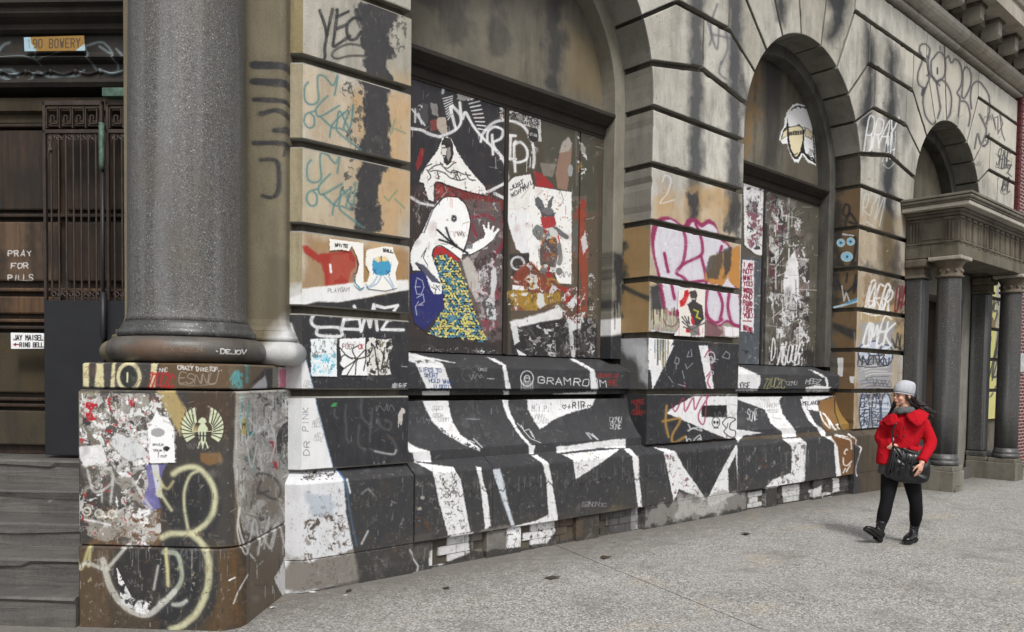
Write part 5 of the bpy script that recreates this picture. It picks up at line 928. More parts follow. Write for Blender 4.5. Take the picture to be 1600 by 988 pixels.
def wood(name, c1, c2, c3):
    a = N(name); g = a.noise((34, 34, 1.4), 5, .7); m = a.noise((5, 5, 1.2), 4, .6); b = a.noise((3, 3, 2.4), 4, .6)
    col = a.mix(a.ramp(g, .35, .65), lin(c1), lin(c2)); col = a.mix(a.ramp(m, .45, .7), col, lin(c3)); col = a.mix(a.ramp(b, .5, .68, 0, .75), col, lin((28, 25, 22)))
    return a.fin(col, .6, a.bump(g, .5, .008), .3)
M_WOOD = wood('old_door_wood', (40, 31, 24), (62, 47, 34), (30, 27, 24))
M_WOODL = wood('bare_door_wood', (74, 54, 36), (98, 74, 52), (50, 40, 32))
# ------------------------------------------------------------------ ground
def gz(x): return -.02*max(0, min(x, 20)-9)
def concrete(name, c1, c2):
    a = N(name); v = a.voro(105, 'Color'); s1 = a.n('ShaderNodeSeparateColor'); a.t.links.new(v, s1.inputs[0]); f = a.noise(170, 3, .8); b = a.noise(1.3, 6, .65); m = a.noise(9, 5, .7); pm = a.noise(.9, 4, .6)
    v2 = a.voro(60, 'Color'); s2 = a.n('ShaderNodeSeparateColor'); a.t.links.new(v2, s2.inputs[0]); wornf = a.ramp(pm, .3, .6, .6, 1)
    col = a.mix(a.ramp(b, .35, .65), lin(c1), lin(c2)); col = a.mix(a.mul(a.ramp(s1.outputs[0], .55, .75, 0, .75), wornf), col, lin((196, 194, 190))); col = a.mix(a.mul(a.ramp(s1.outputs[1], .6, .8, 0, .8), wornf), col, lin((72, 72, 72)))
    col = a.mix(a.mul(a.ramp(s2.outputs[0], .84, .9, 0, .5), wornf), col, lin((190, 188, 182))); col = a.mix(a.mul(a.ramp(s2.outputs[1], .86, .92, 0, .5), wornf), col, lin((84, 83, 82)))
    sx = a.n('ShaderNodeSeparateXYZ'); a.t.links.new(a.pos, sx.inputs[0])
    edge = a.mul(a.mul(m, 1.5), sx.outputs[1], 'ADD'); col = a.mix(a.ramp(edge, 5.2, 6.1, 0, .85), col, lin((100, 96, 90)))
    st = a.noise((1.7, 1.7, 2), 6, .75); col = a.mix(a.ramp(st, .5, .7, 0, .6), col, lin((100, 98, 93))); gum = a.voro((2.3, 2.3, 2.3)); col = a.mix(a.ramp(gum, .065, .05, 0, .55), col, lin((60, 59, 58)))
    ye = a.noise((1.1, 1.7, 2), 3, .6); col = a.mix(a.ramp(ye, .58, .75, 0, .35), col, lin((168, 152, 120)))
    return a.fin(col, .9, a.bump(a.mul(f, s1.outputs[0], 'ADD'), .45, .005), .2)
M_CON = concrete('sidewalk_concrete', (146, 144, 140), (136, 134, 130)); M_DIRT = plain('joint_dirt', (48, 45, 40), .95, .1); M_ASPH = plain('road_asphalt', (62, 62, 63), .9, .2, 0, .3, 40, .4); M_KERB = plain('kerb_stone', (120, 118, 114), .85, .2)
def sheetmesh(name, x0, x1, y0, y1, z, mat, parent=None, nx=1, **kw):
    V, Fc = [], []
    for i in range(nx+1):
        x = x0+(x1-x0)*i/nx
        for y in (y0, y1): V.append((x, y, gz(x)+z))
    for i in range(nx): Fc.append((2*i, 2*i+2, 2*i+3, 2*i+1))
    return mesh(name, V, Fc, mat, parent, **kw)
sheetmesh('ground', -120, 140, -120, 120, -.22, M_DIRT, kind='structure', nx=26)
sheetmesh('road', -60, 80, -22, -5.2, -.15, M_ASPH, kind='structure', nx=28)
mb = MB()
for i in range(30):
    x = -45+i*3; mb.box((x+.01, -5.2, gz(x)-.2), (x+2.99, -5.0, gz(x)+.0))
mb.obj('kerb', M_KERB, kind='structure')
side = sheetmesh('sidewalk', -45, 45, -5.0, 7.5, -.035, M_DIRT, kind='structure', nx=60)
seams = [-30, -22, -14, -6.5, 5.52, 14.2, 22, 30, 44]
for i in range(len(seams)-1):
    a0, a1 = seams[i]+.006, seams[i+1]-.006; sh = .29
    for (ya, yb) in ((-4.99, -1.6), (-1.588, 7.4)):
        n = max(1, int((a1-a0)/1.0)); mb = MB(); V = []; Fc = []
        for k in range(n+1):
            for (yy, zz) in ((ya, -.03), (ya, -.003), (ya+.006, 0), (yb-.006, 0), (yb, -.003), (yb, -.03)):
                x = a0+(a1-a0)*k/n-(5.48-yy)*sh; V.append((x, yy, gz(x)+zz))
        for k in range(n):
            for j in range(5): Fc.append((k*6+j, (k+1)*6+j, (k+1)*6+j+1, k*6+j+1))
        Fc += [(0, 1, 2, 3, 4, 5), tuple(n*6+j for j in (5, 4, 3, 2, 1, 0))]
        mesh('concrete_slab', V, Fc, M_CON, side)
# ------------------------------------------------------------------ bank building
BANK = thing('bank_building', (2.815, 5.5, 0), 'rusticated stone bank building with arched bays covered in graffiti and wheatpaste', 'building')
uvF = lambda sh, x0, z0: (lambda V: np.stack([(V[:, 0]-x0)/sh.w, (V[:, 2]-z0)/sh.h], -1))
U_F = uvF(SF, 6.8, .8); U_N = uvF(SN, 2.7, .8)
U_J = lambda V: np.stack([(V[:, 1]-5.47)/.45, (V[:, 2]-.9)/3.8], -1)
def U_C(V):
    a = (V[:, 0]-K[0])*ca_[0]+(V[:, 1]-K[1])*ca_[1]; return np.stack([(1.1-a)/1.3, (V[:, 2]-.9)/3.9], -1)
AR = [(5.365, 1.585), (10.35, 1.60), (15.5, 1.60)]; ZC = 4.72
PIERS = [(2.815, 3.78), (6.95, 8.75), (11.95, 13.9), (17.1, 19.05)]
edges_x = [3.78, 6.95, 8.75, 11.95, 13.9, 17.1]
def inset(poly):
    n = len(poly); P = [np.array(p, float) for p in poly]
    if sum(P[i][0]*P[(i+1) % n][1]-P[(i+1) % n][0]*P[i][1] for i in range(n)) < 0: P = P[::-1]
    ln = []
    for i in range(n):
        a, b = P[i], P[(i+1) % n]; d = (b-a)/np.linalg.norm(b-a); o = np.array([d[1], -d[0]]); m = (a+b)/2
        op = any(abs(m[0]-x) < .012 for x in edges_x) and abs(o[0]) > .95 and m[1] < ZC+.01
        op = op or any(abs(math.hypot(m[0]-cx, m[1]-ZC)-r) < .03 and m[1] > ZC-.01 for cx, r in AR) and abs(np.dot(o, (m-np.array([[c for c, r in AR if abs(c-m[0]) < 2.4][0], ZC]))/np.linalg.norm(m-np.array([[c for c, r in AR if abs(c-m[0]) < 2.4][0], ZC])))) > .9 if any(abs(c-m[0]) < 2.4 for c, r in AR) else op
        off = 0 if op else (.06 if o[1] > .95 else .003 if o[1] < -.95 else .014 if abs(o[1]) < .2 else .034 if o[1] > 0 else .006)
        ln.append((a-o*off, d))
    out = []
    for i in range(n):
        (p, d), (q, e) = ln[i-1], ln[i]; c = d[0]*e[1]-d[1]*e[0]
        out.append(q if abs(c) < .02 else p+d*((q-p)[0]*e[1]-(q-p)[1]*e[0])/c)
    return [tuple(p) for p in out]
def shrink(P, w):
    n = len(P); P = [np.array(p) for p in P]; out = []
    for i in range(n):
        a, b, c = P[i-1], P[i], P[(i+1) % n]; d = (b-a)/np.linalg.norm(b-a); e = (c-b)/np.linalg.norm(c-b)
        n1 = np.array([-d[1], d[0]]); n2 = np.array([-e[1], e[0]]); m = n1+n2; m = m/max(np.dot(m, m)/2, .3); out.append(tuple(b+m*w))
    return out
_rb = random.Random(5)
def rough_edge(P):
    """long edges cut into short runs, some of them chipped back a little"""
    out = []; n = len(P)
    for i in range(n):
        a, b = np.array(P[i]), np.array(P[(i+1) % n]); L_ = np.linalg.norm(b-a); m = int(L_/.075); out.append(tuple(a))
        if m < 2: continue
        nr = np.array([-(b-a)[1], (b-a)[0]])/L_
        for k in range(1, m):
            ch = _rb.uniform(0, .0025)+(_rb.uniform(.004, .014) if _rb.random() < .07 else 0); out.append(tuple(a+(b-a)*(k+_rb.uniform(-.2, .2))/m+nr*ch))
    return out
def block(poly, y0=YF, y1=YR, mats=(M_F, M_SIDE, M_J2, M_J3), uv=(U_F, None, U_J, U_J)):
    P = rough_edge(inset(poly)); y0 = y0+_rb.uniform(-.004, .004); n = len(P); S1 = shrink(P, .010); S2 = shrink(P, .003); S1 = [(p[0]+_rb.uniform(-.004, .004), p[1]+_rb.uniform(-.004, .004)) for p in S1]
    V = [(p[0], y0, p[1]) for p in S1]+[(p[0], y0+.004, p[1]) for p in S2]+[(p[0], y0+.014, p[1]) for p in P]+[(p[0], y1, p[1]) for p in P]
    Fc = [tuple(range(n)), tuple(range(3*n, 4*n))[::-1]]
    for L in range(3):
        for i in range(n): j = (i+1) % n; Fc.append((L*n+i, (L+1)*n+i, (L+1)*n+j, L*n+j))
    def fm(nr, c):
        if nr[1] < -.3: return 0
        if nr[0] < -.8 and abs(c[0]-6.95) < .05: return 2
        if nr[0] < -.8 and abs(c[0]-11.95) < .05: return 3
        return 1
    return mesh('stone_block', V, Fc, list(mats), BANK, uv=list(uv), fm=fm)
ROWS = [1.53, 2.16, 2.775, 3.395, 4.015, 4.63]
for pi_, (xa, xb) in enumerate(PIERS):
    if pi_ == 0: continue
    for k in range(5): block([(xa, ROWS[k]), (xb, ROWS[k]), (xb, ROWS[k+1]), (xa, ROWS[k+1])])
    block([(xa, .915), (xb, .915), (xb, 1.535), (xa, 1.535)])
# first pier turns the corner
def plan_block(z0, z1, b=0.0):
    z1 -= .055; pts = [K, (3.78, YF), (3.78, YR), tuple(cham(1.2, -.4, 0)[:2]), tuple(cham(1.2, 0, 0)[:2])]
    def cornr(p, w):
        # shift the two outward faces inwards by w
        x, y = p
        if y <= YF+1e-3 and x > 3: return (x, y+w)
        if abs(x-K[0]) < 1e-3: return (x+w*.42, y+w)
        q = np.array(p); return tuple(q-cb_*w) if np.dot(q-K, cb_) > -.01 else (x, y)
    L = [(z0+.003, .010), (z0+.013, 0), (z1-.012, 0), (z1, .010)]; mb = MB(); n = len(pts)
    for z, w_ in L: mb.v += [(*cornr(p, w_), z) for p in pts]
    for i in range(3):
        for k in range(n): k2 = (k+1) % n; mb.f.append((i*n+k, i*n+k2, (i+1)*n+k2, (i+1)*n+k))
    mb.f.append(tuple(range(n))[::-1]); mb.f.append(tuple(range(3*n, 4*n)))
    fm = lambda nr, c: 0 if nr[1] < -.85 else (1 if nr[0]*cb_[0]+nr[1]*cb_[1] > .8 else 2)
    mb.obj('stone_block', [M_N, M_C1, M_SIDE], BANK, uv=[U_N, U_C, None], fm=fm)
for k in range(5): plan_block(ROWS[k], ROWS[k+1])
plan_block(.915, 1.535)
# wall above the springing: stepped voussoirs
TH = [13.5, 30, 45.5, 62.5, 80.2]; OX = [0, 1.99, 1.77, 1.25, .5]; OZ = [5.27, 5.87, 6.48, 7.10, 7.61]
def ip(ar, s, t): cx, r = ar; return (cx+s*r*cos(radians(t)), ZC+r*sin(radians(t)))
def arcp(ar, s, t0, t1, n=5): return [ip(ar, s, t0+(t1-t0)*k/n) for k in range(n+1)]
YB2 = 5.88
for pi_, (xa, xb) in enumerate(PIERS):
    la = AR[pi_-1] if pi_ > 0 else None; ra = AR[pi_] if pi_ < 3 else None
    xm = (xa+xb)/2 if la and ra else (xa if not la else 18.0)
    P = [(xa, 4.63), (xb, 4.63)]
    if ra: P += [(xb, ZC)]+arcp(ra, -1, 0, TH[0], 3)[1:]
    if not la: P += [(xm, 5.27)]
    elif not ra: P += [(19.05, 5.27), (xm, 5.27)]+arcp(la, 1, TH[0], 0, 3)[:-1]+[(xa, ZC)]
    else: P += [(xm, 5.27)]+arcp(la, 1, TH[0], 0, 3)[:-1]+[(xa, ZC)]
    block(P)
    for ar, s in ((la, 1), (ra, -1)):
        if not ar: continue
        cx = ar[0]
        for j in range(4):
            x0 = xm if j == 0 else cx+s*OX[j]; x1 = cx+s*OX[j+1]
            block([ip(ar, s, TH[j]), (x0, OZ[j]), (x0, OZ[j+1]), (x1, OZ[j+1])]+arcp(ar, s, TH[j+1], TH[j], 4)[:-1])
    for j in range(1, 4):
        x0 = la[0]+OX[j] if la else xa; x1 = ra[0]-OX[j] if ra else 19.05
        block([(x0, OZ[j]), (x1, OZ[j]), (x1, OZ[j+1]), (x0, OZ[j+1])])
    if pi_ == 3: block([(18.0, 5.27), (19.05, 5.27), (19.05, 5.87), (18.0, 5.87)])
for ar in AR:
    block([ip(ar, -1, TH[4])]+arcp(ar, -1, TH[4], 90, 3)[1:]+arcp(ar, 1, 90, TH[4], 3)[1:]+[(ar[0]+OX[4], 7.61), (ar[0]-OX[4], 7.61)])
core = MB()
for xa, xb in PIERS[1:]: core.box((xa+.05, 5.565, -.3), (xb-.05, 6.2, 4.75))
cp = [(3.73, ZC)]
for cx, r in AR: cp += [(cx+(r+.05)*cos(pi-pi*k/24), ZC+(r+.05)*sin(pi*k/24)) for k in range(25)]
cp += [(19.0, ZC), (19.0, 7.62), (2.9, 7.62), (2.9, ZC)]
core.prism(cp, lambda x, z: (x, 5.562, z), lambda x, z: (x, 6.2, z))
core.add([(*p, z) for z in (-.3, 4.75) for p in [(K[0]+.03, YF+.062), (3.73, YF+.062), (3.73, 6.2), (2.0, 6.9), tuple(cham(1.2, -.062, 0)[:2])]], [(0, 1, 6, 5), (1, 2, 7, 6), (2, 3, 8, 7), (3, 4, 9, 8), (4, 0, 5, 9), (5, 6, 7, 8, 9)])
core.box((2.6, 6.2, -.3), (19.0, 9.5, 9.0))
core.obj('wall_core', M_GRV, BANK)
# plinth
def prof_ext(name, pr, d, x0, x1, mats, sheet, s0, parent, back=6.0, bev=.008, i0=0, i1=None):
    i1 = len(pr) if i1 is None else i1; q = pr[i0:i1]; n = len(q); V = []; Fc = []
    for x in (x0, x1): V += [(x, y, z) for y, z in q]+[(x, back, q[-1][1]), (x, back, q[0][1])]
    m = n+2
    for k in range(n-1): Fc.append((k, m+k, m+k+1, k+1)[::-1])
    Fc += [(n-1, m+n-1, m+n, n)[::-1], (n+1, m+n+1, m, 0)[::-1], tuple(range(m)), tuple(range(m, 2*m))[::-1]]
    dd = np.array([d[i0+k] for k in range(n)]+[d[i0+n-1], d[i0]])
    uv = lambda V_: np.stack([(V_[:, 0]-s0)/sheet.w, np.tile(dd, 2)/sheet.h], -1)
    o = mesh(name, V, Fc, mats, parent, uv=uv); return mod_bevel(o, bev, 2)
# sheet rows run from the top of the profile down: flip so that t grows with arc length
for xa, xb in PIERS[1:3]:
    xs = [xa-.1, xa+.85, xb+.02] if xa < 12 else [xa-.12, xb-.7, xb]
    for i in range(2):
        prof_ext('plinth_stone', PL, PD, xs[i]+.003, xs[i+1]-.003, M_P, SP, 2.7, BANK, i0=0, i1=3)
        prof_ext('plinth_stone', PL, PD, xs[i]+.003, xs[i+1]-.003, M_P, SP, 2.7, BANK, i0=2, bev=.004)
for (xa, xb) in ((3.80, 6.85), (8.77, 11.83)):
    cuts = [xa, xa+(xb-xa)*.28, xa+(xb-xa)*.66, xb]
    for i in range(3): prof_ext('plinth_stone', PL, PD, cuts[i]+.002, cuts[i+1]-.002, M_P, SP, 2.7, BANK, i0=0, i1=3)
# plinth of the corner pier
def corner_plinth(zs):
    V = []; Fc = []; rings = []
    for (y, z) in zs:
        w_ = YF-y; c = (K[0]-w_*.414, y); e = cham(.9, w_, 0)[:2]
        rings.append([(3.795, y, z), (c[0], c[1], z), (e[0], e[1], z), (3.0, 7.0, z), (3.795, 6.0, z)])
    for r_ in rings: V += r_
    n = 5
    for i in range(len(rings)-1):
        for k in range(n): k2 = (k+1) % n; Fc.append((i*n+k, i*n+k2, (i+1)*n+k2, (i+1)*n+k))
    Fc.append(tuple(range(n))[::-1]); Fc.append(tuple((len(rings)-1)*n+k for k in range(n)))
    d = np.repeat([np.interp(-z, [-q[1] for q in PL], PD) for y, z in zs], n)
    uv = lambda V_: np.stack([(V_[:, 0]-2.7)/SP.w, d/SP.h], -1)
    mod_bevel(mesh('plinth_stone', V, Fc, [M_P, M_C1], BANK, uv=uv), .006)
corner_plinth(PL[:3]); corner_plinth([(YB, .246), (YB, -.2)])
# recessed brick courses and patches under the bays
BRK = None
def ubrick(V): return np.stack([(V[:, 0]-2.7)/SP.w, np.interp(-V[:, 2], [-q[1] for q in PL], PD)/SP.h], -1)
for (xa, xb, pat) in ((3.80, 6.85, ((.0, .22), (.82, 1.25), (2.0, 2.35))), (8.77, 11.83, ((.0, .2), (.62, .92), (1.9, 2.2)))):
    core2 = MB(); core2.box((xa, YB+.085, -.2), (xb, 6.0, .25)); core2.obj('mortar_bed', M_GRV, BANK)
    for (p0, p1) in pat:
        b_ = MB(); b_.box((xa+p0+.004, YB+.03, gz(xa)-.05), (xa+p1-.004, YB+.1, .243)); mod_bevel(b_.obj('patch_stone', M_P, BANK, uv=ubrick), .006)
    for row in range(3):
        z0 = .012+row*.079+gz(xa+1.5); x = xa-(row % 2)*.1
        while x < xb:
            x0, x1 = max(x+.004, xa), min(x+.2-.004, xb); x += .2
            if x1-x0 < .03 or any(x1 > xa+p0 and x0 < xa+p1 for p0, p1 in pat): continue
            j = _rb.uniform(0, .006); b_ = MB(); b_.box((x0, YB+.07-j, z0), (x1, YB+.1, z0+.073)); b_.obj('brick', M_P, BANK, uv=ubrick)
    f_ = MB(); f_.box((xa, YB+.055, gz(xa)-.2), (xb, YB+.1, gz(xb)+.012)); f_.obj('ground_fillet', M_P, BANK, uv=ubrick)
# sills, aprons, frames, boards and lunettes of the bays
for bi, (cx, r) in enumerate(AR[:2]):
    xa, xb = cx-r, cx+r; xa += .003; xb -= .003
    for a0, a1 in ((xa, xb),):
        prof_ext('window_sill', AP, AD, a0, a1, M_A, SA, 3.6, BANK, i0=0, i1=4, back=6.2)
        prof_ext('apron_neck', AP, AD, a0, a1, M_A, SA, 3.6, BANK, i0=4, i1=6, back=6.2, bev=.002)
    cuts = [xa, xa+.95, xa+2.1, xb]
    for i in range(3):
        o = prof_ext('apron_stone', AP, AD, cuts[i]+.0015, cuts[i+1]-.0015, M_A, SA, 3.6, BANK, i0=6, back=6.2, bev=.003)
        for p in o.data.polygons: p.use_smooth = False
for bi, (cx, r) in enumerate(AR):
    ra = r-.155 if bi < 2 else r-.2; zb = 1.87 if bi < 2 else 4.3; n = 40
    mt = [M_FR, M_FR] if bi == 0 else [M_FR2, M_FR2]
    def path(rr, m=n): return [(cx-rr, zb)]+[(cx+rr*cos(pi-pi*k/m), ZC+rr*sin(pi*k/m)) for k in range(m+1)]+[(cx+rr, zb)]
    rings = []
    for rr, y in ((r+.04, YR), (ra+.012, YR), (ra, YR+.012), (ra, YW+.03)):
        rings.append([(x, y, z) for x, z in path(rr)])
    V = [p for r_ in rings for p in r_]; m = len(rings[0]); Fc = []
    for L in range(3):
        for k in range(m-1): Fc.append((L*m+k, (L+1)*m+k, (L+1)*m+k+1, L*m+k+1)[::-1])
    fr = thing('window_frame', (cx, YR, zb), None, None, parent=BANK)
    mesh('stone_architrave', V, [f[::-1] for f in Fc], mt, fr, uv=lambda V_: np.stack([(V_[:, 0]-6.7)/.4, (V_[:, 2]-1.7)/3.0], -1))
    yl = YW if bi < 2 else YW
    lp = [(cx-ra-.02, ZC-.3 if bi < 2 else 4.3), (cx+ra+.02, ZC-.3 if bi < 2 else 4.3)]+[(cx+(ra+.02)*cos(pi*k/30), ZC+(ra+.02)*sin(pi*k/30)) for k in range(31)]
    l_ = MB(); l_.prism(lp, lambda x, z: (x, yl, z), lambda x, z: (x, yl+.06, z)); l_.obj('lunette_panel', M_L, fr, uv=lambda V_: np.stack([(V_[:, 0]-3.7)/9.0, (V_[:, 2]-4.5)/2.3], -1))
    if bi < 2:
        cpr = [(6.14, 4.60), (5.915, 4.585), (5.905, 4.575), (5.905, 4.54), (5.95, 4.50), (5.985, 4.475), (6.0, 4.46), (6.035, 4.45), (6.045, 4.37), (6.06, 4.36), (6.06, 4.34), (6.14, 4.34)]
        c_ = MB(); c_.add([(x, y, z) for x in (cx-ra, cx+ra+.07*(1)) for y, z in cpr], [(k, k+1, 12+k+1, 12+k) for k in range(11)]+[tuple(range(12))[::-1], tuple(range(12, 24))]); mod_bevel(c_.obj('timber_cornice', M_BLK, fr), .006)
        sp = (((3.935, 5.305), (5.355, 6.40), (6.425, 6.80)) if bi == 0 else ((8.905, 10.17), (10.215, 11.80)))
        for (a0, a1) in sp:
            b_ = MB(); b_.box((a0, YW-.03, 1.875), (a1, YW+.01, 4.345)); sh, x0, mm = (SWa, 3.9, M_WA) if bi == 0 else (SWb, 9.55, M_WB)
            b_.obj('plywood_board', mm, fr, uv=uvF(sh, x0, 1.84))
        b_ = MB(); b_.box((cx-ra, YW-.012, 1.872), (cx+ra, YW+.03, 4.35)); b_.obj('backing_board', M_BLK, fr)
        for (a0, a1) in (((5.308, 5.352),) if bi == 0 else ((10.173, 10.212),)):
            b_ = MB(); b_.box((a0, YW-.05, 1.88), (a1, YW, 4.34)); mod_bevel(b_.obj('mullion', M_BLK, fr), .006)
# string course and main cornice
def ext_y(name, pr, x0, x1, mat, parent=None, **kw):
    n = len(pr); m_ = MB(); m_.add([(x, y, z) for x in (x0, x1) for y, z in pr], [(k, k+1, n+k+1, n+k) for k in range(n-1)]+[tuple(range(n))[::-1], tuple(range(n, 2*n))]); return m_.obj(name, mat, parent or BANK, **kw)
for i in range(9):
    x0 = 2.6+i*1.85+.004; x1 = x0+1.842
    if x1 > 19.1: x1 = 19.1
    pr = [(5.6, 7.62), (5.47, 7.62), (5.44, 7.635), (5.43, 7.66), (5.44, 7.685), (5.47, 7.70), (5.47, 7.72)]+[(5.43-.17*sin(pi*t/8), 7.84-.12*cos(pi*t/8)) for t in range(9)]+[(5.46, 7.97), (5.42, 7.99), (5.42, 8.02), (5.6, 8.03)]
    ext_y('string_course_stone', pr, x0, x1, M_MODL)
co = thing('main_cornice', (10, 5.4, 8.0), None, None, parent=BANK)
ext_y('frieze_band', [(5.6, 8.02), (5.40, 8.03), (5.40, 8.10), (5.36, 8.13), (5.36, 8.30), (5.6, 8.3)], 2.6, 19.1, M_MOD, co)
ext_y('soffit', [(5.6, 8.295), (4.9, 8.285), (4.9, 8.27), (4.86, 8.27), (4.86, 8.55), (4.82, 8.57), (4.78, 8.66), (4.70, 8.78), (4.70, 8.84), (5.6, 8.86)], 2.6, 19.4, M_MODL, co)
x = 9.7
while x < 19:
    q = [(5.37, 7.99), (5.12, 8.0), (5.08, 8.02), (5.075, 8.28), (5.37, 8.285)]; ext_y('modillion', q, x+.04, x+.24, M_MODL, co); ext_y('modillion_cap', [(5.37, 8.24), (5.05, 8.24), (5.045, 8.282), (5.37, 8.284)], x-.03, x+.31, M_MOD, co)
    ext_y('modillion', [(5.36, 8.03), (5.2, 8.05), (5.19, 8.28), (5.36, 8.285)], x+.42, x+.66, M_MOD, co)
    x += .945
# ------------------------------------------------------------------ corner entrance
ENT = thing('corner_entrance', cham(.6, 0, 0), 'dark corner entrance with polished granite column on a graffiti covered pedestal', 'entrance')
fr = lambda a, b, z: tuple(cham(a, b, z))
cc = cham(.66, .45, 0)
ang0 = atan2(-.744, -.668)      # the side of the column that faces the street
def lathe_part(name, prof, mats, parent, n=64, **kw):
    m_ = MB(); m_.lathe(prof, cc, n); return m_.obj(name, mats, parent, smooth=True, **kw)
col = thing('granite_column', (cc[0], cc[1], 1.71), None, None, parent=ENT)
sh_ = [(.405, 1.985), (.392, 2.02), (.385, 2.10), (.384, 2.6), (.378, 3.6), (.368, 4.6), (.352, 5.8), (.345, 6.3), (.36, 6.35)]
lathe_part('shaft', sh_, M_GR, col); lathe_part('base_fillet', [(.40, 1.885), (.44, 1.887), (.452, 1.90), (.452, 1.925), (.43, 1.94), (.425, 1.96), (.412, 1.988)], M_GR2, col)
STo = Sheet('torus', 1.4, .2, 260, lambda S, T: np.stack([cc[0]+.5*np.cos(ang0-.9+S/.5), cc[1]+.5*np.sin(ang0-.9+S/.5), 1.71+T], -1))
STo.t("DEJOV", 343, 553, 6.4, .2, 0, -7, 1.8, WH, .95, sp=1.25); STo.t("EX NOEN", 258, 550, 6.2, 0, 0, -8, 1.2, (150, 146, 138), .7); STo.p("185,535 330,535 330,560 185,560", (104, 74, 50), .55, 12, rough=.3, freq=5); STo.ell(337, 549, 1.4, 1.4, WH)
M_TOR = stone('torus_granite', (88, 84, 78), (74, 70, 66), (96, 80, 62), img=STo.image(), wear=.1, pit=0, rough=.4, spec=.45)
def uvt(V):
    an = np.arctan2(V[:, 1]-cc[1], V[:, 0]-cc[0])-(ang0-.9); an = (an+pi) % (2*pi)-pi; return np.stack([an*.5/1.4, (V[:, 2]-1.71)/.2], -1)
lathe_part('base_torus', [(.43, 1.712)]+[(.435+.085*sin(pi*t/12), 1.80-.085*cos(pi*t/12)) for t in range(13)]+[(.42, 1.887)], M_TOR, col, uv=uvt)
lathe_part('capital', [(.35, 6.35), (.40, 6.38), (.40, 6.42), (.36, 6.45), (.36, 6.7), (.50, 6.85), (.52, 6.95), (.52, 7.0)], M_DK, col)
# pedestal: three courses, rounded corner towards the street
def ped_ring(d, z):
    A0, A1, B1, r_ = PA0-d, PA1+d, PBF-d, PRR; out = [(A0, -.3), (A0, B1-.015), (A0-.015, B1)]
    for k in range(9): t = pi/2*k/8; out.append((A1+r_-r_*sin(t), B1-r_+r_*cos(t)))
    out.append((A1, -.3)); return [fr(a, b, z) for a, b in out]
def uvp(V):
    a = (V[:, 0]-K[0])*ca_[0]+(V[:, 1]-K[1])*ca_[1]; b = (V[:, 0]-K[0])*cb_[0]+(V[:, 1]-K[1])*cb_[1]; L1 = PA0-PA1-PRR
    s = np.where(a > PA1+PRR, PA0-a, np.where(b < PBF-PRR, L1+PRR*pi/2+(PBF-PRR-b), L1+PRR*np.arctan2(PA1+PRR-a, b-(PBF-PRR))))
    return np.stack([s/PEDL, V[:, 2]/1.85], -1)
pedo = thing('pedestal', fr(.6, .9, 0), None, None, parent=ENT)
for z0, z1, d in ((-.1, .527, 0), (.533, 1.533, .004), (1.545, 1.708, .022)):
    m_ = MB(); m_.loft([ped_ring(d+.008, z0), ped_ring(d, z0+.008), ped_ring(d, z1-.012), ped_ring(d+.012, z1)]); m_.obj('pedestal_stone', M_D, pedo, uv=uvp)
# pilaster behind the column
def pil_ring(d, z, r_=.05):
    A1 = .095-d; A0 = 1.3+d; B1 = .12+d; out = [(A0, -.1), (A0, B1)]
    for k in range(7): t = pi/2*k/6; out.append((A1+r_-r_*sin(t), B1-r_+r_*cos(t)))
    out.append((A1, -.1)); return [fr(a, b, z) for a, b in out]
pil = thing('pilaster', fr(.6, .1, 1.7), None, None, parent=ENT)
m_ = MB(); m_.loft([pil_ring(.03, 1.965), pil_ring(.012, 2.0), pil_ring(0, 2.05), pil_ring(0, 6.4)]); m_.obj('pilaster_shaft', M_C2, pil, uv=U_C, smooth=False)
m_ = MB(); m_.loft([pil_ring(.05, 1.885), pil_ring(.062, 1.89), pil_ring(.066, 1.905), pil_ring(.062, 1.92), pil_ring(.045, 1.927), pil_ring(.045, 1.962)]); m_.obj('pilaster_fillet', M_C2, pil, uv=U_C, smooth=True)
m_ = MB(); m_.loft([pil_ring(.05+.075*sin(pi*t/10)-.0, 1.798-.087*cos(pi*t/10)) for t in range(11)]); m_.obj('pilaster_torus', M_C2, pil, uv=U_C, smooth=True)
# steps and landing
M_ST = M_SLATE
steps = thing('entrance_steps', fr(2.3, .9, 0), 'worn dark slate entrance steps beside the painted pedestal', 'steps')
rs = random.Random(9)
for i in range(5):
    b1 = 1.0-.225*i; z1 = .195*(i+1); z0 = .195*i-.06 if i else -.1; bk = b1-.5 if i < 4 else -1.2
    for (a0, a1) in ((1.155, 1.155+1.3+.35*(i % 2)), (1.159+1.3+.35*(i % 2), 4.6)):
        m_ = MB(); n = 26; rings = []
        for k in range(n+1):
            a = a0+(a1-a0)*k/n; w_ = .004*sin(a*9+i*2)+rs.uniform(-.004, .004); lay = .018*(1 if sin(a*2.7+i*1.9) > .1 else 0); zl = z1-.055-.02*sin(a*3+i)
            pr = [(b1-.01, z0), (b1-.012+w_, zl-.004), (b1-.012+lay+w_, zl), (b1+w_+.006, z1-.016+w_*.5), (b1-.012+w_, z1-.002+w_*.4), (b1-.05, z1+w_*.3), (bk, z1+.003), (bk, z0)]
            rings.append([fr(a, bb, zz) for bb, zz in pr])
        m_.loft(rings[::-1]); m_.obj('slate_step', M_ST, steps)
    if i < 4: m_ = MB(); m_.box((1.16, -.9, -.1), (4.6, b1-.45, z1-.1), fr); 
m_ = MB(); m_.box((1.16, -1.6, -.15), (4.6, .0, .9), fr)
m_.obj('step_core', M_GRV, steps)
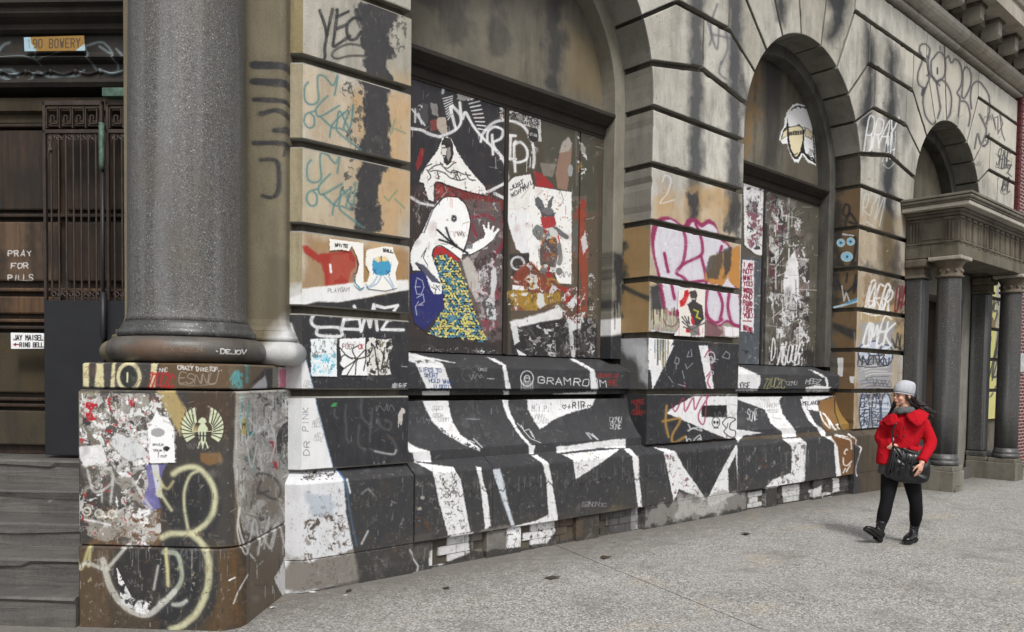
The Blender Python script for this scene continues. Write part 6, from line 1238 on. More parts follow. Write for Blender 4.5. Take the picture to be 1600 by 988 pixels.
# side walls and ceiling of the recess, entablature above
m_ = MB(); m_.box((1.3, -1.5, .98), (1.0, .0, 6.4), fr); m_.obj('recess_wall', M_BLK, ENT)
m_ = MB(); m_.box((-.02, -1.5, 6.42), (5.2, .1, 6.5), fr); m_.box((.02, -.1, 7.02), (5.2, .93, 7.6), fr); m_.obj('shading_entablature', M_DK, ENT)  # recess ceiling, plus an out-of-view slab over the column added to shade the portal
# door wall sheet: lettering and tags
SDo = Sheet('door', 1.9, 3.9, 170, lambda S, T: cham(3.3-S, -.22+0*S, .9+T))
S = SDo
for i, wd in enumerate(("PRAY", "FOR", "PILLS")):
    S.t(wd, (8, 13, 8)[i], 399+i*19.5, 6.2, 0, 0, -9, 2.0, (196, 190, 186), .95, sp=1.62 if i != 2 else 1.3)
PALE = (132, 146, 150)
for q, wd in (("-5,95 10,75 20,70", 4), ("0,97 40,92 70,100 95,85 110,80", 2), ("2,112 22,112 32,122", 5), ("5,122 20,128", 4), ("20,120 34,118", 4), ("138,78 150,105 155,112", 3), ("140,75 165,70 182,90 188,112 175,118", 3), ("160,76 178,88", 3), ("186,80 200,94", 3), ("52,128 62,115 80,122 100,122 125,120 135,112", 3), ("58,80 68,105", 2), ("160,112 176,118 195,115", 5)):
    S.l(Q('y', ' '.join('%f,%f' % (a*4.705, b*4.705) for a, b in pp(q))), wd, PALE, .55, 2.4, curve=True)
S.p(Q('y', "0,-20 95,-20 95,40 70,30 0,45"), (120, 112, 92), .0)
IMD = SDo.image()
def U_D(V):
    a = (V[:, 0]-K[0])*ca_[0]+(V[:, 1]-K[1])*ca_[1]; return np.stack([(3.3-a)/1.9, (V[:, 2]-.9)/3.9], -1)
def woodp(nm, c1, c2, c3):
    m = wood(nm, c1, c2, c3); t = m.node_tree; b = [n for n in t.nodes if n.type == 'BSDF_PRINCIPLED'][0]; src = b.inputs['Base Color'].links[0].from_socket
    im = t.nodes.new('ShaderNodeTexImage'); im.image = IMD; im.extension = 'CLIP'; mx = t.nodes.new('ShaderNodeMix'); mx.data_type = 'RGBA'
    t.links.new(im.outputs[1], mx.inputs[0]); t.links.new(src, mx.inputs[6]); t.links.new(im.outputs[0], mx.inputs[7]); t.links.new(mx.outputs[2], b.inputs['Base Color']); return m
M_WD1 = woodp('lettered_door_wood', (72, 56, 42), (98, 78, 60), (44, 38, 32)); M_WD2 = woodp('carved_lintel', (40, 37, 33), (50, 45, 38), (32, 30, 28)); M_STN = stone('door_base_stone', (66, 60, 48), (54, 48, 38), (78, 64, 44), streak=.5, soot=.5)
door = thing('entrance_door', fr(2.3, -.3, 1), None, None, parent=ENT)
m_ = MB(); m_.box((1.0, -.5, .98), (3.6, -.30, 3.7), fr); m_.obj('door_leaf', M_WOOD, door)
for z0, z1, mt, nm in ((2.92, 3.55, M_WOOD, 'door_panel'), (2.36, 2.83, M_WD1, 'door_panel'), (2.10, 2.24, M_WOODL, 'door_panel'), (1.47, 1.95, M_STN, 'door_panel'), (1.05, 1.33, M_STN, 'door_panel')):
    for a0, a1 in ((2.05, 2.62), (2.68, 3.4), (1.42, 1.98)):
        m_ = MB(); m_.box((a0, -.30, z0), (a1, -.255, z1), fr); mod_bevel(m_.obj(nm, mt if a0 != 1.42 or mt is M_WOOD else M_WOOD, door, uv=U_D), .014, 2)
for z in (3.58, 2.875, 2.29, 2.045, 1.99, 1.42, 1.37):
    m_ = MB(); m_.box((1.3, -.30, z-.014), (3.5, -.235, z+.014), fr); mod_bevel(m_.obj('door_rail', M_WOODL if z in (2.29, 2.045) else M_WOOD, door), .008)
def ext_b(name, pr, a0, a1, mat, parent, **kw):
    n = len(pr); m2 = MB(); m2.add([fr(a, b, z) for a in (a1, a0) for b, z in pr], [(k, k+1, n+k+1, n+k) for k in range(n-1)]+[tuple(range(n))[::-1], tuple(range(n, 2*n))]); return m2.obj(name, mat, parent, **kw)
lint = thing('lintel', fr(2.3, -.2, 3.8), None, None, parent=ENT)
ext_b('lintel_beam', [(-.6, 3.60), (-.24, 3.60), (-.24, 3.66), (-.20, 3.68), (-.20, 3.78), (-.6, 3.78)], .9, 3.6, M_STN, lint)
ext_b('carved_frieze', [(-.6, 3.84), (-.14, 3.84), (-.12, 3.87), (-.15, 3.90), (-.19, 3.92), (-.19, 4.03), (-.14, 4.045), (-.12, 4.06), (-.16, 4.09), (-.18, 4.12), (-.18, 4.25), (-.6, 4.25)], .9, 3.6, M_WD2, lint, uv=U_D)
ext_b('lintel_cornice', [(-.6, 4.25), (-.15, 4.25), (-.12, 4.27), (-.12, 4.31), (-.06, 4.34), (-.04, 4.36), (-.04, 4.40), (.0, 4.42), (.0, 4.46), (-.6, 4.47)], .9, 3.6, M_BLK, lint)
m_ = MB(); m_.box((.9, -.6, 4.47), (3.6, -.25, 6.42), fr); m_.obj('upper_wall', M_STN, ENT)
for i in range(9):
    a = 1.45+i*.2; m_ = MB(); m_.ellip(fr(a, -.185, 3.975), (.02, .02, .022)); m_.obj('rosette', M_WD2, lint, uv=U_D)
    m_ = MB(); m_.tube([(a+.02+.16*t/6, -.18, 3.975-.022*sin(pi*t/6)) for t in range(7)], .009, 6, fr=fr); m_.obj('garland', M_WD2, lint, uv=U_D)
# iron gate
gate = thing('iron_gate', fr(1.8, -.05, 1.0), 'tall double iron gate with greek key band and black lower panels', 'gate')
def gb(name, a0, a1, z0, z1, b=-.05, t=.03, mt=M_IRON, bev=.003):
    m2 = MB(); m2.box((a0, b-t/2, z0), (a1, b+t/2, z1), fr); return mod_bevel(m2.obj(name, mt, gate), bev, 1)
for (a0, a1, zt) in ((1.555, 2.025, 3.70), (1.05, 1.53, 3.70)):
    gb('gate_panel', a0, a1, 1.0, 2.19, -.05, .03, M_IRONB); gb('stile', a0, a0+.022, 2.19, zt); gb('stile', a1-.022, a1, 2.19, zt)
    for z in (zt-.035, 3.455): gb('rail', a0, a1, z, z+.035 if z > 3.5 else z+.03)
    n = 8; w_ = (a1-a0-.06)/4
    for i in range(1, n):
        a = a0+(a1-a0)*i/n; m2 = MB(); m2.tube([(a, -.05, 2.19), (a, -.05, 3.46)], .0075, 8, fr=fr); m2.obj('bar', M_IRON, gate)
    for i in range(4):      # greek key, one piece per repeat
        k0 = a1-.03-w_*i; p = [(0, 0), (0, 1), (.86, 1), (.86, .2), (.36, .2), (.36, .62), (.6, .62), (.6, .45)]; m2 = MB()
        for j in range(len(p)-1):
            (u0, v0), (u1, v1) = p[j], p[j+1]; A = k0-u0*w_; B = k0-u1*w_; za = 3.50+v0*.145; zb_ = 3.50+v1*.145
            m2.box((min(A, B)-.004, -.062, min(za, zb_)-.004), (max(A, B)+.004, -.038, max(za, zb_)+.004), fr)
        m2.obj('greek_key', M_IRON, gate)
    for i in range(4):      # scrolls under the key band and above the panel
        c = a0+.05+(a1-a0-.1)*(i+.5)/4
        for zc, sg in ((3.43, -1), (2.235, 1)):
            for s_ in (-1, 1):
                m2 = MB(); m2.tube([(c+s_*(.028-.022*t/10)*cos(t*.75)+s_*.025, -.05, zc+sg*(.02+(.026-.02*t/10)*sin(t*.75)-.02)) for t in range(11)], .006, 6, fr=fr); m2.obj('scroll', M_IRON, gate)
    if a0 > 1.5:
        for s_ in (0, 1, 2): m2 = MB(); m2.tube([(a1-.06+.012*s_, -.05, 3.4), (a1-.05-.01*s_, -.04, 3.33), (a1-.035-.005*s_, -.04, 3.27+.02*s_)], [.004, .009, .003], 6, fr=fr); m2.obj('leaf_ornament', M_IRON, gate)
m2 = MB(); m2.tube([(1.54, .0, 3.17), (1.54, .0, 3.20), (1.54, .0, 3.22), (1.54, .0, 3.52)], [.018, .018, .02, .02], 14, fr=fr); m2.obj('bolt_sleeve', M_VERD, gate, smooth=True)
m2 = MB(); m2.tube([(1.54, -.01, 1.98), (1.54, -.01, 3.16)], .012, 10, fr=fr); m2.obj('bolt_rod', M_IRONB, gate, smooth=True)
m2 = MB(); m2.tube([(1.535, .0, 1.86), (1.535, .0, 1.9), (1.535, 0, 1.93), (1.535, .0, 2.25)], [.006, .012, .022, .022], 12, fr=fr); m2.obj('bolt_foot', M_IRONB, gate, smooth=True)
gb('top_block', 1.3, 1.53, 3.715, 3.78, -.03, .08, M_VERD)
# address plate and door bell plate, each drawn at its place
SSg = Sheet('plates', 1.5, 2.7, 420, lambda S, T: cham(2.75-S, -.11+0*S, 1.75+T))
S = SSg; S.clean = True
S.p("30,50 140,50 140,90 30,90", (138, 104, 40), 1, 1); S.p("30,50 47,55 49,68 58,80 30,84", (150, 178, 190), 1, .8); S.p("140,66 130,70 118,79 140,84", (160, 182, 188), 1, .8)
S.t("90 BOWERY", 52, 75.5, 5.2, -.1, .1, -13.5, 1.5, (60, 44, 28), 1, sp=1.62); S.t("1", 44, 74, 3, 0, 0, -12, 1.2, (120, 100, 60), .7)
S.p("10,515 74,515 74,550 10,550", (224, 224, 224), 1, 1)
S.t("JAY MAISEL", 21.5, 531.5, 3.4, .02, 0, -7.4, 1.5, (28, 28, 30), 1, .7, sp=1.38); S.t("RING BELL", 31, 542.3, 3.1, .02, 0, -6.6, 1.4, (28, 28, 30), 1, .7, sp=1.35)
S.l("24,538.6 29,538.6", 1.8, (120, 30, 30), 1, .6); S.p("20.5,538.6 25,535.5 25,541.7", (120, 30, 30), 1, .6)
a_ = N('enamel_plate'); t_ = a_.n('ShaderNodeTexImage'); t_.image = SSg.image(); gr_ = a_.noise(30, 4, .7); M_SG = a_.fin(a_.mix(a_.ramp(gr_, .5, .8, 0, .3), t_.outputs[0], lin((90, 84, 70))), .4, None, .5)
def U_S(V):
    a = (V[:, 0]-K[0])*ca_[0]+(V[:, 1]-K[1])*ca_[1]; return np.stack([(2.75-a)/1.5, (V[:, 2]-1.75)/2.7], -1)
def onplane(b):
    def f(x, y):
        r_ = fw2+r3*(x-800)/F-u3*(y-CY)/F; O = np.array([0, 0, H]); n = np.array([cb_[0], cb_[1], 0]); return O+r_*((b+K@cb_-n@O)/(n@r_))
    return f
def plate(name, px, b, mt, uv, th=.006, **kw):
    f = onplane(b); P = [f(x, y) for x, y in px][::-1]; n = len(P); nb = np.array([cb_[0], cb_[1], 0])
    V = [p for p in P]+[p-nb*th for p in P]; Fc = [tuple(range(n)), tuple(range(n, 2*n))[::-1]]+[(i, n+i, n+(i+1) % n, (i+1) % n) for i in range(n)]
    return mod_bevel(mesh(name, V, Fc, mt, None, uv=uv, **kw), .0015, 1)
plate('address_sign', pp("37,58.5 131,55.5 133,79.5 38,80.5"), -.11, M_SG, U_S, label='peeling yellow street address plate on the carved lintel above the gate', cat='sign')
plate('doorbell_sign', pp("16.5,520 68.5,521 68.5,545 17,545.5"), -.11, M_SG, U_S, label='white enamel plate with black letters and red arrow beside the gate', cat='sign')
# ------------------------------------------------------------------ side portico
POR = thing('side_portico', (15.3, 4.9, -.1), 'small portico with dark granite columns and grooved frieze around the side door', 'portico')
def pbox(name, a, b, mt=M_DK, par=None, bev=.01):
    m_ = MB(); m_.box(a, b); return mod_bevel(m_.obj(name, mt, par or POR), bev, 2)
UA, UB = 13.82, 16.9
for u in (UA, UB):
    g = gz(u); pbox('base_block', (u-.23, 4.63, g-.2), (u+.23, 5.48, g+.33)); pbox('base_step', (u-.215, 4.65, g+.33), (u+.215, 5.1, g+.41)); pbox('base_step', (u-.2, 5.14, g+.33), (u+.2, 5.48, g+.41))
    co_ = thing('portico_column', (u, 4.87, g+.41), None, None, parent=POR); z0 = g+.41
    pr = [(.21, z0), (.235, z0+.02), (.24, z0+.05), (.225, z0+.08), (.212, z0+.085), (.222, z0+.10), (.222, z0+.125), (.205, z0+.14), (.2, z0+.19)]
    m_ = MB(); m_.lathe([(r*.98, z) for r, z in pr], (u, 4.87), 32); m_.obj('column_base', M_GR2, co_, smooth=True)
    m_ = MB(); m_.lathe([(.194, z0+.18), (.192, 1.2), (.186, 2.2), (.175, 3.30), (.178, 3.335)], (u, 4.87), 32); m_.obj('column_shaft', M_GR2, co_, smooth=True)
    m_ = MB(); m_.lathe([(.176, 3.33), (.205, 3.335), (.21, 3.36), (.182, 3.375), (.18, 3.50), (.19, 3.51), (.20, 3.54), (.235, 3.585), (.24, 3.60)], (u, 4.87), 32); m_.obj('column_capital', M_MOD, co_, smooth=True)
    for k in range(10): t = 2*pi*k/10+.2; m_ = MB(); m_.ellip((u+.182*cos(t), 4.87+.182*sin(t), 3.44), (.028, .028, .032), 8, 6); m_.obj('rosette', M_MOD, co_)
    pbox('abacus', (u-.25, 4.62, 3.60), (u+.25, 5.12, 3.66), M_MODL, co_, .012)
    # engaged pilaster against the wall
    pl_ = thing('portico_pilaster', (u, 5.35, z0), None, None, parent=POR)
    pbox('pilaster_base', (u-.19, 5.16, z0), (u+.19, 5.5, z0+.1), M_GR2, pl_, .02); pbox('pilaster_shaft', (u-.155, 5.22, z0+.1), (u+.155, 5.5, 3.35), M_GR2, pl_, .03)
    pbox('pilaster_capital', (u-.18, 5.19, 3.35), (u+.18, 5.5, 3.4), M_MOD, pl_); pbox('pilaster_neck', (u-.16, 5.21, 3.4), (u+.16, 5.5, 3.52), M_MOD, pl_); pbox('pilaster_abacus', (u-.21, 5.15, 3.52), (u+.21, 5.5, 3.66), M_MOD, pl_, .03)
x0, x1, y0 = UA-.2, UB+.22, 4.68
pbox('architrave', (x0, y0, 3.662), (x1, y0+.42, 3.91)); pbox('architrave', (x0, y0+.423, 3.662), (x0+.4, 5.49, 3.91)); pbox('architrave', (x1-.4, y0+.423, 3.662), (x1, 5.49, 3.91)); pbox('soffit_panel', (x0+.403, y0+.423, 3.72), (x1-.403, 5.49, 3.9), M_MOD)
pbox('frieze', (x0+.01, y0+.01, 3.91), (x1-.01, 5.49, 4.30)); pbox('taenia', (x0-.015, y0-.015, 3.885), (x1+.015, 5.47, 3.915), M_MOD, bev=.004)
def trig(P0, dx, dy, nx, ny):
    """one triglyph: three upright bars on a tablet with a capital and drops below"""
    t = thing('triglyph', P0, None, None, parent=POR)
    def bx(name, a0, a1, z0_, z1_, pj):
        c = [P0[0]+dx*a0, P0[1]+dy*a0], [P0[0]+dx*a1+nx*pj, P0[1]+dy*a1+ny*pj]
        m_ = MB(); m_.box((min(c[0][0], c[1][0]), min(c[0][1], c[1][1]), z0_), (max(c[0][0], c[1][0]), max(c[0][1], c[1][1]), z1_)); m_.obj(name, M_MOD, t)
    bx('tablet', -.075, .075, 3.917, 4.25, .008)
    for a in (-.062, -.014, .034): bx('bar', a, a+.028, 3.93, 4.22, .024)
    bx('tablet_cap', -.085, .085, 4.25, 4.285, .03)
    for k in range(5): bx('drop', -.066+k*.029, -.05+k*.029, 3.855, 3.883, .022)
for a in (4.82, 5.36): trig((x0+.012, a, 0), 0, 1, -1, 0)
m_ = MB(); m_.box((x0-.002, 4.93, 3.95), (x0+.02, 5.24, 4.22)); mod_bevel(m_.obj('metope_panel', M_DK, POR), .006)
u = x0+.1
while u < x1: trig((u, y0+.012, 0), 1, 0, 0, -1); u += .27
def rim(name, d0, z0_, z1_, mt, bev=.012): pbox(name, (x0-d0, y0-d0, z0_), (x1+d0, 5.49, z1_), mt, bev=bev)
rim('bed_moulding', .03, 4.30, 4.35, M_MOD); rim('bed_moulding', .07, 4.352, 4.40, M_DK, .02); rim('corona', .20, 4.402, 4.47, M_MODL); rim('cyma', .215, 4.472, 4.50, M_MOD, .006); rim('cyma', .24, 4.502, 4.56, M_DK, .024); rim('cyma', .25, 4.562, 4.60, M_DK, .006)
# doorway in the third bay
pbox('door_jamb', (14.0, 5.52, -.2), (14.5, 6.1, 3.7), M_SIDE); pbox('door_jamb', (16.4, 5.52, -.2), (17.1, 6.1, 3.7), M_SIDE); pbox('door_head', (14.5, 5.52, 3.2), (16.4, 6.1, 3.7), M_SIDE)
pbox('threshold', (14.5, 5.3, -.3), (16.4, 6.1, .06), M_SLATE)
sd = thing('side_door', (15.4, 6.0, 0), None, None, parent=POR)
pbox('door_leaf', (14.5, 6.0, .06), (15.43, 6.05, 3.2), M_WOOD, sd); pbox('door_leaf', (15.45, 6.0, .06), (16.4, 6.05, 3.2), M_WOOD, sd)
for xx in (14.6, 15.55):
    for z0_, z1_ in ((.25, .95), (1.15, 2.0), (2.2, 3.05)): pbox('door_panel', (xx, 5.98, z0_), (xx+.74, 6.0, z1_), M_WOOD, sd)
# ------------------------------------------------------------------ neighbouring brick building
NB = thing('brick_building', (20, 5.5, -.2), 'dark red brick building with white mortar beyond the bank', 'building')
a_ = N('red_brick'); sx = a_.n('ShaderNodeSeparateXYZ'); a_.t.links.new(a_.pos, sx.inputs[0]); cx_ = a_.n('ShaderNodeCombineXYZ'); a_.t.links.new(sx.outputs[0], cx_.inputs[0]); a_.t.links.new(sx.outputs[2], cx_.inputs[1])
bt = a_.n('ShaderNodeTexBrick'); a_.t.links.new(cx_.outputs[0], bt.inputs['Vector']); bt.inputs['Scale'].default_value = 1; bt.inputs['Brick Width'].default_value = .21; bt.inputs['Row Height'].default_value = .072; bt.inputs['Mortar Size'].default_value = .008
bt.inputs['Color1'].default_value = lin((98, 40, 40)); bt.inputs['Color2'].default_value = lin((80, 34, 36)); bt.inputs['Mortar'].default_value = lin((170, 160, 156))
M_RB = a_.fin(bt.outputs[0], .8, a_.bump(bt.outputs[1], -.4, .006), .3)
m_ = MB(); m_.box((19.22, 5.46, -.4), (34, 12, 14)); m_.obj('brick_wall', M_RB, NB)
m_ = MB()
for k in range(60): m_.box((19.07, 5.44, -.2+k*.148), (19.07+(.15 if k % 2 else .12), 5.6, -.2+k*.148+.136))
m_.obj('brick_quoin', plain('quoin_brick', (92, 38, 38), .8), NB)
m_ = MB(); m_.box((19.3, 5.40, 1.9), (19.8, 5.46, 2.3)); mod_bevel(m_.obj('wall_box', plain('wall_box_paint', (190, 190, 188)), NB), .01)
for x in (21, 24, 27):
    wnd = thing('window', (x, 5.5, 4), None, None, parent=NB); m_ = MB(); m_.box((x, 5.44, 3.4), (x+1.3, 5.46, 5.6)); m_.obj('pane', plain('dark_glass', (26, 30, 34), .1, .6), wnd); m_ = MB(); m_.box((x-.1, 5.40, 3.28), (x+1.4, 5.46, 3.398)); m_.obj('sill', M_MODL, wnd)
# ------------------------------------------------------------------ paste-ups: sheets of paper glued on the walls, each with its own outline and thickness
def paper_mat(name, im):
    a = N(name); t = a.n('ShaderNodeTexImage'); t.image = IM[im]; t.extension = 'EXTEND'; g = a.noise(24, 5, .7); w_ = a.noise((60, 60, 30), 4, .7)
    col = a.mix(a.ramp(g, .5, .8, 0, .3), t.outputs[0], a.mix(.5, t.outputs[0], lin((110, 104, 92)))); return a.fin(col, .75, a.bump(w_, .35, .004), .2)
PM = {k: paper_mat('paper_on_'+k, k) for k in ('near_pier', 'facade', 'boards_one', 'boards_two', 'lunettes', 'pedestal')}
def unp(px, yv):
    out = []
    for x, y in px:
        r_ = fw2+r3*(x-800)/F-u3*(y-CY)/F; out.append(np.array([0, 0, H])+r_*(yv/r_[1]))
    return out
def paste(name, px, yv, sheet, x0, z0, label, cat='poster', th=.003, group='paper pasted on the bank walls'):
    P = unp(px, yv); 
    A = sum(P[i][0]*P[(i+1) % len(P)][2]-P[(i+1) % len(P)][0]*P[i][2] for i in range(len(P)))
    if A < 0: P = P[::-1]
    n = len(P); V = [p-np.array([0, th, 0]) for p in P]+P; Fc = [tuple(range(n)), tuple(range(n, 2*n))[::-1]]+[(i, n+i, n+(i+1) % n, (i+1) % n) for i in range(n)]
    return mesh(name, V, Fc, PM[sheet.name], None, uv=uvF(sheet, x0, z0), label=label, cat=cat, group=group)
yN = YF-.0055; yB = YW-.031
paste('poster', Q('c', "200,648 325,645 328,830 202,828"), yN, SN, 2.7, .8, 'weathered white poster speckled with blue, leftmost under the white spray name')
paste('poster', Q('c', "338,648 465,642 462,720 478,825 345,822 360,790 340,770 350,745 340,700"), yN, SN, 2.7, .8, 'torn white poster with a spidery black drawing under the white spray name')
paste('poster', Q('c', "290,165 400,178 455,185 456,400 440,412 410,385 420,330 432,290 425,255 400,200 385,225 350,218 292,222"), yN, SN, 2.7, .8, 'torn paper strip reading white beside the red smear on the first pier')
paste('poster', Q('c', "466,222 490,215 560,200 598,205 600,225 625,280 610,330 620,400 560,415 480,405 470,380 485,330 465,290"), yN, SN, 2.7, .8, 'torn poster of a blue brief and pale legs with the word wall')
paste('poster', Q('i', "495,540 560,530 640,540 636,808 560,800 470,792 500,740 490,640"), YF-.0055, SF, 6.8, .8, 'pasted picture of a dark haired dancer with red stars on the second pier')
paste('poster', Q('f', "722,6 925,38 925,545 850,540 830,480 740,470 690,420 680,200 700,60"), yB, SWa, 3.9, 1.84, 'large white poster with a ragged grey and red hare figure on the boards')
paste('poster', Q('e', "235,540 265,528 295,545 330,620 380,700 430,760 500,840 518,895 440,880 330,850 210,805 185,820 185,930 150,920 120,815 92,812 110,745 160,680 210,610"), yB, SWa, 3.9, 1.84, 'triangular white paste-up portrait of a dark haired man with folded arms')
SW_OUT = "150,140 190,85 240,62 300,70 345,115 368,200 352,300 345,330 380,318 440,290 448,265 432,222 440,215 460,245 462,205 470,205 475,250 490,222 500,225 490,265 520,235 528,245 510,270 500,300 440,345 360,385 320,382 316,412 305,425 320,500 350,560 375,650 395,720 430,790 460,850 440,866 340,845 230,842 125,822 116,802 60,760 38,640 35,490 50,470 35,420 35,370 60,310 100,262"
paste('poster', Q('f', SW_OUT), yB, SWa, 3.9, 1.84, 'white one-eyed cut-out figure spilling yellow and blue pills from a blue sack')
paste('poster', Q('l', "60,40 165,70 160,390 120,385 65,340"), yB, SWb, 9.55, 1.84, 'shredded white poster at the top left of the second boarded window')
paste('poster', Q('l', "56,408 112,410 110,748 48,742"), yB, SWb, 9.55, 1.84, 'narrow white note with dark red handwriting beside the second pier')
paste('sticker', Q('k', "350,535 400,548 428,580 430,620 436,700 442,852 400,832 375,795 355,835 330,832 310,790 298,740 270,740 258,715 265,680 285,650 285,610 300,570 325,540"), YW-.002, SLa, 3.7, 4.5, 'white sheep head cut-out with tan face high in the second arch', 'sticker')
f = onplane(PBF+.002)
pe = [f(x, y) for x, y in Q('a', "510,290 540,225 560,255 600,280 606,404 518,406 512,340")][::-1]; n = len(pe); nb = np.array([cb_[0], cb_[1], 0])
mesh('poster', [p+nb*.003 for p in pe]+pe, [tuple(range(n)), tuple(range(n, 2*n))[::-1]]+[(i, n+i, n+(i+1) % n, (i+1) % n) for i in range(n)], PM['pedestal'], None, uv=uvp, label='ragged white note with handwriting beside the pale stencilled eagle on the pedestal', cat='poster', group='paper pasted on the bank walls')
# ------------------------------------------------------------------ litter
rl = random.Random(21); M_LEAF = plain('dry_leaf', (66, 56, 46), .8); M_SCR = plain('paper_scrap', (205, 203, 198), .8)
def zat(x, y):
    r_ = fw2+r3*(x-800)/F-u3*(y-CY)/F; t = (H-.004)/-r_[2]; return np.array([0, 0, H])+r_*t
for i, (x, y, s_, m, lb) in enumerate(((488, 926, .022, 'p', 'small white paper scrap on the pavement below the white corner plinth'), (545, 924, .028, 'l', 'brown dry leaf on the pavement below the first pier'), (540, 931, .014, 'p', 'tiny white scrap beside the brown leaf near the first pier'), (946, 872, .05, 'l', 'dark curled leaf lying on the pavement joint'),
                                       (697, 920, .03, 'l', 'flattened brown leaf on the pavement in front of the first bay'), (1165, 835, .05, 'l', 'dark leaf on the pavement below the second pier'), (863, 904, .05, 'l', 'dark flat leaf left of the pavement joint'), (1497, 761, .04, 'l', 'dark leaf on the pavement beside the portico base block'), (426, 950, .02, 'p', 'white crumb on the pavement by the pedestal side'))):
    p = zat(x, y); m_ = MB(); k = 8; V = [(p[0], p[1], p[2]+.006+s_*.25)]
    for j in range(k): t = 2*pi*j/k; rr = s_*rl.uniform(.6, 1.3)*(1 if j % 2 else .7); V.append((p[0]+rr*cos(t)*1.4, p[1]+rr*sin(t), p[2]+.003+rl.uniform(0, .3)*s_))
    V2 = [(a, b, c-.0015) for a, b, c in V]; Fc = [(0, 1+j, 1+(j+1) % k) for j in range(k)]+[(k+1, k+2+(j+1) % k, k+2+j) for j in range(k)]+[(1+j, k+2+j, k+2+(j+1) % k, 1+(j+1) % k) for j in range(k)]
    mesh('paper_scrap' if m == 'p' else 'dry_leaf', V+V2, Fc, M_SCR if m == 'p' else M_LEAF, None, label=lb, cat='litter' if m == 'p' else 'leaf', group='paper scraps on the pavement' if m == 'p' else 'dry leaves on the pavement')
# ------------------------------------------------------------------ the woman: local frame, x to the right of the picture, y away from the street camera, z up, metres
PP = (8.375, 3.365, 0.0); RZ = atan2(rt[1]*1.0, rt[0])-radians(23)
W_ = thing('person', PP, 'woman in short red coat, grey beanie and black leggings walking past the wall', 'person'); W_.rotation_euler = (0, 0, RZ)
WP['person'] = np.array(PP)
def px(x, y): return ((x-1408)/151.0, (851-y)/151.0)
def ring(c, rx, ry, n=20, yaw=0, pitch=0, roll=0, sq=1.0):
    R = mathutils.Euler((pitch, roll, yaw)).to_matrix(); out = []
    for k in range(n):
        t = 2*pi*k/n; x = abs(cos(t))**sq*(1 if cos(t) > 0 else -1); y = abs(sin(t))**sq*(1 if sin(t) > 0 else -1)
        v = R @ mathutils.Vector((rx*x, ry*y, 0)); out.append((c[0]+v.x, c[1]+v.y, c[2]+v.z))
    return out
def limb(mb, pts, rad, n=14, flat=1.0):
    """tapered limb through joints, with rounded ends"""
    P = [np.array(p, float) for p in pts]; Q_ = smooth_pts([tuple(p) for p in P], n=5); m = len(Q_)
    rr = [np.interp(i/(m-1)*(len(rad)-1), range(len(rad)), rad) for i in range(m)]
    d0 = np.array(Q_[0])-np.array(Q_[1]); d0 = d0/np.linalg.norm(d0); d1 = np.array(Q_[-1])-np.array(Q_[-2]); d1 = d1/np.linalg.norm(d1)
    Q2 = [tuple(np.array(Q_[0])+d0*rr[0]*.9), tuple(np.array(Q_[0])+d0*rr[0]*.6)]+list(Q_)+[tuple(np.array(Q_[-1])+d1*rr[-1]*.6), tuple(np.array(Q_[-1])+d1*rr[-1]*.9)]
    mb.tube(Q2, [rr[0]*.35, rr[0]*.8]+rr+[rr[-1]*.8, rr[-1]*.35], n); return mb
def remesh(o, vox, sm=4, f=.5):
    m = o.modifiers.new('join', 'REMESH'); m.mode = 'VOXEL'; m.voxel_size = vox; m.use_smooth_shade = True
    if sm: s = o.modifiers.new('soften', 'SMOOTH'); s.iterations = sm; s.factor = f
    return o
def skinmat():
    a = N('skin'); n1 = a.noise(30, 3, .6); m = a.fin(a.mix(a.ramp(n1, .3, .7), lin((196, 146, 124)), lin((214, 166, 144))), .5, None, .4); a.b.inputs['Subsurface Weight'].default_value = .08; a.b.inputs['Subsurface Radius'].default_value = (.01, .004, .002); return m
M_SKIN = skinmat(); M_HAIR = plain('dark_hair', (34, 22, 20), .45, .5, 0, .4, (90, 90, 8), .5); M_LEG = plain('black_leggings', (20, 20, 23), .85, .2, 0, .2, 60, .1); M_BOOT = plain('black_leather', (22, 22, 24), .25, .6, 0, .2, 12, .15)
a = N('red_wool'); nn = a.noise(220, 3, .8); n2 = a.noise((14, 14, 9), 4, .6, dist=1.2); M_RED = a.fin(a.mix(a.ramp(nn, .3, .7), lin((150, 12, 24)), lin((178, 18, 32))), .9, a.bump(a.mul(a.mul(nn, .12), n2, 'ADD'), .6, .022), .15); pass
M_KNIT = plain('grey_knit', (108, 108, 108), .95, .1, 0, .35, 150, .5); M_HAT = plain('pale_grey_jersey', (178, 180, 186), .95, .1, 0, .12, 40, .3); M_BAG = plain('black_bag_leather', (26, 26, 28), .3, .55, 0, .25, 9, .35); M_METAL = plain('buckle_metal', (150, 150, 150), .3, .5, .9)
# positions measured in the photograph
def L3(x, y, d): a_, b_ = px(x, y); return (a_, d, b_)
hipL, hipR = L3(1394, 745, 0.0), L3(1424, 745, .03)
kneeL, kneeR = L3(1391, 786, -.06), L3(1432, 788, .0)
ankL, ankR = L3(1383, 826, -.06), L3(1433, 826, .12)
headc = (px(1409, 622)[0], -.01, px(1409, 622)[1])
HY = radians(-52)      # the head turns towards the left of the picture
hR = np.array(mathutils.Euler((radians(6), 0, HY)).to_matrix())
def hd(x, y, z): return tuple(hR@np.array([x, y, z])+np.array(headc))     # head frame: x to her left, -y forwards, z up
b = MB()
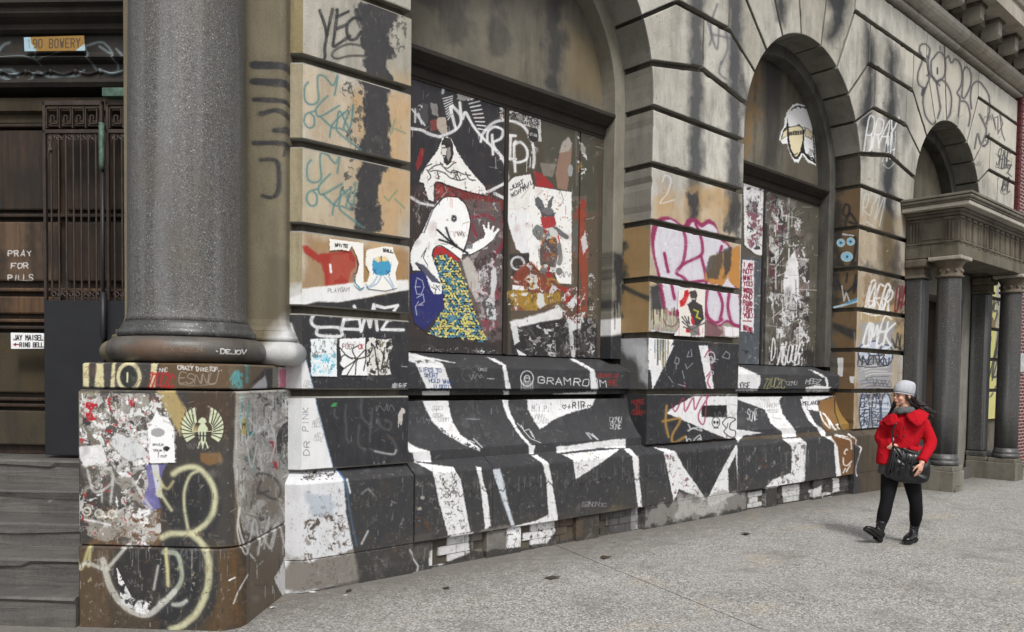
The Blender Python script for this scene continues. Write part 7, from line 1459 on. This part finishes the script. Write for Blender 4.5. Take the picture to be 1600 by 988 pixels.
# torso, neck
tor = [(L3(1409, 742, .01), .155, .105), (L3(1409, 722, .0), .16, .11), (L3(1411, 700, 0), .125, .09), (L3(1413, 680, 0), .145, .105), (L3(1415, 662, 0), .16, .095), (L3(1416, 652, .01), .12, .07), (L3(1414, 646, .01), .06, .055), (L3(1411, 636, .0), .05, .052), (L3(1410, 628, .0), .048, .05)]
b.loft([ring(c, rx, ry) for c, rx, ry in tor])
limb(b, [hipL, kneeL, ankL], [.085, .062, .058, .055, .036], 16); limb(b, [hipR, kneeR, ankR], [.085, .062, .058, .055, .036], 16)
# arms
shL, elL, wrL = L3(1388, 658, .0), L3(1374, 686, .05), L3(1390, 702, -.10)
shR, elR, wrR = L3(1442, 660, .02), L3(1452, 693, -.02), L3(1436, 722, -.215)
limb(b, [L3(1393, 663, .0), L3(1380, 688, .03), L3(1389, 701, -.08), wrL], [.036, .034, .034, .030, .026, .026], 12); limb(b, [L3(1437, 663, .02), L3(1449, 693, -.02), L3(1437, 717, -.185), wrR], [.036, .034, .032, .028, .026, .026], 12)
# skull, jaw, face
b.ellip(hd(0, .012, .03), (.073, .092, .095), 20, 14, hR); b.ellip(hd(0, -.028, -.045), (.052, .056, .062), 18, 12, hR); b.ellip(hd(0, -.062, -.083), (.024, .022, .018), 10, 8, hR)
for s in (-1, 1): b.ellip(hd(s*.034, -.058, -.028), (.026, .024, .026), 10, 8, hR); b.ellip(hd(s*.074, .012, -.012), (.010, .018, .028), 8, 8, hR)
b.ellip(hd(0, -.070, .028), (.045, .016, .018), 12, 8, hR); b.tube([hd(0, -.078, .016), hd(0, -.088, -.008), hd(0, -.096, -.022), hd(0, -.086, -.032)], [.006, .0075, .0105, .008], 10); b.ellip(hd(0, -.084, -.055), (.021, .012, .012), 10, 8, hR)
# the hand hanging over the bag
def hand(b, wr, dirv, pal, side, curl=.35, sc=1.0):
    wr = np.array(wr); d = np.array(dirv, float); d /= np.linalg.norm(d); n_ = np.array(pal, float); n_ -= d*(n_@d); n_ /= np.linalg.norm(n_); s = np.cross(d, n_)*side
    c0 = wr+d*.005
    b.loft([[tuple(c0+d*t*sc+s*rx*cos(2*pi*k/12)*sc+n_*ry*sin(2*pi*k/12)*sc) for k in range(12)] for t, rx, ry in ((-.02, .024, .019), (.0, .026, .018), (.03, .036, .017), (.06, .040, .015), (.082, .038, .013))])
    for i, (off, ln_) in enumerate(((-.029, .070), (-.010, .080), (.010, .075), (.028, .058))):
        p = c0+d*.078*sc+s*off*sc; q = [p-d*.012*sc]; aang = 0
        for seg in (.45, .32, .23): aang += curl*(.7+.25*i*.5); q.append(q[-1]+(d*cos(aang)+n_*sin(aang)+s*off*1.2)*ln_*seg*sc*1.15)
        b.tube(q, [.0092*sc, .0088*sc, .0078*sc, .0058*sc], 8)
    t0 = c0+d*.02*sc-s*.028*sc; b.tube([t0, t0+(d*.6-s*.65+n_*.25)*.030*sc, t0+(d*.95-s*.62+n_*.4)*.052*sc, t0+(d*1.2-s*.5+n_*.5)*.068*sc], [.012*sc, .0115*sc, .0095*sc, .007*sc], 8)
hand(b, wrR, (-.22, -.12, -1), (-.7, .5, .1), 1, .28, .98)
hand(b, wrL, (.75, -.35, .1), (0, .8, -.3), -1, .7, .9)
body = b.obj('body', M_SKIN, W_, local=True); remesh(body, .0055, 3, .4)
# leggings
b = MB(); limb(b, [L3(1396, 738, 0), kneeL, L3(1384, 824, -.065)], [.098, .082, .064, .066, .045], 18); limb(b, [L3(1422, 738, .03), kneeR, L3(1433, 824, .12)], [.098, .080, .062, .064, .045], 18); b.ellip(L3(1409, 735, .01), (.16, .115, .11), 20, 12)
remesh(b.obj('leggings', M_LEG, W_, local=True), .008, 3)
# boots: left one lands on its heel with the toe up
def boot(an, heel, toe, pitch):
    b = MB(); an = np.array(an); heel = np.array(heel); toe = np.array(toe); d = toe-heel; L_ = np.linalg.norm(d); d /= L_; s = np.cross(d, (0, 0, 1.)); s /= np.linalg.norm(s); u = np.cross(s, d)
    up_ = an-heel
    for_ = lambda t, wd, h0, h1: [tuple(heel+d*t*L_+s*wd*cos(2*pi*k/16)+u*((h0+h1)/2+(h1-h0)/2*sin(2*pi*k/16))) for k in range(16)]
    b.loft([for_(-.06, .018, .02, .06), for_(.0, .036, .012, .10), for_(.18, .040, .012, .115), for_(.38, .041, .014, .10), for_(.6, .046, .014, .078), for_(.8, .046, .014, .066), for_(.95, .034, .014, .05), for_(1.02, .014, .02, .04)])
    a0 = heel+d*L_*.2+u*.06; b.tube([tuple(a0), tuple(a0*.5+an*.5), tuple(an), tuple(an+(an-a0)*.35)], [.043, .045, .050, .056], 16)
    o = b.obj('boot', M_BOOT, W_, local=True); remesh(o, .006, 3)
    sole = MB(); prof = [(-.07, .024), (0, .037), (.2, .038), (.42, .036), (.62, .047), (.82, .048), (.96, .036), (1.04, .012)]
    P0 = [heel+d*t*L_+s*w_ for t, w_ in prof]+[heel+d*t*L_-s*w_ for t, w_ in prof[::-1]]; n = len(P0); V = [tuple(p) for p in P0]+[tuple(p+u*.018) for p in P0]
    sole.add(V, [tuple(range(n))[::-1], tuple(range(n, 2*n))]+[(i, (i+1) % n, n+(i+1) % n, n+i) for i in range(n)]); hl = [heel+d*t*L_+s*w_-u*.016 for t, w_ in ((-.06, .022), (0, .034), (.26, .036))]+[heel+d*t*L_-s*w_-u*.016 for t, w_ in ((.26, .036), (0, .034), (-.06, .022))]
    sole.add([tuple(p) for p in hl]+[tuple(p+u*.016) for p in hl], [tuple(range(6))[::-1], tuple(range(6, 12))]+[(i, (i+1) % 6, 6+(i+1) % 6, 6+i) for i in range(6)])
    mod_bevel(sole.obj('boot_sole', plain('rubber_sole', (16, 16, 17), .7), o, local=True), .003)
    lc = MB()
    for k in range(6):
        c = a0*(1-k/5)+(an+(an-a0)*.25)*(k/5)+d*.048; lc.tube([tuple(c-s*.016), tuple(c+d*.008), tuple(c+s*.016+u*.008)], .0028, 6)
    lc.obj('bootlace', plain('lace', (90, 90, 92), .5), o, local=True)
boot((px(1384, 0)[0], -.07, px(0, 822)[1]), L3(1383, 848, -.06), (px(1364, 0)[0]-.02, -.22, px(0, 842)[1]+.085), 0)
boot((px(1433, 0)[0], .12, px(0, 822)[1]), L3(1434, 848, .16), (px(1419, 0)[0], -.06, .018), 0)
# sweater hem under the coat
def flared(name, rows, mat, parent, yf=.12, thick=.008, n=44, wav=.012, nw=7, ph=0, open_=None):
    rings = []
    for c, rx, ry in rows:
        k_ = (rows[0][0][2]-c[2])/(rows[0][0][2]-rows[-1][0][2]+1e-6)
        rings.append([(c[0]+(rx+wav*k_*sin(nw*t+ph))*cos(t), c[1]+(ry+wav*k_*sin(nw*t+ph+1))*sin(t), c[2]+.004*sin(3*t)) for t in [2*pi*j/n for j in range(n)]])
    m_ = MB(); m_.loft(rings, False); o = m_.obj(name, mat, parent, local=True, smooth=True); so = o.modifiers.new('thickness', 'SOLIDIFY'); so.thickness = thick; return o
flared('sweater_hem', [(L3(1410, 705, 0), .165, .12), (L3(1410, 720, 0), .19, .135), (L3(1411, 735, .01), .205, .145), (L3(1412, 744, .01), .215, .15)], M_KNIT, W_)
# coat
b = MB()
cz = [(L3(1404, 727, .0), .178, .140), (L3(1406, 712, .0), .168, .135), (L3(1409, 700, 0), .160, .13), (L3(1412, 688, 0), .160, .128), (L3(1414, 674, 0), .165, .122), (L3(1415, 664, 0), .178, .112), (L3(1415, 656, .005), .160, .09), (L3(1414, 649, .01), .10, .07)]
b.loft([ring(c, rx, ry, 28) for c, rx, ry in cz]); b.tube([L3(1392, 664, 0), L3(1384, 672, .01)], [.06, .07], 16)
limb(b, [L3(1393, 663, .0), L3(1380, 688, .03), L3(1389, 701, -.08)], [.064, .060, .062, .054, .046], 16); limb(b, [L3(1437, 663, .02), L3(1449, 693, -.02), L3(1437, 717, -.185)], [.066, .062, .060, .052, .044], 16)
# the coat hangs longer on the side of the hand in the pocket
b.loft([ring(L3(1388, y, d), rx, ry, 20) for y, d, rx, ry in ((729, -.05, .092, .088), (726, -.05, .094, .090), (708, -.04, .086, .085), (690, -.02, .075, .08))])
coat = b.obj('coat', M_RED, W_, local=True); remesh(coat, .0095, 5)
tx = bpy.data.textures.new('cloth_folds', 'CLOUDS'); tx.noise_scale = .07; dm = coat.modifiers.new('folds', 'DISPLACE'); dm.texture = tx; dm.strength = .010; dm.mid_level = .5
# wide pointed collar, lapels and pocket flaps as folded cloth
def cloth(name, P, mat, th=.008, parent=None, sub=2):
    m_ = MB(); n = len(P[0]); m = len(P); V = [q for row in P for q in row]; m_.add(V, [(i*n+j, i*n+j+1, (i+1)*n+j+1, (i+1)*n+j) for i in range(m-1) for j in range(n-1)])
    o = m_.obj(name, mat, parent or coat, local=True, smooth=True); so = o.modifiers.new('t', 'SOLIDIFY'); so.thickness = th; so.offset = 0; s2 = o.modifiers.new('s', 'SUBSURF'); s2.levels = s2.render_levels = sub; s2.boundary_smooth = 'PRESERVE_CORNERS'; s2.subdivision_type = 'SIMPLE' if name in ('collar', 'pocket_flap') else 'CATMULL_CLARK'; return o
cloth('collar', [[L3(1400, 649, -.06), L3(1393, 651, -.06), L3(1388, 655, .0), L3(1392, 651, .08)], [L3(1402, 656, -.135), L3(1392, 660, -.125), L3(1382, 664, -.05), L3(1384, 658, .06)], [L3(1406, 661, -.155), L3(1396, 667, -.165), L3(1389, 669, -.135), L3(1380, 664, -.02)]], M_RED)
cloth('collar', [[L3(1413, 652, -.115), L3(1424, 645, -.10), L3(1433, 643, -.02), L3(1428, 641, .08)], [L3(1418, 660, -.165), L3(1430, 656, -.15), L3(1442, 650, -.07), L3(1440, 646, .06)], [L3(1429, 669, -.172), L3(1434, 666, -.17), L3(1443, 655, -.09), L3(1446, 650, .03)]], M_RED)
cloth('coat_front_edge', [[L3(1406, 661, -.160), L3(1404, 676, -.150), L3(1404, 692, -.148)], [L3(1409, 661, -.168), L3(1408, 676, -.158), L3(1408, 692, -.154)]], M_RED, .01)
cloth('pocket_flap', [[L3(1419, 698, -.135), L3(1430, 700, -.135), L3(1437, 697, -.11)], [L3(1420, 703, -.155), L3(1430, 706, -.15), L3(1436, 703, -.13)]], M_RED, .01)
for (x, y) in ((1411, 672), (1411, 684), (1402, 684)):
    b = MB(); b.ellip(L3(x, y, -.155), (.011, .006, .011), 12, 8); b.obj('coat_button', plain('dark_button', (60, 12, 18), .4), coat, local=True)
# cuffs
for c, r_ in ((L3(1390, 702, -.085), .047), (L3(1436, 719, -.198), .046)):
    b = MB(); b.loft([ring((c[0], c[1], c[2]+dz), r_*k, r_*k, 18, 0, radians(-30), radians(12 if c[0] > 0 else -45)) for dz, k in ((-.012, .96), (-.004, 1.03), (.012, 1.03), (.022, .97))]); b.obj('coat_cuff', M_RED, coat, local=True, smooth=True)
# scarf
b = MB()
for k, (zc, rr, tilt) in enumerate(((645.5, .072, .15), (650, .08, .3))):
    P = [(px(1411, 0)[0]+rr*cos(t)*1.05, -.02+rr*sin(t)*.95, px(0, zc)[1]+tilt*.05*sin(t)*-1+.012*cos(t+1)) for t in [2*pi*j/28 for j in range(29)]]; b.tube(P, [.026+.005*sin(j*1.7+k) for j in range(29)], 12, cap=False)
remesh(b.obj('scarf', M_KNIT, W_, local=True), .008, 2)
# hat: slouchy beanie pulled over the ears
b = MB(); hat = []
for z, rx, ry, dy in ((-.010, .079, .099, .014), (.012, .086, .106, .018), (.04, .090, .110, .024), (.07, .089, .108, .034), (.098, .078, .095, .046), (.118, .056, .072, .056), (.130, .026, .036, .062)):
    r_ = [(rx*cos(t), dy+ry*sin(t), z+(.028*(-sin(t)) if z < .03 else 0.012*(-sin(t)))) for t in [2*pi*j/36 for j in range(36)]]; hat.append([hd(*(q[0]*(1+.012*sin(5*q[2]*60+j)), q[1], q[2]+.016)) for j, q in enumerate(r_)])
b.loft(hat); o = b.obj('beanie', M_HAT, W_, local=True, smooth=True); s2 = o.modifiers.new('s', 'SUBSURF'); s2.levels = s2.render_levels = 2
b = MB(); P = [hd(.084*cos(t), .016+.104*sin(t), .006-.028*sin(t)) for t in [2*pi*j/40 for j in range(41)]]; b.tube(P, .006, 8, cap=False); b.obj('beanie_hem', M_HAT, W_, local=True, smooth=True)
# hair: strands blown back over the shoulder, a shorter fall on the near side
b = MB(); rh = random.Random(4)
for i in range(46):
    f_ = i/45; s0 = hd(.066+.012*rh.random(), .03+.06*f_, -.012-.01*rh.random()); e = L3(1447+14*rh.random()-10*f_, 648+12*rh.random(), .10+.05*rh.random()); m1 = L3(1425+4*rh.random(), 629+9*rh.random(), .04+.08*rh.random()); m2 = L3(1438+6*rh.random(), 637+9*rh.random(), .07+.08*rh.random())
    b.tube(smooth_pts([s0, m1, m2, e], n=4), list(np.interp(np.linspace(0, 1, 13), [0, .6, 1], [.012, .009, .002])), 6)
for i in range(30):
    f_ = i/29; s0 = hd(-.060-.01*rh.random(), -.01+.07*f_, -.01); e = L3(1387+7*rh.random()+4*f_, 652+10*rh.random(), .02+.05*rh.random()); m1 = L3(1396+4*rh.random(), 634+5*rh.random(), -.01+.06*f_)
    b.tube(smooth_pts([s0, m1, e], n=4), list(np.interp(np.linspace(0, 1, 9), [0, .6, 1], [.010, .008, .002])), 6)
for i in range(24): s0 = hd(.066, -.025+.02*rh.random(), .012); b.tube(smooth_pts([s0, hd(.074, -.005+.02*rh.random(), -.05), L3(1426+6*rh.random(), 640+6*rh.random(), .0+.05*rh.random())], n=4), [.007]*6+[.004]*3, 5)
b.obj('hair', M_HAIR, W_, local=True, smooth=True)
# face details
M_EYE = plain('eye_dark', (26, 20, 18), .25, .5); M_WHT = plain('eye_white', (200, 194, 188), .4); M_LIP = plain('lips', (160, 82, 80), .5)
for s in (-1, 1):
    b = MB(); b.ellip(hd(s*.031, -.0745, .002), (.0135, .007, .0065), 12, 8, hR); b.obj('eye', M_WHT, W_, local=True, smooth=True)
    b = MB(); b.ellip(hd(s*.032, -.0795, .001), (.0062, .004, .0058), 10, 8, hR); b.obj('iris', M_EYE, W_, local=True, smooth=True)
    b = MB(); b.tube([hd(s*.016, -.079, .008), hd(s*.031, -.0815, .0105), hd(s*.046, -.074, .005)], [.002, .003, .0016], 6); b.obj('eyelid', M_HAIR, W_, local=True)
    b = MB(); b.tube([hd(s*.014, -.084, .021), hd(s*.03, -.085, .027), hd(s*.048, -.077, .020)], [.0032, .0038, .0015], 6); b.obj('eyebrow', M_HAIR, W_, local=True)
b = MB(); b.tube([hd(-.022, -.086, -.056), hd(-.008, -.095, -.0525), hd(0, -.0955, -.0545), hd(.008, -.095, -.0525), hd(.022, -.086, -.056)], [.002, .0045, .004, .0045, .002], 8); b.tube([hd(-.02, -.087, -.059), hd(0, -.0945, -.063), hd(.02, -.087, -.059)], [.002, .0062, .002], 8); b.obj('lips', M_LIP, W_, local=True, smooth=True)
# shoulder bag
BG = thing('shoulder_bag', PP, 'slouchy black leather shoulder bag carried across the woman in the red coat', 'bag'); BG.rotation_euler = (0, 0, RZ); WP[BG.name] = np.array(PP)
out = [(1396, 699), (1405, 700), (1416, 706), (1428, 709), (1438, 711), (1446, 716), (1449, 730), (1448, 746), (1443, 753), (1425, 756), (1404, 754), (1388, 748), (1386, 738), (1390, 720), (1394, 706)]
out = smooth_pts([px(*q) for q in out], True, 4); cx2, cz2 = px(1416, 730)
b = MB(); rings = []
for d, k in ((-.215, .60), (-.232, .42), ):
    pass
lay = [(-.110, .86), (-.118, .97), (-.138, 1.0), (-.165, .97), (-.185, .86), (-.196, .6), (-.200, .25)]
for d, k in lay: rings.append([(cx2+(x-cx2)*k+.0*j, d+.010*sin(j*.9+k*3)*(k < .95)+.012*sin((x-cx2)*60+(z-cz2)*25)*(d < -.2), cz2+(z-cz2)*k) for j, (x, z) in enumerate(out)])
b.loft(rings[::-1]); o = b.obj('bag_body', M_BAG, BG, local=True, smooth=True); s2 = o.modifiers.new('s', 'SUBSURF'); s2.levels = s2.render_levels = 1
cloth('bag_pleat', [[L3(1398+i*4, 702+i*1.6, -.194), L3(1396+i*3.4, 722, -.208), L3(1393+i*3.2, 742, -.204)] for i in range(2)], M_BAG, .006, BG, 1)
for i in range(5):
    x = 1398+i*7; b = MB(); b.tube(smooth_pts([L3(x, 703+i*1.8, -.167), L3(x-2-i*.3, 716, -.196), L3(x-5+i*.4, 730, -.204), L3(x-8+i, 744, -.190)], n=4), [.003]+[.008]*6+[.010]*4+[.007, .003], 8); b.obj('leather_fold', M_BAG, BG, local=True, smooth=True)
b = MB(); b.tube(smooth_pts([L3(1397, 702, -.167), L3(1396, 688, -.175), L3(1396, 674, -.175), L3(1400, 664, -.17)], n=4), .009, 8); b.obj('bag_strap', M_BAG, BG, local=True, smooth=True)
b = MB(); b.tube(smooth_pts([L3(1409, 702, -.167), L3(1424, 708, -.157), L3(1437, 712, -.132)], n=4), .013, 8); b.obj('bag_belt', M_BAG, BG, local=True, smooth=True)
b = MB(); c = L3(1415.5, 705, -.187); b.box((c[0]-.016, c[1]-.006, c[2]-.013), (c[0]+.016, c[1]+.01, c[2]+.013)); mod_bevel(b.obj('bag_buckle', plain('dark_metal', (70, 72, 76), .3, .5, .8), BG, local=True), .004)
b = MB(); c = L3(1396, 690, -.185); b.tube([(c[0], c[1], c[2]-.02), (c[0]+.004, c[1]-.004, c[2]), (c[0], c[1], c[2]+.025)], [.006, .009, .005], 8); b.obj('strap_ring', M_METAL, BG, local=True)
